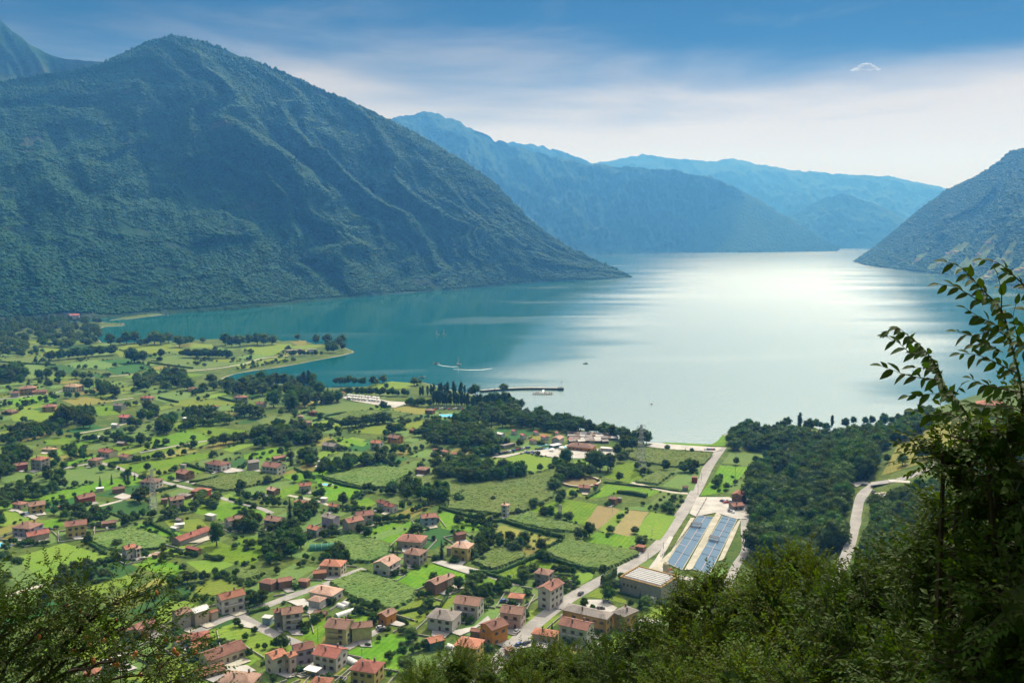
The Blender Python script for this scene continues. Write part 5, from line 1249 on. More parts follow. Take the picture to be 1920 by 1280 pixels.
def build_house(name, loc, ang, L, D, H, rt, wall, roof, label, cat='house', group=None, wins=True, balc=False, chim=1, oh=0.55, pitch=0.40):
    o = empty(name, loc, ang); tag(o, label, cat, group)
    rise = min(pitch * D / 2, H * 0.45) if rt != 'f' else 0.15; he = H - rise; wm = wall_mat(wall); rm = roof_mat(roof)
    x, y = L / 2, D / 2
    m = MB()
    if rt == 'g':
        m.add([(-x,-y,-.8),(x,-y,-.8),(x,y,-.8),(-x,y,-.8),(-x,-y,he),(x,-y,he),(x,y,he),(-x,y,he),(-x,0,H-.08),(x,0,H-.08)], [(0,1,5,4),(2,3,7,6),(1,2,6,9,5),(3,0,4,8,7)])
    else:
        m.add([(-x,-y,-.8),(x,-y,-.8),(x,y,-.8),(-x,y,-.8),(-x,-y,he),(x,-y,he),(x,y,he),(-x,y,he)], [(0,1,5,4),(1,2,6,5),(2,3,7,6),(3,0,4,7),(4,5,6,7)])
    wo = m.build('wall', wm, o)
    X, Yy = x + oh, y + oh; dz = oh * rise / max(y, .1); e = he - dz + 0.04; t = 0.18; r = MB()
    if rt == 'g':
        for s in (-1, 1):
            a = [(-X, s*Yy, e), (X, s*Yy, e), (X, 0, H), (-X, 0, H)]; b = [(p[0], p[1], p[2] + t) for p in a]
            f = [(0,1,2,3),(4,7,6,5),(0,4,5,1),(1,5,6,2),(3,7,4,0)]; r.add(a + b, f)
        r.box(-X, X, -.14, .14, H + t - .06, H + t + .07)
    elif rt == 'h':
        k = max(X - Yy, 0.05); a = [(-X,-Yy,e),(X,-Yy,e),(X,Yy,e),(-X,Yy,e),(-X,-Yy,e+t),(X,-Yy,e+t),(X,Yy,e+t),(-X,Yy,e+t),(-k,0,H+t),(k,0,H+t)]
        r.add(a, [(0,3,2,1),(0,1,5,4),(1,2,6,5),(2,3,7,6),(3,0,4,7),(4,5,9,8),(5,6,9),(6,7,8,9),(7,4,8)])
    else:
        r.box(-X, X, -Yy, Yy, H - .15, H + .1)
    ro = r.build('roof', rm, o)
    for i in range(chim):
        c = link('chimney', CHIM, ro, (((-.5 + i) * .5 + .12) * L * .6, (0.22 if i % 2 else -0.25) * D, H - 0.25 * rise + 0.3 if rt != 'f' else H + .3))
    fl = max(1, int(round((he - .3) / 2.9)))
    if wins:
        sh = D > 6
        for (n, half, off, rot) in ((L, y, 'y', 0), (L, y, 'y', 1), (D, x, 'x', 0), (D, x, 'x', 1)):
            k = max(1, int((n - 1.2) / 3.0))
            for f_ in range(fl):
                z = 1.5 + f_ * (he - .2) / fl
                if z + .8 > he: z = he - .9
                for i in range(k):
                    q = (i + .5 - k / 2) * (n - 1.0) / k
                    if random.random() < 0.12: continue
                    if f_ == 0 and i == k // 2 and off == 'y' and rot == 0:
                        d = link('door', DOORM, o, (q, -half, 0)); d.rotation_euler.z = math.pi; continue
                    w = link('window', WINM[sh], o)
                    if off == 'y': w.location = (q, half if rot else -half, z); w.rotation_euler.z = 0 if rot else math.pi
                    else: w.location = (half if rot else -half, q, z); w.rotation_euler.z = -math.pi/2 if rot else math.pi/2
    if balc and fl > 1:
        for f_ in range(1, fl):
            z = f_ * (he - .2) / fl + .2; s = -1
            b = MB().box(-x * .75, x * .75, -y - 1.15, -y + .02, z - .12, z + .04).build('balcony', wm, o)
            rr = MB().box(-x * .75, x * .75, -y - 1.15, -y - 1.08, z + .9, z + 1.0); q = -x * .75
            while q < x * .75: rr.box(q, q + .06, -y - 1.14, -y - 1.09, z, z + .95); q += .45
            rr.build('railing', M_rail, b)
    BUILT.append((loc[0], loc[1], max(L, D) * .7)); YARDS.append((loc, ang, L, D, label, name))
    return o
def place(k, bbox, vec, asp):
    s = ZO[k][2]; x0, y0, x1, y1 = bbox; cx, cy = Z(k, (x0 + x1) / 2, y1)
    a = hit(cx, cy); h0 = a[2]
    ga, gb = np.array(gp(cx, cy, h0)), np.array(gp(cx + vec[0], cy + vec[1], h0)); u = gb - ga; u /= np.linalg.norm(u)
    pm = pxm(a[1], h0); Wm = (x1 - x0) / s / pm
    L = max((Wm - 0.7) / (abs(u[0]) + abs(u[1]) / asp), 2.0); D = L / asp
    ye = L * abs(u[1]) + D * abs(u[0]); yc = a[1] + ye / 2 + .3; pm = pxm(yc, h0)
    xc = (cx - 960) / F * (F / pm); e = math.atan2(CAMZ - h0, yc)
    Hh = ((y1 - y0) / s / pm - .5 * ye * math.sin(e)) / math.cos(e)
    z = float(T(xc, yc)) if a[2] > PZ + .5 else PZ
    return (xc, yc, z), math.atan2(u[1], u[0]), L, D, Hh
def Hs(k, bbox, vec, asp, rt, wall, roof, label, name='house', cat='house', hmin=3.2, hmax=11.0, **kw):
    loc, ang, L, D, Hh = place(k, bbox, vec, asp)
    return build_house(name, loc, ang, L * .95, D * .95, min(max(Hh * .9, hmin), hmax), rt, wall, roof, label, cat, **kw)
def shed(k, bbox, vec, asp, rt, wall, roof, label, name='shed', **kw):
    kw.setdefault('wins', False); kw.setdefault('chim', 0); kw.setdefault('oh', .3)
    return Hs(k, bbox, vec, asp, rt, wall, roof, label, name, kw.pop('cat', 'shed'), hmin=2.2, hmax=kw.pop('hmax', 5.0), **kw)
r_, p_ = (60, -48), (60, 18)
# --- front rows
Hs('B', (640,190,840,325), (60,4), 1.3, 'h', 'cream', 'terra', 'cream house with bright terracotta hipped roof beside the orchard')
shed('B', (575,270,700,350), (60,-6), 1.4, 'g', 'brown', 'terra', 'low terracotta lean-to in front of the cream house')
Hs('B', (1035,175,1250,325), (50,-30), 1.15, 'g', 'white', 'pale', 'white chalet with pale pink gabled roof ringed by shrubs', balc=True)
Hs('B', (1260,105,1450,245), (60,10), 1.1, 'h', 'grey', 'brown', 'plain grey house with flat brown hipped roof')
Hs('B', (1210,0,1450,125), (60,5), 1.25, 'h', 'beige', 'rust', 'wide farmhouse with rust red hipped roof above the grey house', chim=2)
Hs('B', (1620,55,1800,215), (60,8), 1.1, 'h', 'yellow', 'pale', 'yellow three storey house with pale hipped roof', balc=True)
shed('B', (1585,95,1640,165), (60,8), 1.1, 'g', 'beige', 'pale', 'small annex behind the yellow three storey house')
Hs('B', (1430,330,1600,465), (50,-24), 1.4, 'g', 'brown', 'brown', 'low farmhouse with dark brown roof beside the long bright meadow', wins=False)
Hs('B', (1540,305,1655,410), (50,-24), 1.2, 'g', 'beige', 'pale', 'barn with pale worn tile roof joined to the low farmhouse', name='barn', cat='barn', wins=False)
Hs('B', (1635,470,1880,650), (60,8), 1.3, 'g', 'white', 'brown', 'tall white house with brown roof and balconies by the pale court', balc=True)
Hs('B', (1435,570,1710,750), (60,10), 1.2, 'h', 'white', 'grey', 'wide white villa with grey brown hipped roof', chim=2)
Hs('B', (1070,575,1220,695), (50,-26), 1.3, 'g', 'orange', 'brown', 'small orange cottage with brown roof')
Hs('B', (680,640,900,845), (60,6), 1.05, 'g', 'lime', 'brown', 'yellow green house with weathered brown roof', balc=True, chim=2)
Hs('B', (860,660,1045,815), (60,-6), 1.5, 'g', 'lime', 'brown', 'long wing with old brown roof joined to the yellow green house', wins=False)
Hs('B', (335,545,530,735), (60,-8), 1.15, 'g', 'white', 'brown', 'white three storey house with brown roof and balcony', balc=True)
Hs('B', (285,560,370,710), (60,-8), 0.9, 'g', 'grey', 'rust', 'narrow grey house with rust red roof against the white balcony house')
Hs('B', (555,395,820,530), (60,12), 1.4, 'h', 'white', 'pale', 'modern white villa with broad pale pink roof')
Hs('B', (550,470,690,570), (60,12), 1.2, 'h', 'white', 'pale', 'low front wing of the modern villa with pale roof', wins=False, chim=0)
shed('B', (180,335,335,440), (60,12), 1.3, 'h', 'brown', 'rust', 'low red roofed shed beside the lane garden')
shed('B', (305,315,445,425), (60,-10), 1.3, 'g', 'brown', 'rust', 'red gabled barn next to the low red shed', name='barn', cat='barn')
shed('B', (475,335,570,410), (60,6), 1.2, 'h', 'brown', 'rust', 'tiny red roofed hut at the lane bend')
shed('B', (205,620,290,690), (60,6), 1.2, 'f', 'blue', 'white', 'pale blue garden hut beside the narrow grey house')
shed('B', (585,580,705,630), (60,6), 1.8, 'g', 'brown', 'brown', 'low brown garden shed under the modern villa')
Hs('A', (1615,430,1850,615), (60,-16), 1.5, 'g', 'white', 'terra', 'long white farmhouse with bright red roof at the lane bend', balc=True, chim=2)
Hs('A', (1285,560,1440,735), (60,-20), 1.1, 'g', 'grey', 'brown', 'tall bare grey barn with brown roof', name='barn', cat='barn', wins=False)
Hs('A', (1420,545,1575,700), (60,-20), 1.3, 'g', 'beige', 'white', 'stone barn with pale sheet metal roof', name='barn', cat='barn', wins=False, chim=0)
shed('A', (1560,570,1645,660), (60,-20), 1.2, 'g', 'beige', 'terra', 'small stone hut with orange roof beside the stone barn')
Hs('B', (220,880,400,1070), (60,-24), 1.0, 'g', 'white', 'terra', 'white row house with orange red roof and grey gable')
Hs('B', (370,890,475,1060), (60,-24), 0.9, 'g', 'pink', 'terra', 'pink middle row house with orange red roof')
Hs('B', (415,820,610,1000), (60,-14), 1.2, 'g', 'lilac', 'rust', 'lilac house with red roof beside the lane')
Hs('B', (585,850,855,1045), (60,12), 1.2, 'g', 'white', 'red', 'white house with large plain red roof', chim=2)
Hs('B', (865,960,1130,1160), (60,10), 1.15, 'h', 'yellow', 'red', 'yellow house with red hipped roof beside the striped lawn', chim=2)
Hs('A', (1490,850,1850,1025), (60,-22), 1.8, 'g', 'cream', 'rust', 'long cream bungalow with dusky red roof', chim=2)
Hs('A', (1640,1050,1960,1180), (60,6), 1.5, 'h', 'cream', 'pale', 'house with pale pink roof below the paved drive', chim=2)
Hs('B', (570,1085,740,1180), (60,6), 1.3, 'h', 'cream', 'terra', 'house with orange hipped roof below the white canopy')
Hs('A', (1440,1010,1700,1110), (60,-18), 1.6, 'g', 'beige', 'rust', 'dark red roofed house half behind the fruit tree')
Hs('A', (1400,740,1590,850), (60,-10), 1.1, 'h', 'red', 'red', 'red villa with red hipped roof beside the rough meadow')
Hs('A', (1430,815,1570,900), (60,-6), 1.2, 'g', 'red', 'terra', 'lower wing of the red villa with orange roof', chim=0, wins=False)
Hs('A', (1290,770,1420,870), (60,-20), 1.2, 'g', 'white', 'rust', 'white house seen between the fruit tree leaves')
Hs('A', (985,660,1180,790), (60,-22), 1.5, 'g', 'pink', 'rust', 'pink row house with dusky roof behind the fruit tree')
Hs('A', (890,700,1000,810), (60,-22), 0.9, 'g', 'grey', 'rust', 'grey gable house behind the fruit tree')
Hs('A', (770,920,960,1040), (60,-26), 1.6, 'g', 'white', 'white', 'barn with pale roof half hidden behind the fruit tree', name='barn', cat='barn', wins=False)
Hs('A', (630,1030,760,1100), (60,-6), 1.2, 'h', 'cream', 'terra', 'cottage with orange roof half hidden behind the fruit tree', wins=False)
shed('B', (1415,775,1585,890), (60,-16), 1.3, 'g', 'teal', 'terra', 'teal sided shed with orange roof by the striped lawn')
Hs('B', (1640,785,1880,985), (60,10), 1.15, 'h', 'yellow', 'terra', 'pale yellow house with orange hipped roof and roof panels', chim=1)
# --- zone C
Hs('C', (680,555,1090,765), (60,14), 2.9, 'h', 'ochre', 'grey', 'long ochre housing block with grey brown hipped roof', chim=2)
Hs('C', (1060,555,1275,745), (50,-24), 1.4, 'h', 'ochre', 'grey', 'end wing of the ochre housing block with hipped roof', chim=2)
Hs('C', (655,645,950,850), (60,14), 1.6, 'g', 'white', 'rust', 'white apartment house with dusky red roof before the ochre block', balc=True, chim=2)
Hs('C', (220,540,435,725), (60,8), 1.2, 'g', 'pink', 'brown', 'pinkish white house with brown roof beside the road', balc=True)
Hs('C', (500,355,720,580), (50,-32), 1.7, 'g', 'white', 'rust', 'long white house with dusky red roof beside the main road', chim=2)
Hs('C', (480,260,640,395), (55,10), 1.1, 'h', 'grey', 'brown', 'pale grey house with brown roof behind the long white house')
Hs('C', (285,450,420,525), (60,6), 1.3, 'h', 'beige', 'terra', 'small orange roofed carport cottage with parked cars', wins=False, chim=0, hmin=2.6)
Hs('C', (70,650,300,850), (50,-20), 1.1, 'g', 'orange', 'rust', 'bright orange house with dusky red roof and outside stairs')
shed('C', (0,710,100,800), (60,8), 1.2, 'g', 'brown', 'rust', 'dark red roofed annex beside the orange house', hmax=5)
Hs('C', (460,720,680,830), (60,10), 1.8, 'h', 'pink', 'terra', 'low house with orange roof before the white apartment house', wins=False)
shed('C', (255,850,350,930), (60,-20), 1.1, 'h', 'brown', 'brown', 'small brown roofed hut at the road end')
shed('C', (1240,80,1330,145), (55,10), 1.2, 'h', 'brown', 'terra', 'small barn with orange red roof at the roadside', name='barn', cat='barn')
shed('C', (1195,100,1260,140), (55,10), 1.4, 'g', 'brown', 'brown', 'low brown lean-to at the roadside barn')
# --- zone D
Hs('D', (910,880,1030,1000), (50,-14), 1.05, 'g', 'white', 'terra', 'tall white farmhouse with orange roof beside the maize square')
Hs('D', (1000,895,1062,985), (50,-14), 1.0, 'g', 'white', 'pale', 'white side wing of the tall farmhouse')
Hs('D', (1310,785,1565,895), (60,-22), 3.0, 'g', 'grey', 'red', 'long low barn with bright red roof', name='barn', cat='barn', wins=False)
Hs('D', (480,695,670,835), (60,-8), 1.3, 'g', 'yellow', 'rust', 'yellow house with red brown roof above the maize square', balc=False)
Hs('D', (110,705,315,835), (60,6), 1.15, 'h', 'lilac', 'brown', 'lilac white villa with brown roof', chim=2)
Hs('D', (190,775,375,870), (60,-12), 1.6, 'g', 'beige', 'red', 'low red roofed annex in front of the lilac white villa', wins=False)
Hs('D', (200,555,350,660), (60,-10), 1.2, 'g', 'yellow', 'brown', 'yellow villa with brown roof beside the pool paving', balc=True)
Hs('D', (95,555,210,620), (60,8), 1.4, 'h', 'cream', 'rust', 'cream bungalow with red brown roof')
Hs('D', (560,500,715,590), (60,-14), 1.4, 'g', 'red', 'rust', 'brick red cottage with red brown roof')
shed('D', (835,445,945,505), (60,-8), 1.5, 'g', 'brown', 'brown', 'brown timber shed beside the pale yard')
shed('D', (715,455,785,490), (60,-8), 1.4, 'f', 'white', 'white', 'small white party tent on the bright lawn', name='tent', cat='tent')
Hs('D', (1055,375,1220,472), (60,4), 1.3, 'h', 'white', 'brown', 'white house with brown roof beside the left pylon')
Hs('D', (1315,315,1465,405), (60,14), 1.2, 'g', 'brown', 'rust', 'brown two roofed house on the hedged lawn')
Hs('D', (1435,450,1585,535), (60,6), 1.3, 'h', 'red', 'terra', 'brick red block with bright red roof', wins=False, chim=0)
Hs('D', (1255,515,1390,615), (60,-10), 1.2, 'g', 'beige', 'brown', 'brown roofed farmstead house beside the large tree')
Hs('D', (1325,495,1440,545), (60,8), 1.7, 'h', 'brown', 'grey', 'low grey roofed wing between farmstead and brick block', wins=False, chim=0)
shed('D', (1200,530,1265,580), (60,-6), 1.2, 'h', 'brown', 'brown', 'small brown outbuilding of the farmstead')
Hs('D', (1680,665,1830,765), (60,-16), 1.6, 'g', 'white', 'brown', 'white cottage with brown roof behind the large dark trees')
Hs('D', (1530,245,1740,340), (60,10), 1.6, 'h', 'white', 'rust', 'large white villa with red brown roof before the pale trees', chim=2)
Hs('E', (85,240,192,332), (60,-8), 1.2, 'g', 'grey', 'grey', 'plain grey barn beside the pale yard', name='barn', cat='barn', wins=False, chim=0)
Hs('D', (730,160,890,235), (60,10), 1.6, 'g', 'cream', 'red', 'cream verandah house with bright red roof')
Hs('D', (890,200,1000,268), (60,8), 1.3, 'g', 'cream', 'rust', 'small cream house with red brown roof by the hedge')
Hs('D', (665,225,765,297), (60,6), 1.1, 'h', 'beige', 'rust', 'small reddish roofed house at the lane corner')
Hs('D', (240,210,370,332), (60,6), 1.1, 'h', 'grey', 'terra', 'tall grey house with terracotta roof among big trees')
Hs('D', (100,265,215,335), (60,-8), 1.6, 'g', 'red', 'rust', 'low red brown barn next to the grey terracotta house', name='barn', cat='barn', wins=False)
Hs('D', (310,150,435,195), (60,6), 2.0, 'h', 'cream', 'tan', 'low tan roofed house behind big trees', wins=False)
shed('D', (1530,655,1630,705), (60,14), 1.8, 'f', 'white', 'white', 'white flat canopy on the bright lawn', name='canopy', cat='canopy', hmax=3)
shed('D', (1305,725,1390,765), (60,-6), 1.7, 'f', 'white', 'white', 'white flat caravan roof on the meadow', name='caravan', cat='caravan', hmax=3)
shed('D', (1275,750,1350,785), (60,14), 1.9, 'g', 'white', 'white', 'long white polythene shelter on the meadow', name='greenhouse', cat='greenhouse', hmax=3)
shed('D', (1315,685,1380,722), (60,6), 1.2, 'g', 'grey', 'grey', 'small dark grey hut on the meadow')
shed('D', (1380,900,1525,968), (60,14), 3.6, 'g', 'brown', 'red', 'long narrow red roofed stable')
shed('D', (1140,945,1198,988), (60,4), 1.2, 'g', 'brown', 'pale', 'tiny shed beside the white farmhouse drive')
shed('D', (1350,280,1400,310), (60,4), 1.4, 'f', 'white', 'grey', 'small garden carport behind the two roofed house', name='carport', cat='carport')
Hs('D', (760,700,880,755), (60,-6), 1.8, 'g', 'brown', 'brown', 'low brown shed row beside the maize square', wins=False, chim=0)
shed('D', (430,585,490,625), (60,-6), 1.3, 'h', 'brown', 'rust', 'small brown hut beside the brick red cottage')
# --- zone E
Hs('E', (200,260,390,372), (60,8), 1.4, 'g', 'white', 'rust', 'white house with low red brown roofs before the orchard meadow')
Hs('E', (470,415,582,492), (60,-6), 1.2, 'g', 'white', 'terra', 'white terracotta roofed chalet beside the pool lawn')
Hs('E', (235,450,348,518), (60,14), 1.2, 'g', 'brown', 'pale', 'brown timber chalet with pale roof')
Hs('E', (440,545,570,608), (60,6), 1.9, 'h', 'beige', 'rust', 'low red brown roofed house behind the spruce', wins=False)
Hs('E', (700,575,795,635), (60,8), 1.4, 'g', 'white', 'terra', 'small terracotta roofed garden house')
Hs('E', (1060,545,1165,625), (60,14), 1.1, 'g', 'white', 'red', 'white villa with bright red roof beside the grove')
Hs('E', (1115,570,1232,648), (60,14), 1.3, 'g', 'white', 'red', 'front wing of the white villa with red roof')
Hs('E', (645,650,797,772), (60,14), 1.7, 'g', 'lilac', 'grey', 'plain lilac grey block with grey roof', wins=False)
Hs('E', (890,625,1052,740), (60,-8), 1.2, 'g', 'white', 'rust', 'white farmhouse with dusky red roof behind the grey farmhouse')
Hs('E', (800,670,975,800), (60,-14), 1.3, 'g', 'beige', 'rust', 'large grey brown farmhouse with orange red roof', wins=False, chim=2)
Hs('E', (535,740,668,828), (60,14), 1.5, 'g', 'white', 'terra', 'bungalow with vivid orange roof', hmin=3.4)
Hs('E', (220,665,387,768), (60,8), 1.3, 'g', 'beige', 'brown', 'beige house with brown roof below the walled lane')
Hs('E', (1380,645,1525,750), (60,-6), 1.3, 'g', 'blue', 'rust', 'blue walled house with red brown roof')
shed('E', (1480,670,1540,720), (60,-6), 1.2, 'g', 'brown', 'rust', 'small lean-to beside the blue walled house')
shed('E', (1635,785,1742,862), (60,-12), 1.4, 'g', 'brown', 'rust', 'small red brown barn beside the wide farmhouse', name='barn', cat='barn')
Hs('E', (1015,95,1122,178), (60,6), 1.2, 'g', 'white', 'terra', 'white cottage with bright red roof by the orange house')
Hs('E', (1140,55,1272,132), (60,10), 1.3, 'g', 'orange', 'brown', 'orange house with brown roof far out on the plain')
Hs('E', (650,115,792,182), (60,8), 1.4, 'g', 'grey', 'grey', 'grey cottage with grey roof in the trees')
shed('E', (1305,10,1382,52), (60,6), 1.3, 'h', 'red', 'red', 'small red roofed hut left of the camp woods', wins=False)
for i, (a, b, d, e) in enumerate(((1478,160,1560,205), (1545,172,1625,212), (1620,190,1700,232), (1680,200,1755,242))):
    shed('E', (a, b, d, e), (60,14), 1.3, 'g', 'cream', 'rust', 'small holiday chalet in the red brown roofed row', name='chalet', cat='chalet', group='holiday chalets in a row', wins=True)
shed('E', (1350,275,1470,362), (60,6), 1.1, 'h', 'brown', 'brown', 'round topped brown hay barn in the dry paddock', name='barn', cat='barn')
Hs('E', (120,25,192,82), (60,4), 1.1, 'h', 'pink', 'pale', 'small house with pale pink roof above the tree belt', wins=False)
shed('E', (275,215,388,262), (60,-10), 2.0, 'g', 'brown', 'rust', 'long low brown barn beside the spruce', name='barn', cat='barn')
shed('E', (640,530,700,570), (60,6), 1.3, 'f', 'white', 'white', 'white flat garden pavilion near the terracotta garden house', name='pavilion', cat='pavilion')
shed('E', (600,295,655,322), (60,14), 1.8, 'g', 'white', 'white', 'white polythene tunnel by the allotment', name='greenhouse', cat='greenhouse', hmax=2.6)
shed('E', (620,255,668,285), (60,4), 1.4, 'f', 'white', 'white', 'white caravan beside the hedge above the allotment', name='caravan', cat='caravan', hmax=2.6)
# --- zone F
Hs('F', (235,725,305,842), (60,8), 1.0, 'h', 'white', 'pale', 'slim white tower house amid the maize', name='tower_house', hmax=10)
shed('F', (520,790,572,832), (60,6), 1.0, 'h', 'white', 'rust', 'tiny white kiosk on the bright meadow', name='kiosk', cat='kiosk')
shed('F', (1035,670,1120,752), (60,10), 1.1, 'h', 'brown', 'rust', 'small brown barn behind the brown plot', name='barn', cat='barn')
shed('F', (1100,690,1150,730), (60,10), 1.2, 'f', 'brown', 'grey', 'dark lean-to behind the small brown barn')
Hs('F', (815,595,918,655), (60,4), 1.5, 'g', 'grey', 'rust', 'low paddock house with red brown roof', wins=False)
shed('F', (1660,510,1717,582), (60,4), 1.1, 'h', 'red', 'rust', 'small red brown hut on the beach meadow', hmax=4.5)
shed('F', (1590,600,1648,642), (60,4), 1.3, 'g', 'grey', 'brown', 'low grey hut on the beach meadow')
for bb, ty, lab in (((310,180,365,222), 'pinkred', 'topmost red camp roof beside the trees'), ((375,210,432,256), 'pinkred', 'red camp roof below the topmost one'), ((445,250,512,294), 'red', 'red camp roof beside the car park entrance'),
        ((475,190,532,226), 'pinkred', 'slim red camp roof behind the trees'), ((530,220,602,264), 'pinkred', 'red camp roof beside the big pink hall'), ((525,268,597,304), 'terra', 'orange camp roof beside the teal awnings'),
        ((735,245,797,274), 'pinkred', 'small red camp roof right of the pink hall'), ((640,195,682,238), 'pinkred', 'narrow red camp roof behind the pink hall')):
    shed('F', bb, (60,22), 1.5, 'g', 'white', ty, 'camp building with ' + lab, name='camp_building', cat='building')
Hs('F', (610,225,717,292), (60,-30), 1.4, 'g', 'white', 'pale', 'big camp hall with pale pink roof', name='camp_building', cat='building', wins=False, chim=0, hmax=6)
shed('F', (195,200,275,242), (60,14), 1.5, 'g', 'white', 'white', 'camp building with bright white roof', name='camp_building', cat='building')
shed('F', (230,288,350,326), (60,-14), 3.0, 'f', 'grey', 'grey', 'long grey carport roof by the camp parking', name='carport', cat='carport', hmax=3.2)
Hs('F', (720,268,962,352), (60,6), 1.8, 'h', 'orange', 'brown', 'large camp restaurant with broad brown hipped roof', name='restaurant', cat='restaurant', hmax=5.5)
shed('F', (590,290,702,330), (60,-12), 1.8, 'f', 'teal', 'white', 'flat pavilion beside the camp restaurant', name='pavilion', cat='pavilion', hmax=3.2)
shed('F', (975,315,1085,350), (60,6), 2.0, 'f', 'white', 'white', 'flat white roof beside the restaurant trees', name='pavilion', cat='pavilion', hmax=3)
shed('F', (45,170,100,195), (60,8), 1.6, 'f', 'white', 'white', 'white camp kiosk with a red sign board', name='kiosk', cat='kiosk', hmax=3)
# --- fish farm, hillside
Hs('G', (440,615,562,700), (40,-30), 1.5, 'g', 'brown', 'terra', 'fish farm house with large orange red roof')
Hs('G', (430,690,532,748), (60,-6), 1.3, 'g', 'grey', 'rust', 'low grey front house of the fish farm')
Hs('G', (1790,605,1916,706), (60,6), 1.3, 'h', 'white', 'rust', 'white hillside house with red brown roof')
Hs('P', (1826,748,1888,783), (60,4), 1.6, 'h', 'pink', 'terra', 'hillside villa with pink orange roof behind the branches', wins=False)
shed('G', (935,230,1028,262), (60,6), 1.6, 'h', 'brown', 'rust', 'brown roofed beach bar on the right bathing meadow', name='beach_bar', cat='bar')
# --- zone I / J
Hs('I', (140,645,285,722), (60,-4), 1.4, 'h', 'ochre', 'brown', 'large ochre farmhouse with brown roof', chim=2)
Hs('I', (240,680,355,722), (60,-4), 1.8, 'g', 'ochre', 'rust', 'low red brown wing of the ochre farmhouse', wins=False)
Hs('I', (475,630,628,702), (60,4), 1.4, 'h', 'cream', 'tan', 'tan roofed house beside the riverside trees', chim=2)
Hs('I', (315,785,432,852), (60,-3), 1.3, 'h', 'ochre', 'rust', 'bright ochre villa on the dry meadow edge')
shed('I', (20,825,132,872), (60,3), 1.2, 'h', 'brown', 'brown', 'round roofed brown barn on bare ground', name='barn', cat='barn')
Hs('I', (850,780,946,838), (60,4), 1.3, 'g', 'grey', 'grey', 'grey block house amid the far cottages', wins=False)
Hs('I', (895,865,996,932), (60,4), 1.2, 'g', 'white', 'pinkred', 'white cottage with pinkish red roof')
Hs('I', (1050,725,1162,768), (60,4), 1.8, 'h', 'cream', 'red', 'far villa with red roof beside the dark hedge')
Hs('I', (1410,660,1492,702), (60,4), 1.4, 'h', 'pink', 'rust', 'far house with red brown roof under the inlet belt')
Hs('I', (1750,720,1866,768), (60,4), 1.6, 'h', 'pink', 'rust', 'far pink house with low red brown roof')
Hs('I', (1580,795,1642,832), (60,4), 1.2, 'h', 'blue', 'rust', 'small far bluish house beside the bright meadow')
shed('I', (1365,890,1462,918), (60,3), 2.4, 'f', 'white', 'white', 'long white greenhouse roof in the far belt', name='greenhouse', cat='greenhouse', hmax=3)
shed('I', (1185,865,1262,898), (60,3), 1.6, 'h', 'orange', 'terra', 'small orange roofed far cottage')
shed('I', (835,930,896,972), (60,3), 1.3, 'g', 'white', 'white', 'small white roofed far cottage')
shed('I', (875,1068,952,1106), (60,4), 1.5, 'g', 'brown', 'grey', 'small dark roofed cottage by the thin lane')
shed('I', (700,1030,756,1056), (60,4), 1.5, 'f', 'white', 'white', 'white caravan in the far gardens', name='caravan', cat='caravan', hmax=3)
Hs('I', (75,690,150,740), (60,-4), 1.3, 'g', 'grey', 'brown', 'small grey barn before the ochre farmhouse', name='barn', cat='barn', wins=False)
for bb, lab in (((520,110,600,152), 'lower gabled part of the red lakeside hotel'), ((590,104,722,136), 'long red roofed lakeside hotel at the mountain foot')):
    Hs('I', bb, (60,-2), 1.8, 'g', 'pink', 'pinkred', lab, name='hotel', cat='hotel', wins=False, chim=0)
Hs('J', (555,755,617,798), (60,4), 1.2, 'h', 'red', 'red', 'small red cottage beside the straight hedge')
shed('J', (470,790,522,822), (60,4), 1.3, 'h', 'pink', 'pale', 'tiny pale roofed cottage beside the red cottage')
Hs('J', (500,830,582,884), (60,8), 1.3, 'h', 'brown', 'brown', 'brown barn before the red cottage', wins=False)
Hs('J', (120,905,192,952), (60,6), 1.2, 'h', 'beige', 'pale', 'beige cottage with pale roof on the tree belt edge')
Hs('J', (0,640,100,690), (60,4), 1.4, 'h', 'pink', 'rust', 'far pink roofed house at the big trees')
Hs('J', (155,690,242,738), (60,4), 1.4, 'g', 'white', 'rust', 'far white house before the big trees')
Hs('J', (785,610,825,662), (60,4), 1.1, 'h', 'beige', 'terra', 'slim house with orange roof at the caravan park')
shed('J', (1425,740,1508,788), (60,6), 1.3, 'h', 'brown', 'brown', 'brown roofed pool house beside the brown field')
shed('J', (0,925,52,968), (60,4), 1.2, 'h', 'brown', 'rust', 'dark brown hut on the tree belt edge')
Hs('J', (380,300,520,330), (60,-4), 2.6, 'f', 'grey', 'grey', 'flat grey beach house on the headland', wins=False, chim=0, hmin=3)
Hs('J', (540,295,620,325), (60,-4), 1.8, 'f', 'white', 'grey', 'white beach bar at the headland trees', wins=False, chim=0, hmin=3, name='beach_bar', cat='bar')

gf = np.random.default_rng(5)
for c, rad in CLEAR:
    for k in range(3):
        i, j = np.unravel_index(np.argmin(np.linalg.norm(RP - (c + gf.normal(0, rad * .55, 3) * np.array((1, .6, .6))), axis=2)), RX.shape); q = RP[i, j]
        build_house('far_house', (q[0], q[1], q[2] + .5), gf.random() * 3, 15, 11, 9, 'g', ('white', 'cream', 'pink')[k], ('terra', 'pale', 'brown')[k], ('white', 'cream', 'pink')[k] + ' tiny farmhouse on the pastures of the far right mountainside', 'house', 'farmhouses on the far right mountainside', wins=False, chim=0)

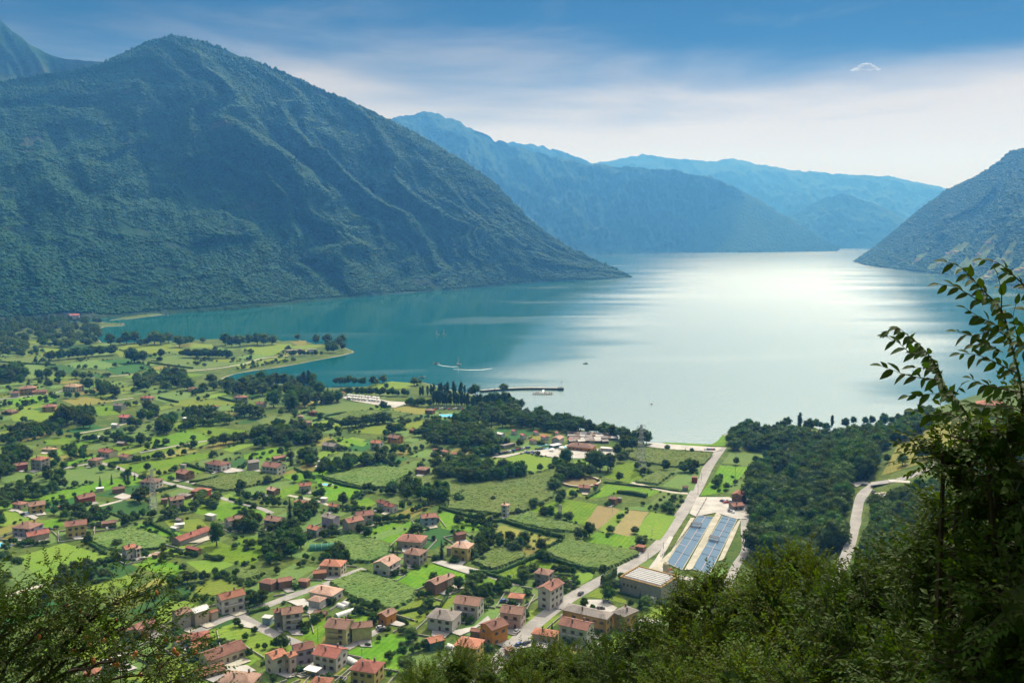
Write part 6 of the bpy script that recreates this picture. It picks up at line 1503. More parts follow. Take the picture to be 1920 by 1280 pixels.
# ------------------------------------------------------------------ the white ribbed hall
loc, ang, L, D, Hh = place('C', (1115,265,1580,525), (46,13), 1.25); Hh = 7.5
o = empty('industrial_hall', loc, ang); tag(o, 'large grey industrial hall with white ribbed roof', 'hall')
m = MB(); x, y = L/2, D/2
m.box(-x, x, -y, y, -.8, Hh); m.build('wall', wall_mat('grey'), o)
MB().box(-x + .6, x - .6, -y + .6, y - .6, Hh, Hh + .12).build('roof', roof_mat('brown'), o)
n = 7
for i in range(n):
    yy = -y * .75 + (2 * y * .82) * i / n; w = 2 * y * .82 / n * .55
    a = [(-x + 1.4, yy, Hh + .12), (x - 1.4, yy, Hh + .12), (x - 1.4, yy + w, Hh + .12), (-x + 1.4, yy + w, Hh + .12), (-x + 1.4, yy + w * .3, Hh + .8), (x - 1.4, yy + w * .3, Hh + .8), (x - 1.4, yy + w * .7, Hh + .8), (-x + 1.4, yy + w * .7, Hh + .8)]
    MB().add(a, [(0,1,5,4),(1,2,6,5),(2,3,7,6),(3,0,4,7),(4,5,6,7)]).build('roof_rib', M_white, o)
pw = MB(); t = .35
pw.box(-x, x, -y, -y + t, Hh, Hh + .7).box(-x, x, y - t, y, Hh, Hh + .7).box(-x, -x + t, -y + t, y - t, Hh, Hh + .7).box(x - t, x, -y + t, y - t, Hh, Hh + .7); pw.build('parapet', wall_mat('ochre'), o)
for i in range(4): link('window', WINM[False], o, (-x * .8 + i * 2.2, -y, 4.6)).rotation_euler.z = math.pi
d = link('door', DOORM, o, (x * .45, -y, 0)); d.rotation_euler.z = math.pi
MB().box(x * .55, x * .55 + 3, -y - 2.2, -y, 0, 2.4).build('ventilation_unit', M_white, o)

# ------------------------------------------------------------------ fish basins
M_basin = pmat('basin_water', (0.045, 0.120, 0.205), 0.35, 0.3, col2=(0.034, 0.10, 0.17), spec=0.15)
def zq(x, y): return np.array(gp(1220 + x / 8, 930 + y / 8, PZ))
def basin(q, label, divs, shelter):
    A, B, C_, D_ = [zq(*p) for p in q]                        # far-left, far-right, near-right, near-left
    o = empty('fish_basin', (*(A + B + C_ + D_) / 4, PZ)); tag(o, label, 'basin', None); c = (A + B + C_ + D_) / 4
    A, B, C_, D_ = A - c, B - c, C_ - c, D_ - c
    MB().add([(*p, .45) for p in (D_, C_, B, A)], [(0,1,2,3)]).build('water', M_basin, o)
    def bar(p, r, w, h0, h1, name, mat):
        d = (r - p) / np.linalg.norm(r - p); nn = np.array((-d[1], d[0])) * w / 2
        v = [(*(p - nn), h0), (*(r - nn), h0), (*(r + nn), h0), (*(p + nn), h0), (*(p - nn), h1), (*(r - nn), h1), (*(r + nn), h1), (*(p + nn), h1)]
        MB().add(v, [(0,3,2,1),(4,5,6,7),(0,1,5,4),(1,2,6,5),(2,3,7,6),(3,0,4,7)]).build(name, mat, o)
    for p, r in ((A, B), (B, C_), (C_, D_), (D_, A)): bar(p, r, .35, -.3, .62, 'rim', M_grav)
    bar((A + B) / 2, (C_ + D_) / 2, .34, .3, .58, 'walkway', pmat('basin_walkway', (0.34, 0.26, 0.27), .8))
    dk = pmat('basin_divider', (0.05, 0.06, 0.08), .7); lt = pmat('basin_bridge', (0.45, 0.42, 0.44), .8)
    for k, (t, side, light) in enumerate(divs):
        l, r = A + (D_ - A) * t, B + (C_ - B) * t; mid = (l + r) / 2
        if side == 'L': r = mid
        if side == 'R': l = mid
        bar(l, r, .4 if light else .26, .3, .56 + .002 * k, 'divider', lt if light else dk)
    for t, u in shelter:
        p = A + (D_ - A) * t; r = B + (C_ - B) * t; s = p + (r - p) * u; d = (r - p) / np.linalg.norm(r - p); n = (D_ - A) / np.linalg.norm(D_ - A)
        e = s + d * 6 ; f = [s, e, e + n * 4, s + n * 4]
        MB().add([(*q, 2.4) for q in f] + [(*q, 2.6) for q in f], [(3,2,1,0),(4,5,6,7),(0,1,5,4),(1,2,6,5),(2,3,7,6),(3,0,4,7)]).build('shelter', dk, o)
        for q in f: MB().tube([(*q, 0), (*q, 2.4)], .08, 5).build('shelter_post', dk, o)
basin([(705,295), (945,320), (470,1115), (240,1010)], 'left fish basin with blue water and a grey feed shelter', [(.03, 'B', 0), (.25, 'R', 0), (.36, 'R', 1), (.50, 'B', 0), (.64, 'L', 1), (.77, 'B', 0), (.42, 'R', 0)], [(.22, .02)])
basin([(1075,300), (1300,350), (880,1180), (620,1100)], 'right fish basin with blue water and a black feed shelter', [(.05, 'B', 0), (.13, 'B', 0), (.17, 'R', 0), (.29, 'B', 0), (.38, 'R', 0), (.48, 'R', 0), (.60, 'L', 1), (.62, 'R', 0), (.74, 'B', 0)], [(.46, .02)])
loc = hit(1220 + 225/8, 930 + 1160/8); t_ = empty('silo', tuple(loc)); tag(t_, 'cream feed silo beside the left basin', 'silo')
MB().tube([(0,0,1.2), (0,0,5.6), (0,0,6.6)], [1.5,1.5,.4], 12).build('tank', wall_mat('cream'), t_)
for a in range(4): MB().tube([(1.1*math.cos(a*1.57+.8), 1.1*math.sin(a*1.57+.8), -.2), (1.1*math.cos(a*1.57+.8), 1.1*math.sin(a*1.57+.8), 1.3)], .1, 5).build('leg', M_metal, t_)
loc = hit(1220 + 300/8, 930 + 1170/8); t_ = empty('silo', tuple(loc)); tag(t_, 'squat red and white tank next to the feed silo', 'silo')
MB().tube([(0,0,-.2), (0,0,2.6)], 1.3, 12).build('tank', M_white, t_); MB().tube([(0,0,2.62), (0,0,3.2)], [1.35,.5], 12).build('lid', wall_mat('red'), t_)

# ------------------------------------------------------------------ round paddock, pools, tunnels, canopies
c = hit(*Z('F', 832, 575)); o = empty('round_paddock', tuple(c)); tag(o, 'round sandy paddock ringed by a low wall', 'paddock'); Rr = 13.0
n = 28
def ring(r0, r1, z0, z1): 
    v = [(r*math.cos(6.2832*i/n), r*math.sin(6.2832*i/n), z) for r, z in ((r0,z0),(r0,z1),(r1,z1),(r1,z0)) for i in range(n)]
    return v, [(k*n+i, k*n+(i+1)%n, ((k+1)%4)*n+(i+1)%n, ((k+1)%4)*n+i) for k in range(4) for i in range(n)]
MB().add(*ring(Rr, Rr + 1.6, -.3, 1.4)).build('ring_wall', wall_mat('beige'), o)
MB().add([(Rr*math.cos(6.2832*i/n), Rr*math.sin(6.2832*i/n), .18) for i in range(n)], [tuple(range(n))]).build('sand_floor', M_soil, o)
M_pool = pmat('pool_water', (0.10, 0.50, 0.72), 0.2, spec=0.5)
def pool(k, x, y, w, d, ang, label):
    c = hit(*Z(k, x, y)); o = empty('swimming_pool', tuple(c), R(ang)); tag(o, label, 'pool')
    MB().box(-w/2, w/2, -d/2, d/2, -.2, .24).build('water', M_pool, o); r = MB(); t = 1.0
    r.box(-w/2-t, w/2+t, -d/2-t, -d/2, -.2, .3).box(-w/2-t, w/2+t, d/2, d/2+t, -.2, .3).box(-w/2-t, -w/2, -d/2, d/2, -.2, .3).box(w/2, w/2+t, -d/2, d/2, -.2, .3); r.build('rim', M_conc, o)
pool('D', 20, 890, 10, 5.5, -20, 'bright blue garden pool beside the lilac villa annex')
pool('D', 205, 655, 10, 4.5, -45, 'blue garden pool beside the yellow villa')
pool('J', 1600, 797, 16, 12, 0, 'pale blue camp swimming pool')
pool('E', 690, 435, 7, 3.5, -30, 'small blue garden pool on the bright lawn')
pool('F', 650, 325, 20, 9, 20, 'turquoise camp pool beside the restaurant')
M_poly = pmat('polythene', (0.62, 0.64, 0.63), 0.5, 0.8, col2=(0.5, 0.52, 0.5))
def tunnel(k, x0, y0, x1, y1, r, label, name='polytunnel', cat='greenhouse', mat=None):
    a, b = hit(*Z(k, x0, y0)), hit(*Z(k, x1, y1)); d = (b - a)[:2]; L = np.linalg.norm(d); o = empty(name, tuple((a + b) / 2), math.atan2(d[1], d[0])); tag(o, label, cat); n = 9
    v = [(sx * L / 2, r * math.cos(math.pi * i / n), r * math.sin(math.pi * i / n) * .95) for sx in (-1, 1) for i in range(n + 1)]
    f = [(i, i + 1, n + 2 + i, n + 1 + i) for i in range(n)]; MB().add(v, f).build('cover', mat or M_poly, o, smooth=True)
    for s in (0, n + 1): MB().add([v[s + i] for i in range(n + 1)], [tuple(range(n + 1))]).build('end_wall', mat or M_poly, o)
    for q in range(1, 5):
        xx = -L / 2 + L * q / 5; MB().tube([(xx, (r + .03) * math.cos(math.pi * i / n), (r + .03) * math.sin(math.pi * i / n) * .95) for i in range(n + 1)], .05, 4).build('hoop', M_metal, o)
tunnel('B', 760,625, 895,580, 1.7, 'long pale polytunnel behind the yellow green house')
tunnel('B', 775,540, 830,560, 1.6, 'upper white polytunnel under the modern villa')
tunnel('B', 820,525, 862,540, 1.5, 'short white polytunnel beside the modern villa')
tunnel('B', 850,950, 925,990, 1.8, 'white polytunnel behind the plain red roof')
tunnel('B', 1595,850, 1650,870, 1.8, 'white round backed tank tunnel beside the pale yellow house')
tunnel('B', 560,120, 790,105, 3.2, 'dark green netted orchard cover beside the maize', 'netting_cover', 'netting', pmat('green_net', (0.03, 0.16, 0.09), .8, .4))
def canopy(k, bbox, vec, asp, h, mat, label, name='canopy'):
    loc, ang, L, D, _ = place(k, bbox, vec, asp); o = empty(name, loc, ang); tag(o, label, 'canopy'); x, y = L/2, D/2
    MB().box(-x, x, -y, y, h, h + .18).build('roof', mat, o)
    for sx in (-1, 1):
        for sy in (-1, 1): MB().tube([(sx*x*.92, sy*y*.92, -.3), (sx*x*.92, sy*y*.92, h)], .08, 5).build('post', M_metal, o)
canopy('B', (510,1005,665,1090), (60,14), 1.4, 2.6, M_white, 'white flat carport canopy beside the plain red roofed house')
canopy('F', (500,300,600,335), (60,-12), 2.0, 3.0, pmat('teal_awning', (0.10, 0.32, 0.33), .7), 'teal awning beside the orange camp roof')
canopy('G', (1455,560,1602,608), (60,4), 2.4, 3.4, M_conc, 'pale flat concrete roof beside the hillside works yard')
# works yard on the hillside
c = hit(*Z('G', 1545, 655)); o = empty('works_yard', tuple(c), .2); tag(o, 'terraced works yard with stacked blocks on the hillside', 'works yard')
MB().box(-11, 11, -9, 9, -6, .3).build('platform', M_grav, o)
for i in range(16):
    a, b, s = random.uniform(-10, 8), random.uniform(-8, 6), random.uniform(.8, 2.2)
    MB().box(a, a + s, b, b + s * .7, .3, .3 + random.uniform(.5, 1.6)).build('block_stack', (M_conc, M_white, wall_mat('beige'))[i % 3], o)

def kids_n(o): return len(o.children)
# ------------------------------------------------------------------ gardens: shrubs, drives and low walls round the nearer houses
gy = np.random.default_rng(12); M_gw = pmat('garden_wall', (0.42, 0.40, 0.36), .9, .6)
for loc, ang, L, D, label, name in YARDS:
    if loc[1] > 720 or name in ('shed', 'canopy', 'greenhouse', 'caravan', 'tent', 'kiosk', 'camp_building', 'pavilion', 'carport') or loc[2] > PZ + 1: continue
    short = ' '.join(label.split()[:9]); ca, sa = math.cos(ang), math.sin(ang)
    def wp(a, b): return np.array((loc[0] + a * ca - b * sa, loc[1] + a * sa + b * ca, PZ))
    for i in range(3 if loc[1] < 560 else 2):
        q = wp((gy.random() - .5) * (L + 7), (D / 2 + 2 + 3 * gy.random()) * (1 if gy.random() < .5 else -1))
        if not on_road(q[0], q[1], 1.5): TREES.append((q, 1.4 + 2.6 * gy.random(), 's' if gy.random() < .7 else 'b', 'garden plant beside the ' + short, 'plants beside the ' + short, 1.0))
    s = 1 if gy.random() < .5 else -1
    P = [wp(-L * .3, -D / 2 - .2), wp(L * .45, -D / 2 - .2), wp(L * .45, -D / 2 - 5 - 3 * gy.random()), wp(-L * .1, -D / 2 - 6)]; NF[0] += 1
    flat('driveway', [p[:2] for p in P], PZ + .12 + .0007 * NF[0], (M_conc, M_grav, M_road)[int(gy.integers(3))])
    if loc[1] < 560:
        x0, x1, y0, y1 = -L / 2 - 4, L / 2 + 4, -D / 2 - 7.5, D / 2 + 5
        o = empty('garden_wall', (loc[0], loc[1], PZ), ang); tag(o, 'low wall round the garden of the ' + short, 'wall')
        for n_, (a, b, c, d) in enumerate(((x0, x1, y1, y1 + .25), (x0 - .25, x0, y0, y1), (x1, x1 + .25, y0, y1), (x0, -1.5, y0 - .25, y0))):
            pts = [wp(a + (b - a) * t, c + (d - c) * t) for t in np.linspace(0, 1, 7)]
            if any(on_road(p[0], p[1], .6) for p in pts) or any((p[0]-u)**2 + (p[1]-v)**2 < (r*.8)**2 for p in pts for u, v, r in BUILT if abs(u - loc[0]) + abs(v - loc[1]) > 1): continue
            MB().box(a, b, c, d, -.3, .9 + .003 * n_).build('wall_run', M_gw, o)
        if not kids_n(o): bpy.data.objects.remove(o)
plant_trees()
# ================================================================== PIER, BOATS, VEHICLES, PYLONS
a, b = np.array(gp(*Z('K', 560, 300), 0)), np.array(gp(*Z('K', 1180, 283), 0)); d = (b - a); L = np.linalg.norm(d)
o = empty('breakwater', (*(a + b) / 2, 0), math.atan2(d[1], d[0])); tag(o, 'long curved concrete breakwater closing the harbour', 'pier')
def bow(t): return 9.0 * math.sin(math.pi * t)
n = 24; V = []; 
for i in range(n + 1):
    t = i / n; x = -L / 2 + L * t; y = bow(t)
    V += [(x, y - 3, -2), (x, y - 2.4, 2.2), (x, y + 2.4, 2.2), (x, y + 3, -2)]
f = [(4*i + k, 4*i + 4 + k, 4*i + 5 + k, 4*i + 1 + k) for i in range(n) for k in range(3)] + [(0,1,2,3), (4*n+3, 4*n+2, 4*n+1, 4*n)]
MB().add(V, f).build('wall', pmat('dark_concrete', (0.12, 0.13, 0.12), .9, .3), o)
V = []
for i in range(n + 1):
    t = i / n; x = -L / 2 + L * t; y = bow(t); V += [(x, y - 2.2, 2.35), (x, y + 2.2, 2.35)]
MB().add(V, [(2*i, 2*i+2, 2*i+3, 2*i+1) for i in range(n)]).build('deck', M_grav, o)
MB().box(L/2 - 5, L/2 + .5, -3.6, 3.6, -2, 2.8).build('pier_head', pmat('dark_concrete', (0.12, 0.13, 0.12)), o)
for i in (.45, .62, .8): MB().tube([(-L/2 + L*i, bow(i), 2.2), (-L/2 + L*i, bow(i), 7)], .09, 5).build('lamp_post', M_metal, o)
MB().tube([(L/2 - 2, 0, 2.6), (L/2 - 2, 0, 9)], .16, 6).build('beacon_mast', M_metal, o); MB().box(L/2 - 2.5, L/2 - 1.5, -.5, .5, 9, 10).build('beacon', M_white, o)
a = np.array(gp(*Z('K', 955, 312), 0)); b = np.array(gp(*Z('K', 1105, 314), 0)); L2 = np.linalg.norm(b - a)
o = empty('jetty', (*(a + b) / 2, 0), math.atan2(*(b - a)[::-1])); tag(o, 'floating dock of small boats inside the breakwater', 'jetty')
MB().box(-L2/2, L2/2, -1, 1, -.3, .7).build('deck', pmat('wood_deck', (0.2, 0.16, 0.12), .9), o)
MB().box(-1.0, 1.0, 1, 22, -.3, .7).build('gangway', M_white, o)
for i in range(8): MB().tube([(-L2/2 + L2*(i + .5)/8, 1.1, -2), (-L2/2 + L2*(i + .5)/8, 1.1, 2)], .12, 5).build('mooring_post', M_metal, o)
def boat_meshes():
    m = MB(); n = 7; V = []
    for i in range(n):
        t = i / (n - 1); w = 1.05 * math.sin(math.pi * (0.22 + 0.78 * (1 - t))) ** .7 if t < 1 else 0.02; x = -2.8 + 5.6 * t
        V += [(x, -w, .75 + .25*t), (x, -w*.55, -.15), (x, w*.55, -.15), (x, w, .75 + .25*t)]
    m.add(V, [(4*i + k, 4*i + 4 + k, 4*i + 5 + k, 4*i + 1 + k) for i in range(n - 1) for k in range(3)] + [(0,1,2,3)])
    dk = MB().add(V[0::4] + V[3::4], [(i, i + 1, n + i + 1, n + i) for i in range(n - 1)])
    for i in range(len(dk.v)): dk.v[i] = (dk.v[i][0], dk.v[i][1] * .9, dk.v[i][2] - .12)
    cb = MB().box(-.6, 1.0, -.6, .6, .6, 1.35)
    return m.me('hull', M_white), dk.me('deck', pmat('boat_deck', (0.35, 0.33, 0.3))), cb.me('cabin', M_pane)
BH, BD, BC = boat_meshes()
def boat(p, ang, label, group=None, s=1.0, cabin=True, mast=False):
    o = empty('boat', (p[0], p[1], 0.0), ang); o.scale = (s, s, s); tag(o, label, 'boat', group)
    link('hull', BH, o); link('deck', BD, o)
    if cabin: link('cabin', BC, o)
    if mast:
        MB().tube([(0, 0, .5), (0, 0, 8)], .06, 5).build('mast', M_metal, o); MB().add([(0, .02, 1.2), (-2.3, .02, 1.3), (0, .02, 7.6), (0, -.02, 1.2), (-2.3, -.02, 1.3), (0, -.02, 7.6)], [(0,1,2), (5,4,3), (0,2,5,3), (1,4,5,2), (0,3,4,1)]).build('sail', M_white, o)
for i in range(9):
    for s in (-1,) if i % 3 == 0 else (-1, 1):
        q = a + (b - a) * (i + .5) / 9; dd = (b - a) / L2; nn = np.array((-dd[1], dd[0])); q = q + nn * s * 4.2
        boat(q, math.atan2(nn[1], nn[0]), 'small moored boat at the floating dock', 'boats moored at the dock')
boat(gp(1098, 682), .2, 'dark motorboat alone on the bright open water', s=1.3)
boat(gp(1222, 757), 1.4, 'small sailing boat drifting on the bright water', s=1.1, cabin=False, mast=True)
boat(gp(860, 684), .4, 'sailing boat with white sail in the teal bay', s=1.4, cabin=False, mast=True)
boat(gp(818, 682), 2.9, 'speeding white motorboat trailing a curved wake', s=1.7)
boat(gp(820, 627), .2, 'far white sailing boat of the pair in the teal bay', 'far sail pair', s=1.2, cabin=False, mast=True)
boat(gp(833, 627), .2, 'far white sailing boat of the pair in the teal bay', 'far sail pair', s=1.2, cabin=False, mast=True)
boat(gp(791, 708), .1, 'white pedal boat close to the small beach', s=1.6)
boat(gp(311, 592), .0, 'far white boat below the mountain foot', s=2.0)
for i in range(9):
    q = np.array(gp(196 + i * 4.3, 608 + (i % 3) * .8)); boat(q, 1.2 + i * .3, 'small white boat in the little far marina', 'boats of the far marina', s=1.5)
# wake of the motorboat: low foam ridge on the water
M_foam = pmat('white_foam', (0.75, 0.80, 0.80), .6)
for pts, w, lab in ((((820, 683), (832, 686), (848, 687.5), (862, 687)), 1.1, 'curved white wake behind the motorboat'), (((850, 692), (880, 693.5), (905, 693), (925, 690)), 0.8, 'long pale wake line in the teal bay')):
    q = np.array([gp(*p) for p in pts]); c = []
    for i in range(len(q) - 1): c += [q[i] + (q[i+1] - q[i]) * k / 8 for k in range(8)]
    c = np.array(c); d = np.gradient(c, axis=0); d /= np.linalg.norm(d, axis=1, keepdims=True); nn = np.stack([-d[:, 1], d[:, 0]], 1); n = len(c)
    ww = w * np.sin(np.pi * np.linspace(.12, .95, n)); V = []
    for i in range(n): V += [(*(c[i] - nn[i] * ww[i]), -.05), (*c[i], .22), (*(c[i] + nn[i] * ww[i]), -.05)]
    tag(link('boat_wake', mesh('boat_wake', V, [(3*i + k, 3*i + 3 + k, 3*i + 4 + k, 3*i + 1 + k) for i in range(n - 1) for k in range(2)], M_foam)), lab, None, None, 'stuff')
# ------------------------------------------------------------------ cars, caravans
M_tyre = pmat('tyre', (0.02, 0.02, 0.02), .9)
def car_meshes():
    prof = [(-2.1, .35), (-2.15, .75), (-1.9, .95), (-.9, 1.0), (1.0, 1.0), (2.0, .85), (2.15, .6), (2.1, .35)]; n = len(prof)
    V = [(x, -.85, z) for x, z in prof] + [(x, .85, z) for x, z in prof]
    b = MB().add(V, [(i, i + 1, n + i + 1, n + i) for i in range(n - 1)] + [tuple(range(n))[::-1], tuple(range(n, 2*n)), (0, n, 2*n-1, n-1)])
    c = [(-1.75, .97), (-1.35, 1.42), (.45, 1.45), (1.15, .97)]; k = len(c)
    g = MB().add([(x, -.76 + (z - .97) * .25, z) for x, z in c] + [(x, .76 - (z - .97) * .25, z) for x, z in c], [(i, i + 1, k + i + 1, k + i) for i in range(k - 1)] + [tuple(range(k))[::-1], tuple(range(k, 2*k))])
    rf = MB().box(-1.3, .4, -.62, .62, 1.43, 1.49)
    w = MB().tube([(0, -.1, 0), (0, .1, 0)], .32, 10)
    return b, g.me('cabin_glass', M_pane), rf, w.me('wheel', M_tyre)
CB, CG, CR, CW = car_meshes()
PAINT = {'silver': (0.45, 0.46, 0.48), 'white': (0.75, 0.75, 0.75), 'black': (0.02, 0.02, 0.025), 'blue': (0.05, 0.12, 0.35), 'red': (0.45, 0.04, 0.03), 'dark grey': (0.09, 0.09, 0.1)}
BODY = {}
def car(px, py, ang, col, label, group=None, k='P'):
    P = hit(*Z(k, px, py)); z = P[2] + .26 if P[2] > PZ + 1 else PZ + .24
    if col not in BODY:
        m_ = pmat('car_paint_' + col, PAINT[col], .25, spec=.5, metal=.2); BODY[col] = (CB.me('body', m_), CR.me('roof_panel', m_))
    o = empty('parked_car' if group != 'cars driving' else 'car', (P[0], P[1], z), R(ang)); tag(o, label, 'car', group)
    link('body', BODY[col][0], o); link('cabin_glass', CG, o); link('roof_panel', BODY[col][1], o)
    for sx in (-1.3, 1.3):
        for sy in (-.82, .82): link('wheel', CW, o, (sx, sy, .32))
cl = list(PAINT)
car(835,457,60,'dark grey','dark car driving at the main road junction',None,'C')
car(370,842,55,'blue','dark blue car parked on the road by the orange house',None,'C')
car(357,742,60,'white','white van like car beside the pinkish white house',None,'C')
car(262,514,10,'blue','blue car beside the orange roofed carport cottage',None,'C'); car(308,524,20,'dark grey','dark grey car beside the orange roofed carport cottage',None,'C')
car(1025,520,10,'silver','silver car under the large round forecourt tree',None,'C'); car(428,832,50,'black','black car at the road end by the trees',None,'C'); car(985,570,0,'dark grey','dark car on the forecourt behind the ochre block',None,'C')
car(1328,688,75,'black','black car driving on the hillside road',None,'G'); car(1363,632,55,'dark grey','dark car at the hillside road junction',None,'G')
car(1095,715,10,'silver','silver car beside the yellow green house drive',None,'B'); car(1105,728,30,'dark grey','dark pickup like car at the end of the short drive',None,'B')
car(945,605,20,'red','red car beside the paddock house',None,'F')
for i in range(5): car(395 + i * 11, 688 + (i % 3) * 5, 20 + 30 * (i % 2), cl[(i + 2) % 6], 'car parked beside the fish farm house', 'cars at the fish farm', 'G')
for i in range(3): car(435 + i * 14, 752 + i * 4, 80, cl[(i + 5) % 6], 'car parked before the low fish farm house', 'cars at the fish farm front', 'G')
for i in range(16): car(190 + i * 17, 372 - i * 3.6 + (i % 2) * 3, 65, cl[i % 6], 'car parked in the camp car park row', 'cars in the camp car park', 'F')
for i in range(8): car(420 + i * 14, 352 + (i % 3) * 4, 70, cl[(i * 2 + 1) % 6], 'car parked before the camp restaurant', 'cars before the restaurant', 'F')
for i in range(5): car(1770 + i * 16, 335, 90, cl[(i + 1) % 6], 'car parked at the beach end of the road', 'cars at the beach', 'F')
for i in range(14): car(1265 + i * 13, 252 - i * .4, 85, cl[i % 6], 'car in the lakeside car park row', 'cars in the lakeside car park', 'G')
for i in range(14): car(210 + i * 17, 425 + (i % 2) * 6, 80, cl[(i + 3) % 6], 'car parked between poplars and camp woods', 'cars by the poplars', 'K')
# caravans
def caravan_meshes():
    prof = [(-2.6, .5), (-2.7, 1.6), (-2.3, 2.6), (2.2, 2.6), (2.7, 1.5), (2.5, .5)]; n = len(prof)
    b = MB().add([(x, -1.1, z) for x, z in prof] + [(x, 1.1, z) for x, z in prof], [(i, i + 1, n + i + 1, n + i) for i in range(n - 1)] + [tuple(range(n))[::-1], tuple(range(n, 2*n)), (0, n, 2*n-1, n-1)])
    w = MB().box(-1.6, -.2, -1.13, 1.13, 1.4, 2.0).box(.5, 1.6, -1.13, 1.13, 1.4, 2.0); k = MB().tube([(0, -1.1, .35), (0, 1.1, .35)], .35, 8)
    return b.me('body', M_white), w.me('window_band', M_pane), k.me('wheels', M_tyre)
VB, VW, VK = caravan_meshes()
def caravan(k, x, y, ang, label, group):
    P = hit(*Z(k, x, y)); o = empty('caravan', tuple(P + np.array((0, 0, .2))), R(ang)); tag(o, label, 'caravan', group); link('body', VB, o); link('window_band', VW, o); link('wheels', VK, o)
for i in range(22): caravan('J', 850 + (i % 11) * 23 + random.uniform(-5, 5), 655 + (i % 11) * 2.2 + (i // 11) * 18, 80 + random.uniform(-15, 15), 'white caravan on the pale caravan park', 'caravans on the caravan park')
for i in range(18): caravan('G', 895 + (i % 9) * 20, 330 - (i % 9) * 4 + (i // 9) * 10, 70 + random.uniform(-20, 20), 'caravan under the shore trees of the right camp', 'caravans of the right camp')
M_tent = [pmat('awning_grey', (0.25, 0.23, 0.22), .8), pmat('awning_brown', (0.22, 0.16, 0.13), .8), pmat('awning_pale', (0.5, 0.48, 0.45), .8)]
for i in range(34):
    P = hit(*Z('F', 765 + (i % 9) * 40 + random.uniform(-12, 12), 222 + (i // 9) * 19 + random.uniform(-5, 5)))
    o = empty('camp_tent', tuple(P), random.uniform(-.3, .3)); tag(o, 'dark roofed tent cabin on the lakeside pitches', 'tent', 'tent cabins on the lakeside pitches')
    w, d, h = random.uniform(2.2, 3.2), random.uniform(1.8, 2.6), 2.0
    MB().box(-w, w, -d, d, -.3, h).build('body', M_tent[(i + 1) % 3], o)
    MB().add([(-w-.4,-d-.4,h), (w+.4,-d-.4,h), (w+.4,d+.4,h), (-w-.4,d+.4,h), (-w-.4,0,h+1.1), (w+.4,0,h+1.1)], [(0,1,5,4), (2,3,4,5), (0,4,3), (1,2,5), (3,2,1,0)]).build('roof', M_tent[i % 3], o)
for i, (x, y) in enumerate(((735,322), (770,328), (690,330), (620,345), (810,335))):
    P = hit(*Z('F', x, y)); o = empty('parasol', tuple(P)); tag(o, 'white parasol on the restaurant terrace', 'parasol', 'parasols on the restaurant terrace')
    MB().tube([(0,0,-.1), (0,0,2.9)], .06, 5).build('pole', M_metal, o); MB().tube([(0,0,2.3), (0,0,3.1)], [2.3, .1], 8).build('canopy', M_white, o)
# ------------------------------------------------------------------ pylons and poles
def pylon(k, x, y, hpx, label, arms=3):
    P = hit(*Z(k, x, y)); h = hpx / ZO[k][2] / pxm(P[1]) * 1.04; o = empty('electricity_pylon', tuple(P), .4); tag(o, label, 'pylon'); w = h * .085; r = .10 + h * .0016
    def wd(t): return w * (1 - t) ** 1.1 + .45
    lg = MB(); br = MB(); n = 11
    for sx, sy in ((-1,-1), (1,-1), (1,1), (-1,1)): MB().tube([(sx*wd(t/6), sy*wd(t/6), h*t/6 - (.5 if t == 0 else 0)) for t in range(7)], r, 4).build('leg', M_metal, o)
    for i in range(n):
        t0, t1 = i / n, (i + 1) / n; a, b = wd(t0), wd(t1); q = [(-1,-1), (1,-1), (1,1), (-1,1)]
        for j in range(4):
            p0, p1 = q[j], q[(j+1) % 4]
            br.tube([(p0[0]*a, p0[1]*a, h*t0), (p1[0]*b, p1[1]*b, h*t1)], r*.6, 3, cap=False); br.tube([(p1[0]*a, p1[1]*a, h*t0), (p0[0]*b, p0[1]*b, h*t1)], r*.6, 3, cap=False)
            br.tube([(p0[0]*b, p0[1]*b, h*t1), (p1[0]*b, p1[1]*b, h*t1)], r*.6, 3, cap=False)
    br.build('lattice', M_metal, o)
    for i in range(arms):
        z = h * (.97 - .13 * i); e = h * (.10 + .02 * (i == 1))
        m = MB()
        for s in (-1, 1): m.tube([(0, 0, z), (s*e, 0, z)], r*.8, 4); m.tube([(0, 0, z + h*.05), (s*e, 0, z)], r*.6, 4); m.tube([(s*e, 0, z), (s*e, 0, z - 1.6)], .14, 5)
        m.build('cross_arm', M_metal, o)
    return P, h
PY = [pylon('F', 1285, 480, 330, 'tall lattice pylon beside the beach maize'), pylon('D', 1150, 620, 300, 'lattice pylon standing by the white house with brown roof'), pylon('F', 680, 860, 115, 'short lattice mast between maize and bright meadow', 2)]
def pole(k, x, y, hpx, label, group):
    P = hit(*Z(k, x, y)); h = hpx / ZO[k][2] / pxm(P[1]); o = empty('utility_pole', tuple(P)); tag(o, label, 'pole', group)
    MB().tube([(0,0,-.5), (0,0,h)], [.14,.09], 6).build('post', pmat('grey_pole', (0.22, 0.21, 0.19), .8), o); MB().box(-.8, .8, -.06, .06, h - .5, h - .38).build('cross_bar', M_metal, o)
for x, y, h in ((1425,640,110), (760,430,90), (140,290,75), (330,360,60), (300,440,60), (1520,300,60), (1340,200,60), (1455,120,60)): pole('C', x, y, h, 'thin grey pole standing by the main road fields', 'roadside poles')
for x, y, h in ((625,810,115), (955,930,80), (95,590,90)): pole('B', x, y, h, 'thin grey pole between the front village houses', 'village poles')
for x, y, h in ((1072,800,60), (1370,975,55), (1620,380,70), (1740,560,60), (1715,660,70)): pole('F', x, y, h, 'thin grey pole on the meadows toward the beach', 'meadow poles')
pole('G', 473, 590, 230, 'tall thin mast beside the bright roadside meadow', None)
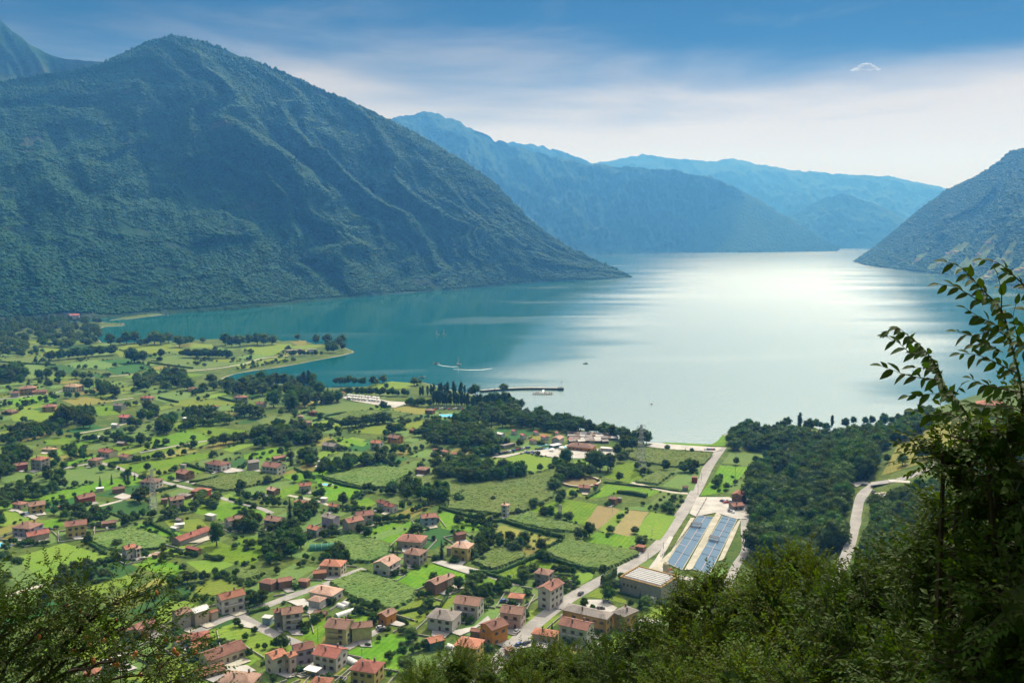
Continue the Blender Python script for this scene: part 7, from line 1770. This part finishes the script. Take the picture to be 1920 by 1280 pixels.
# fence along the fish farm road
P0 = [hit(*p) for p in ((1220, 1045), (1250, 1022), (1280, 985), (1310, 935))]
o = empty('fence', tuple(P0[0])); tag(o, 'dark post fence along the fish farm side of the road', 'fence')
for i in range(len(P0) - 1):
    n = 9
    for j in range(n):
        q = P0[i] + (P0[i+1] - P0[i]) * j / n - P0[0] + np.array((5.5, 0, 0)); MB().tube([(q[0], q[1], -.3), (q[0], q[1], 1.7)], .09, 5).build('post', M_tyre, o)
    a_, b_ = P0[i] - P0[0] + np.array((5.5, 0, 0)), P0[i+1] - P0[0] + np.array((5.5, 0, 0))
    for z in (.6, 1.1, 1.6): MB().tube([(a_[0], a_[1], z), (b_[0], b_[1], z)], .05, 4).build('rail', M_tyre, o)
# guard rail of the hillside road
c, w = [q for q in ROADS if len(q[0]) > 3][-5][0], 7
# small cloud in the sky, far beyond the valley
g = np.random.default_rng(91); cpos = at(1624, 132, 30000)
cen = np.array([(x, g.normal(0, 60), h) for x, h in ((-420, 0), (-300, 40), (-180, 110), (-60, 150), (50, 170), (160, 120), (280, 70), (400, 20), (0, 60), (-120, 50), (140, 50))]); rad = [60, 75, 95, 110, 110, 95, 80, 55, 120, 110, 110]
cloud_m = leafmat('cloud_white', (0.72, 0.72, 0.72), 0.45, 0.03, 0.001, 0.0, 0.0); V, Fc = [], []; b = 0
for c_, r in zip(cen, rad):
    v, f = ico(3); k = g.normal(size=(6, 3)) * 4; ph = g.random(6) * 6; d = sum(np.sin(v @ k[i] + ph[i]) for i in range(6)) / 6
    q = c_ + v * (1 + .35 * d)[:, None] * r * np.array((1.25, 1, .52)); V.append(q); Fc += [tuple(i + b for i in t) for t in f]; b += len(q)
tag(link('cloud', mesh('cloud', np.vstack(V), Fc, cloud_m, True), None, tuple(cpos)), 'small white cloud floating in the blue sky', None, None, 'structure')
# ================================================================== FOREGROUND: THE WOODED SLOPE UNDER THE VIEWPOINT
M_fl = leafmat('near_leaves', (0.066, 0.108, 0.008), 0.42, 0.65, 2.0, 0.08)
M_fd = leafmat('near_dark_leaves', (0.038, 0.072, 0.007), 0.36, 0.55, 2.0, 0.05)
M_spray = leafmat('spray_leaves', (0.030, 0.062, 0.009), 0.30, 0.5, 6.0, 0.06)
M_twig = pmat('twig_bark', (0.045, 0.030, 0.020), 0.9, 20.0)
def leaf_geo(L=1.0, W=0.46, fold=0.16, curl=-0.22):
    """pointed oval blade along +X, folded on the midrib, tip curling down"""
    xs = [0, .12, .34, .62, .86, 1.0]; ws = [0.01, .30, .5, .42, .18, 0.0]; V = []
    for x, w in zip(xs, ws):
        z = curl * x * x; V += [(x * L, -w * W * 2 * L * .5, z * L + fold * w * L), (x * L, 0, z * L), (x * L, w * W * 2 * L * .5, z * L + fold * w * L)]
    f = [(3*i + k, 3*i + 3 + k, 3*i + 4 + k, 3*i + 1 + k) for i in range(5) for k in range(2)]
    return np.array(V), f
def frame(d, up):
    d = d / (np.linalg.norm(d) + 1e-9); y = np.cross(up, d); y /= np.linalg.norm(y) + 1e-9; z = np.cross(d, y)
    return np.stack([d, y, z], 1)
LV, LF = leaf_geo()
lowV, lowF = np.array([(0,0,0), (.45,-.25,.05), (1,0,-.15), (.45,.25,.05), (.45,0,-.03)]), [(0,1,4), (0,4,3), (4,1,2), (3,4,2)]
def twig_mesh(seed, n=13, ln=0.5, leaf=0.085, mat=None):
    g = np.random.default_rng(seed); V, Fc, mi = [], [], []; b = 0
    pts = [np.array((ln * t, 0.05 * math.sin(3 * t + seed), -0.10 * t * t + .06 * t)) for t in np.linspace(0, 1, 6)]
    tb = MB().tube(pts, [.006, .005, .004, .003, .002, .001], 4); V.append(np.array(tb.v)); Fc += tb.f; mi += [1] * len(tb.f); b += len(tb.v)
    for i in range(n):
        t = .12 + .88 * i / (n - 1); p = np.array((ln * t, 0.05 * math.sin(3 * t + seed), -0.10 * t * t + .06 * t)); s = 1 if i % 2 else -1
        d = np.array((.75, s * (.8 if i < n - 1 else 0), -.25 + g.normal(0, .25))) + g.normal(0, .18, 3)
        M = frame(d, np.array((g.normal(0, .35), g.normal(0, .35), 1.0))); v = (lowV * leaf * (.7 + .5 * g.random())) @ M.T + p
        V.append(v); Fc += [tuple(k + b for k in q) for q in lowF]; mi += [0] * len(lowF); b += len(v)
    return mesh('leafy_twig', np.vstack(V), Fc, [mat, M_twig], False, mi)
TW = {}
for key, mat, leaf in (('l', M_fl, .085), ('d', M_fd, .095)):
    TW[key] = bpy.data.collections.new('twig_shapes')
    for i in range(5): TW[key].objects.link(bpy.data.objects.new('twig_shape', twig_mesh(900 + i, 13, .5, leaf, mat)))
def euler_from(dirs, ups):
    out = []
    for d, u in zip(dirs, ups):
        M = frame(d, u); out.append(tuple(Matrix(M.tolist()).to_euler()))
    return np.array(out)
SN = [0]
def leafy(name, label, group, lobes, key, dens=1.0, leafs=24, cat='shrub', core=True):
    """lobes: (px, py, distance, radius in pixels). A shrub standing on the slope with twigs all round its lobes."""
    SN[0] += 1; g = np.random.default_rng(600 + SN[0])
    C = [at(px, py, D) for px, py, D, r in lobes]; Rr = [r * D / F for px, py, D, r in lobes]
    mid = np.mean(C, axis=0); bx, by = mid[0], mid[1] + .3; base = np.array((bx, by, float(T(bx, by))))
    o = empty(name, tuple(base)); tag(o, label, cat, group)
    st = MB(); r0 = .03 + .006 * (mid[2] - base[2])
    fork = base * .45 + np.array((mid[0], mid[1], min(c[2] for c in C) - .3)) * .55
    st.tube([np.array((0, 0, -.6)), (fork - base) * .5 + g.normal(0, .08, 3), fork - base], [r0 * 1.2, r0, r0 * .8], 7)
    for c, r in zip(C, Rr):
        e = c - base; m = (fork - base) * .5 + e * .5 + g.normal(0, .12, 3); st.tube([fork - base, m, e], [r0 * .6, r0 * .4, r0 * .18], 5)
        for k in range(5):
            d = g.normal(size=3); d /= np.linalg.norm(d); d[2] = abs(d[2]) * .6; st.tube([e, e + d * r * .5 + g.normal(0, .04, 3), e + d * r * .95], [r0 * .2, r0 * .12, .004], 4)
    st.build('stem', M_twig, o)
    P, D_, U, S = [], [], [], []; mat = M_fl if key == 'l' else M_fd
    cv, cf = [], []; b = 0
    for c, r in zip(C, Rr):
        n = int(max(26, dens * (78 if c[1] > 12 else 125) * (r / .55) ** 2)); d = g.normal(size=(n, 3)); d[:, 2] += .25; d /= np.linalg.norm(d, axis=1, keepdims=True)
        rr = max(r * .45, r - .34) * (g.random(n) ** .45)
        bump = 1 + .22 * np.sin(d @ (g.normal(size=3) * 3) + g.random() * 6)
        P.append(c - base + d * (rr * bump)[:, None]); dd = d * .9 + g.normal(0, .45, (n, 3)); dd[:, 2] += .15; D_.append(dd); U.append(np.array((0, 0, 1.)) + g.normal(0, .3, (n, 3))); S.append(np.full(n, min(1.0, .45 + .035 * np.linalg.norm(c[:2]))) * (.7 + .55 * g.random(n)))
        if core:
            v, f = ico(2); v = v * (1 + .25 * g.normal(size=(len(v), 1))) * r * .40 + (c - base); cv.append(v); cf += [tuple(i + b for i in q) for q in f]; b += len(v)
    P, D_, U, S = np.vstack(P), np.vstack(D_), np.vstack(U), np.concatenate(S)
    gn_scatter('foliage', P, np.stack([S] * 3, 1), TW[key], euler_from(D_, U), None, o)
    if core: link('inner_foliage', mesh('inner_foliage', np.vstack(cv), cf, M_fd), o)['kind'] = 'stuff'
    lm = LEAFM[key]
    for i in range(leafs):
        j = g.integers(len(P)); q = D_[j] / np.linalg.norm(D_[j]); lo = link('leaf', lm, o, tuple(P[j] + q * .5 * S[j]))
        lo.rotation_euler = Matrix(frame(q + g.normal(0, .3, 3), U[j]).tolist()).to_euler(); lo.scale = (.11, .11, .11)
    return o
LEAFM = {'l': mesh('leaf', LV, LF, M_fl, True), 'd': mesh('leaf', LV, LF, M_fd, True), 's': mesh('leaf', LV, LF, M_spray, True)}
SG = 'bushes on the slope below the viewpoint'
leafy('slope_tree', 'low light green bush crown before the striped lawn', None, [(800,1290,34,60), (860,1262,32,62), (915,1275,33,55), (770,1310,33,50)], 'l', cat='tree')
leafy('slope_tree', 'feathery bush crown before the road end', None, [(975,1265,30,60), (1030,1250,30,62), (1085,1262,29,60), (1000,1310,28,70), (1100,1320,27,80)], 'l', cat='tree')
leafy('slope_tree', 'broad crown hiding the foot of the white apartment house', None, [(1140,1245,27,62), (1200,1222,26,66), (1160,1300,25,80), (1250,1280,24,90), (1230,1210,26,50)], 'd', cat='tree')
leafy('slope_tree', 'bright leafy crown before the ribbed hall', None, [(1290,1130,22,55), (1335,1105,22,52), (1280,1185,22,75), (1350,1180,21,85), (1395,1130,21,55), (1330,1250,20,100)], 'l', cat='tree')
leafy('slope_tree', 'twiggy crown below the fish basins', None, [(1440,1085,19,55), (1490,1070,19,55), (1450,1150,18,90), (1540,1120,18,85), (1480,1230,17,110), (1530,1070,19,40)], 'l', cat='tree')
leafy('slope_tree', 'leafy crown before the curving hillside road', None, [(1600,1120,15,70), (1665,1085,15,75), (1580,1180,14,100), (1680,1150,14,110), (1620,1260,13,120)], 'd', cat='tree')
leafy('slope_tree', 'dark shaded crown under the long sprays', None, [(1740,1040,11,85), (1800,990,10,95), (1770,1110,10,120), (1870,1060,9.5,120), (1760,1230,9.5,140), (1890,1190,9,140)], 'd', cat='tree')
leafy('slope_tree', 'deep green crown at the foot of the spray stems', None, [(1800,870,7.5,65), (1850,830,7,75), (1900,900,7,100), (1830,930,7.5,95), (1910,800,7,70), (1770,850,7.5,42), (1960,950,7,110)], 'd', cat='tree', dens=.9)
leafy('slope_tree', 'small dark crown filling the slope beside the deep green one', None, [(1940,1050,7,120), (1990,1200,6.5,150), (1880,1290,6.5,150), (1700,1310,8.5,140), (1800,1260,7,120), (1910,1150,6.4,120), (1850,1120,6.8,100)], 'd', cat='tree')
leafy('slope_tree', 'leafy undergrowth under the twiggy crown', None, [(1400,1300,15,120), (1530,1310,13,130), (1260,1330,18,110)], 'l', cat='tree')

# ------------------------------------------------------------------ the long sprays at the right
def sp(px, py, D): return at(px, py, D)
ST = [  # (distance start, distance end, radius, pixel polyline from base to tip)
    (8.2, 4.7, .011, [(1905,1010), (1922,860), (1916,741), (1908,691), (1894,635), (1883,594), (1872,572), (1850,551), (1819,519), (1800,500), (1770,490)]),
    (4.8, 4.7, .004, [(1877,585), (1878,550), (1873,525), (1870,515)]),
    (5.2, 4.9, .007, [(1960,640), (1938,560), (1920,535), (1900,516), (1878,497), (1862,490), (1843,487)]),
    (4.8, 4.6, .004, [(1845,548), (1837,563), (1803,544), (1784,536), (1761,533)]),
    (4.8, 4.6, .003, [(1880,615), (1855,603), (1831,591), (1812,579)]),
    (4.9, 4.7, .004, [(1896,640), (1869,619), (1845,624), (1819,629), (1794,622)]),
    (4.9, 4.7, .005, [(1908,700), (1866,679), (1831,665), (1800,663)]),
    (5.0, 4.7, .004, [(1912,735), (1869,726), (1840,719), (1822,710)]),
    (5.0, 5.0, .004, [(1900,660), (1915,620), (1925,590), (1930,560)]),
    (8.2, 4.4, .010, [(1890,1020), (1868,900), (1830,810), (1800,757), (1773,729), (1762,697), (1744,669), (1725,647), (1703,629), (1684,616), (1667,621)]),
    (4.5, 4.4, .003, [(1728,660), (1709,663), (1687,644), (1675,638), (1664,632)]),
    (4.6, 4.4, .004, [(1765,712), (1744,710), (1719,707), (1691,700), (1672,693), (1653,686)]),
    (4.7, 4.5, .003, [(1785,748), (1762,738), (1725,740), (1703,742)]),
    (4.7, 4.6, .003, [(1790,745), (1797,729), (1803,722)]),
    (4.6, 4.5, .003, [(1755,690), (1735,690), (1712,688)]),
    (4.9, 4.6, .003, [(1820,795), (1780,775), (1745,778), (1715,770)]),
    (4.9, 4.7, .003, [(1835,815), (1840,780), (1850,755)]),
    (4.8, 4.6, .003, [(1880,660), (1850,645), (1825,647)]),
    (5.0, 4.7, .004, [(1912,770), (1880,760), (1850,765), (1820,755)]),
    (5.0, 4.8, .004, [(1935,660), (1915,645), (1900,600), (1905,570)]),
]
base = np.array((*at(1890, 1000, 8.3)[:2], 0)); base[2] = float(T(base[0], base[1]))
o = empty('spray_tree', tuple(base)); tag(o, 'young tree with long arching leafy sprays reaching over the lake', 'tree')
br = MB(); g = np.random.default_rng(77); tot = []
br.tube([np.array((0, 0, -.6)), np.array((.1, 0, 2.0)), at(1897, 1030, 8.2) - base], [.03, .025, .016], 8)
for d0, d1, r, pl in ST:
    k = len(pl); pts = [sp(x, y, d1 + (d0 - d1) * (1 - i / (k - 1)) ** 2.2) - base for i, (x, y) in enumerate(pl)]
    # finer curve
    c = []
    for i in range(k - 1):
        p0, p1, p2, p3 = pts[max(i-1,0)], pts[i], pts[i+1], pts[min(i+2,k-1)]
        for j in range(5):
            t = j / 5; c.append(.5 * ((2*p1) + (-p0+p2)*t + (2*p0-5*p1+4*p2-p3)*t*t + (-p0+3*p1-3*p2+p3)*t**3))
    c.append(pts[-1]); c = np.array(c); n = len(c)
    br.tube(c, [max(r * (1 - i / (n - 1)), .0014) for i in range(n)], 5)
    s = np.r_[0, np.cumsum(np.linalg.norm(np.diff(c, axis=0), axis=1))]; total = s[-1]; step = .041; q = .03 if r < .006 else (.62 if r > .0095 else .1); i = 0
    while q < total:
        p = np.array([np.interp(q, s, c[:, a]) for a in range(3)]); p2 = np.array([np.interp(min(q + .03, total), s, c[:, a]) for a in range(3)]); tdir = (p2 - p) / (np.linalg.norm(p2 - p) + 1e-6) if q < total - .01 else tdir
        side = 1 if i % 2 else -1; out = np.cross(tdir, np.array((0, 1, 0))) * side
        d = tdir * .7 + out * .65 + np.array((-.25, 0, -.32)) + g.normal(0, .22, 3); tip = max(.55, min(1, (total - q) / .12 + .45))
        tot.append((p, d, np.array((0, -.55, .9)) + g.normal(0, .35, 3), (.056 + .030 * g.random()) * tip)); q += step * (.7 + .6 * g.random()); i += 1
    tot.append((c[-1], tdir + np.array((0, 0, -.1)), np.array((0, -.4, .9)), .06))
br.build('branch', M_twig, o)
tot.sort(key=lambda a: -a[3])
for p, d, u, s in tot[:300]:
    lo = link('leaf', LEAFM['s'], o, tuple(p)); lo.rotation_euler = Matrix(frame(d, u).tolist()).to_euler(); lo.scale = (s, s, s)
if len(tot) > 300:
    V, Fc = [], []; b = 0
    for p, d, u, s in tot[300:]:
        V.append((LV * s) @ frame(d, u).T + p); Fc += [tuple(i + b for i in q) for q in LF]; b += len(LV)
    link('small_leaves', mesh('small_leaves', np.vstack(V), Fc, M_spray, True), o)['kind'] = 'stuff'

# ------------------------------------------------------------------ the fruit tree at the lower left
base = np.array((*at(-60, 1400, 15.5)[:2], 0)); base[2] = float(T(base[0], base[1]))
o = empty('fruit_tree', tuple(base)); tag(o, 'spreading tree with reddish fruit and dark branches in front of the village', 'tree')
g = np.random.default_rng(31); br = MB(); tips = []
BR = [[(-70,1390), (-20,1330), (60,1260), (140,1215), (220,1180), (290,1140)], [(-40,1370), (60,1290), (160,1250), (260,1225), (340,1220)], [(-70,1390), (-30,1290), (20,1210), (70,1150), (130,1095)],
      [(30,1260), (110,1180), (180,1120), (250,1072)], [(60,1260), (150,1180), (230,1140), (300,1095)], [(-60,1370), (80,1320), (200,1290), (300,1270), (370,1255)], [(-40,1320), (-10,1220), (10,1150), (40,1110)],
      [(140,1215), (200,1200), (260,1190), (320,1180)], [(-70,1390), (60,1350), (180,1330), (280,1310)], [(100,1230), (150,1150), (190,1095)], [(-60,1300), (-30,1200), (-20,1140)], [(200,1290), (280,1245), (330,1235)]]
br.tube([np.array((0, 0, -.6)), (at(-70, 1390, 15) - base) * .5 + np.array((.2, 0, 0)), at(-70, 1390, 15) - base], [.2, .16, .11], 8)
for k, pl in enumerate(BR):
    dd = 14.6 + g.normal(0, .5); pts = np.array([at(x - 12, y + 42, dd + .25 * math.sin(i + k)) for i, (x, y) in enumerate(pl)]) - base
    n = 14; u = np.linspace(0, 1, n); uu = np.linspace(0, 1, len(pts)); c = np.stack([np.interp(u, uu, pts[:, a]) for a in range(3)], 1) + g.normal(0, .02, (n, 3))
    br.tube(c, np.linspace(.055 if k < 6 else .03, .006, n), 6)
    for j in range(3, n):
        for q in range(4):
            d = g.normal(size=3); d /= np.linalg.norm(d); d[2] = d[2] * .5 + .25; d += (c[j] - c[j-1]) / np.linalg.norm(c[j] - c[j-1]) * .5; ln = .35 + .45 * g.random(); e = c[j] + d * ln
            if q < 2: br.tube([c[j], c[j] + d * ln * .5 + g.normal(0, .03, 3), e], [.010, .007, .003], 4)
            tips.append((c[j] + d * ln * g.random(), d)); tips.append((e, d)); 
br.build('branch', M_twig, o)
P = np.array([t[0] for t in tips]); D_ = np.array([t[1] for t in tips]) + g.normal(0, .4, (len(tips), 3))
# the lower left corner is thick with leaves
lw = (P[:, 0] < np.percentile(P[:, 0], 45)); P = np.vstack([P, P[lw] + g.normal(0, .2, (lw.sum(), 3)), P[lw] + g.normal(0, .26, (lw.sum(), 3)) - np.array((.2, 0, .25))]); D_ = np.vstack([D_, D_[lw] + g.normal(0, .5, (lw.sum(), 3)), D_[lw] + g.normal(0, .5, (lw.sum(), 3))])
gn_scatter('foliage', P, np.stack([.42 + .45 * g.random(len(P))] * 3, 1), TW['d'], euler_from(D_, np.array((0, 0, 1.)) + g.normal(0, .35, D_.shape)), None, o)
M_fruit = pmat('red_fruit', (0.45, 0.10, 0.05), .5, 30.0, col2=(0.5, 0.2, 0.06))
v, f = ico(2); v = v * np.array((.028, .028, .05)); v[:, 2] -= .05; FM = mesh('fruit', v, f, M_fruit, True)
for i in range(46):
    j = g.integers(len(tips)); e = tips[j][0]
    for q in range(1 + (i % 2)): link('fruit', FM, o, tuple(e + g.normal(0, .03, 3)))
for i in range(120):
    j = g.integers(len(P)); lo = link('leaf', LEAFM['d'], o, tuple(P[j])); s = .10 + .05 * g.random(); lo.scale = (s, s, s); lo.rotation_euler = Matrix(frame(D_[j] + g.normal(0, .4, 3), np.array((0, 0, 1.)) + g.normal(0, .4, 3)).tolist()).to_euler()
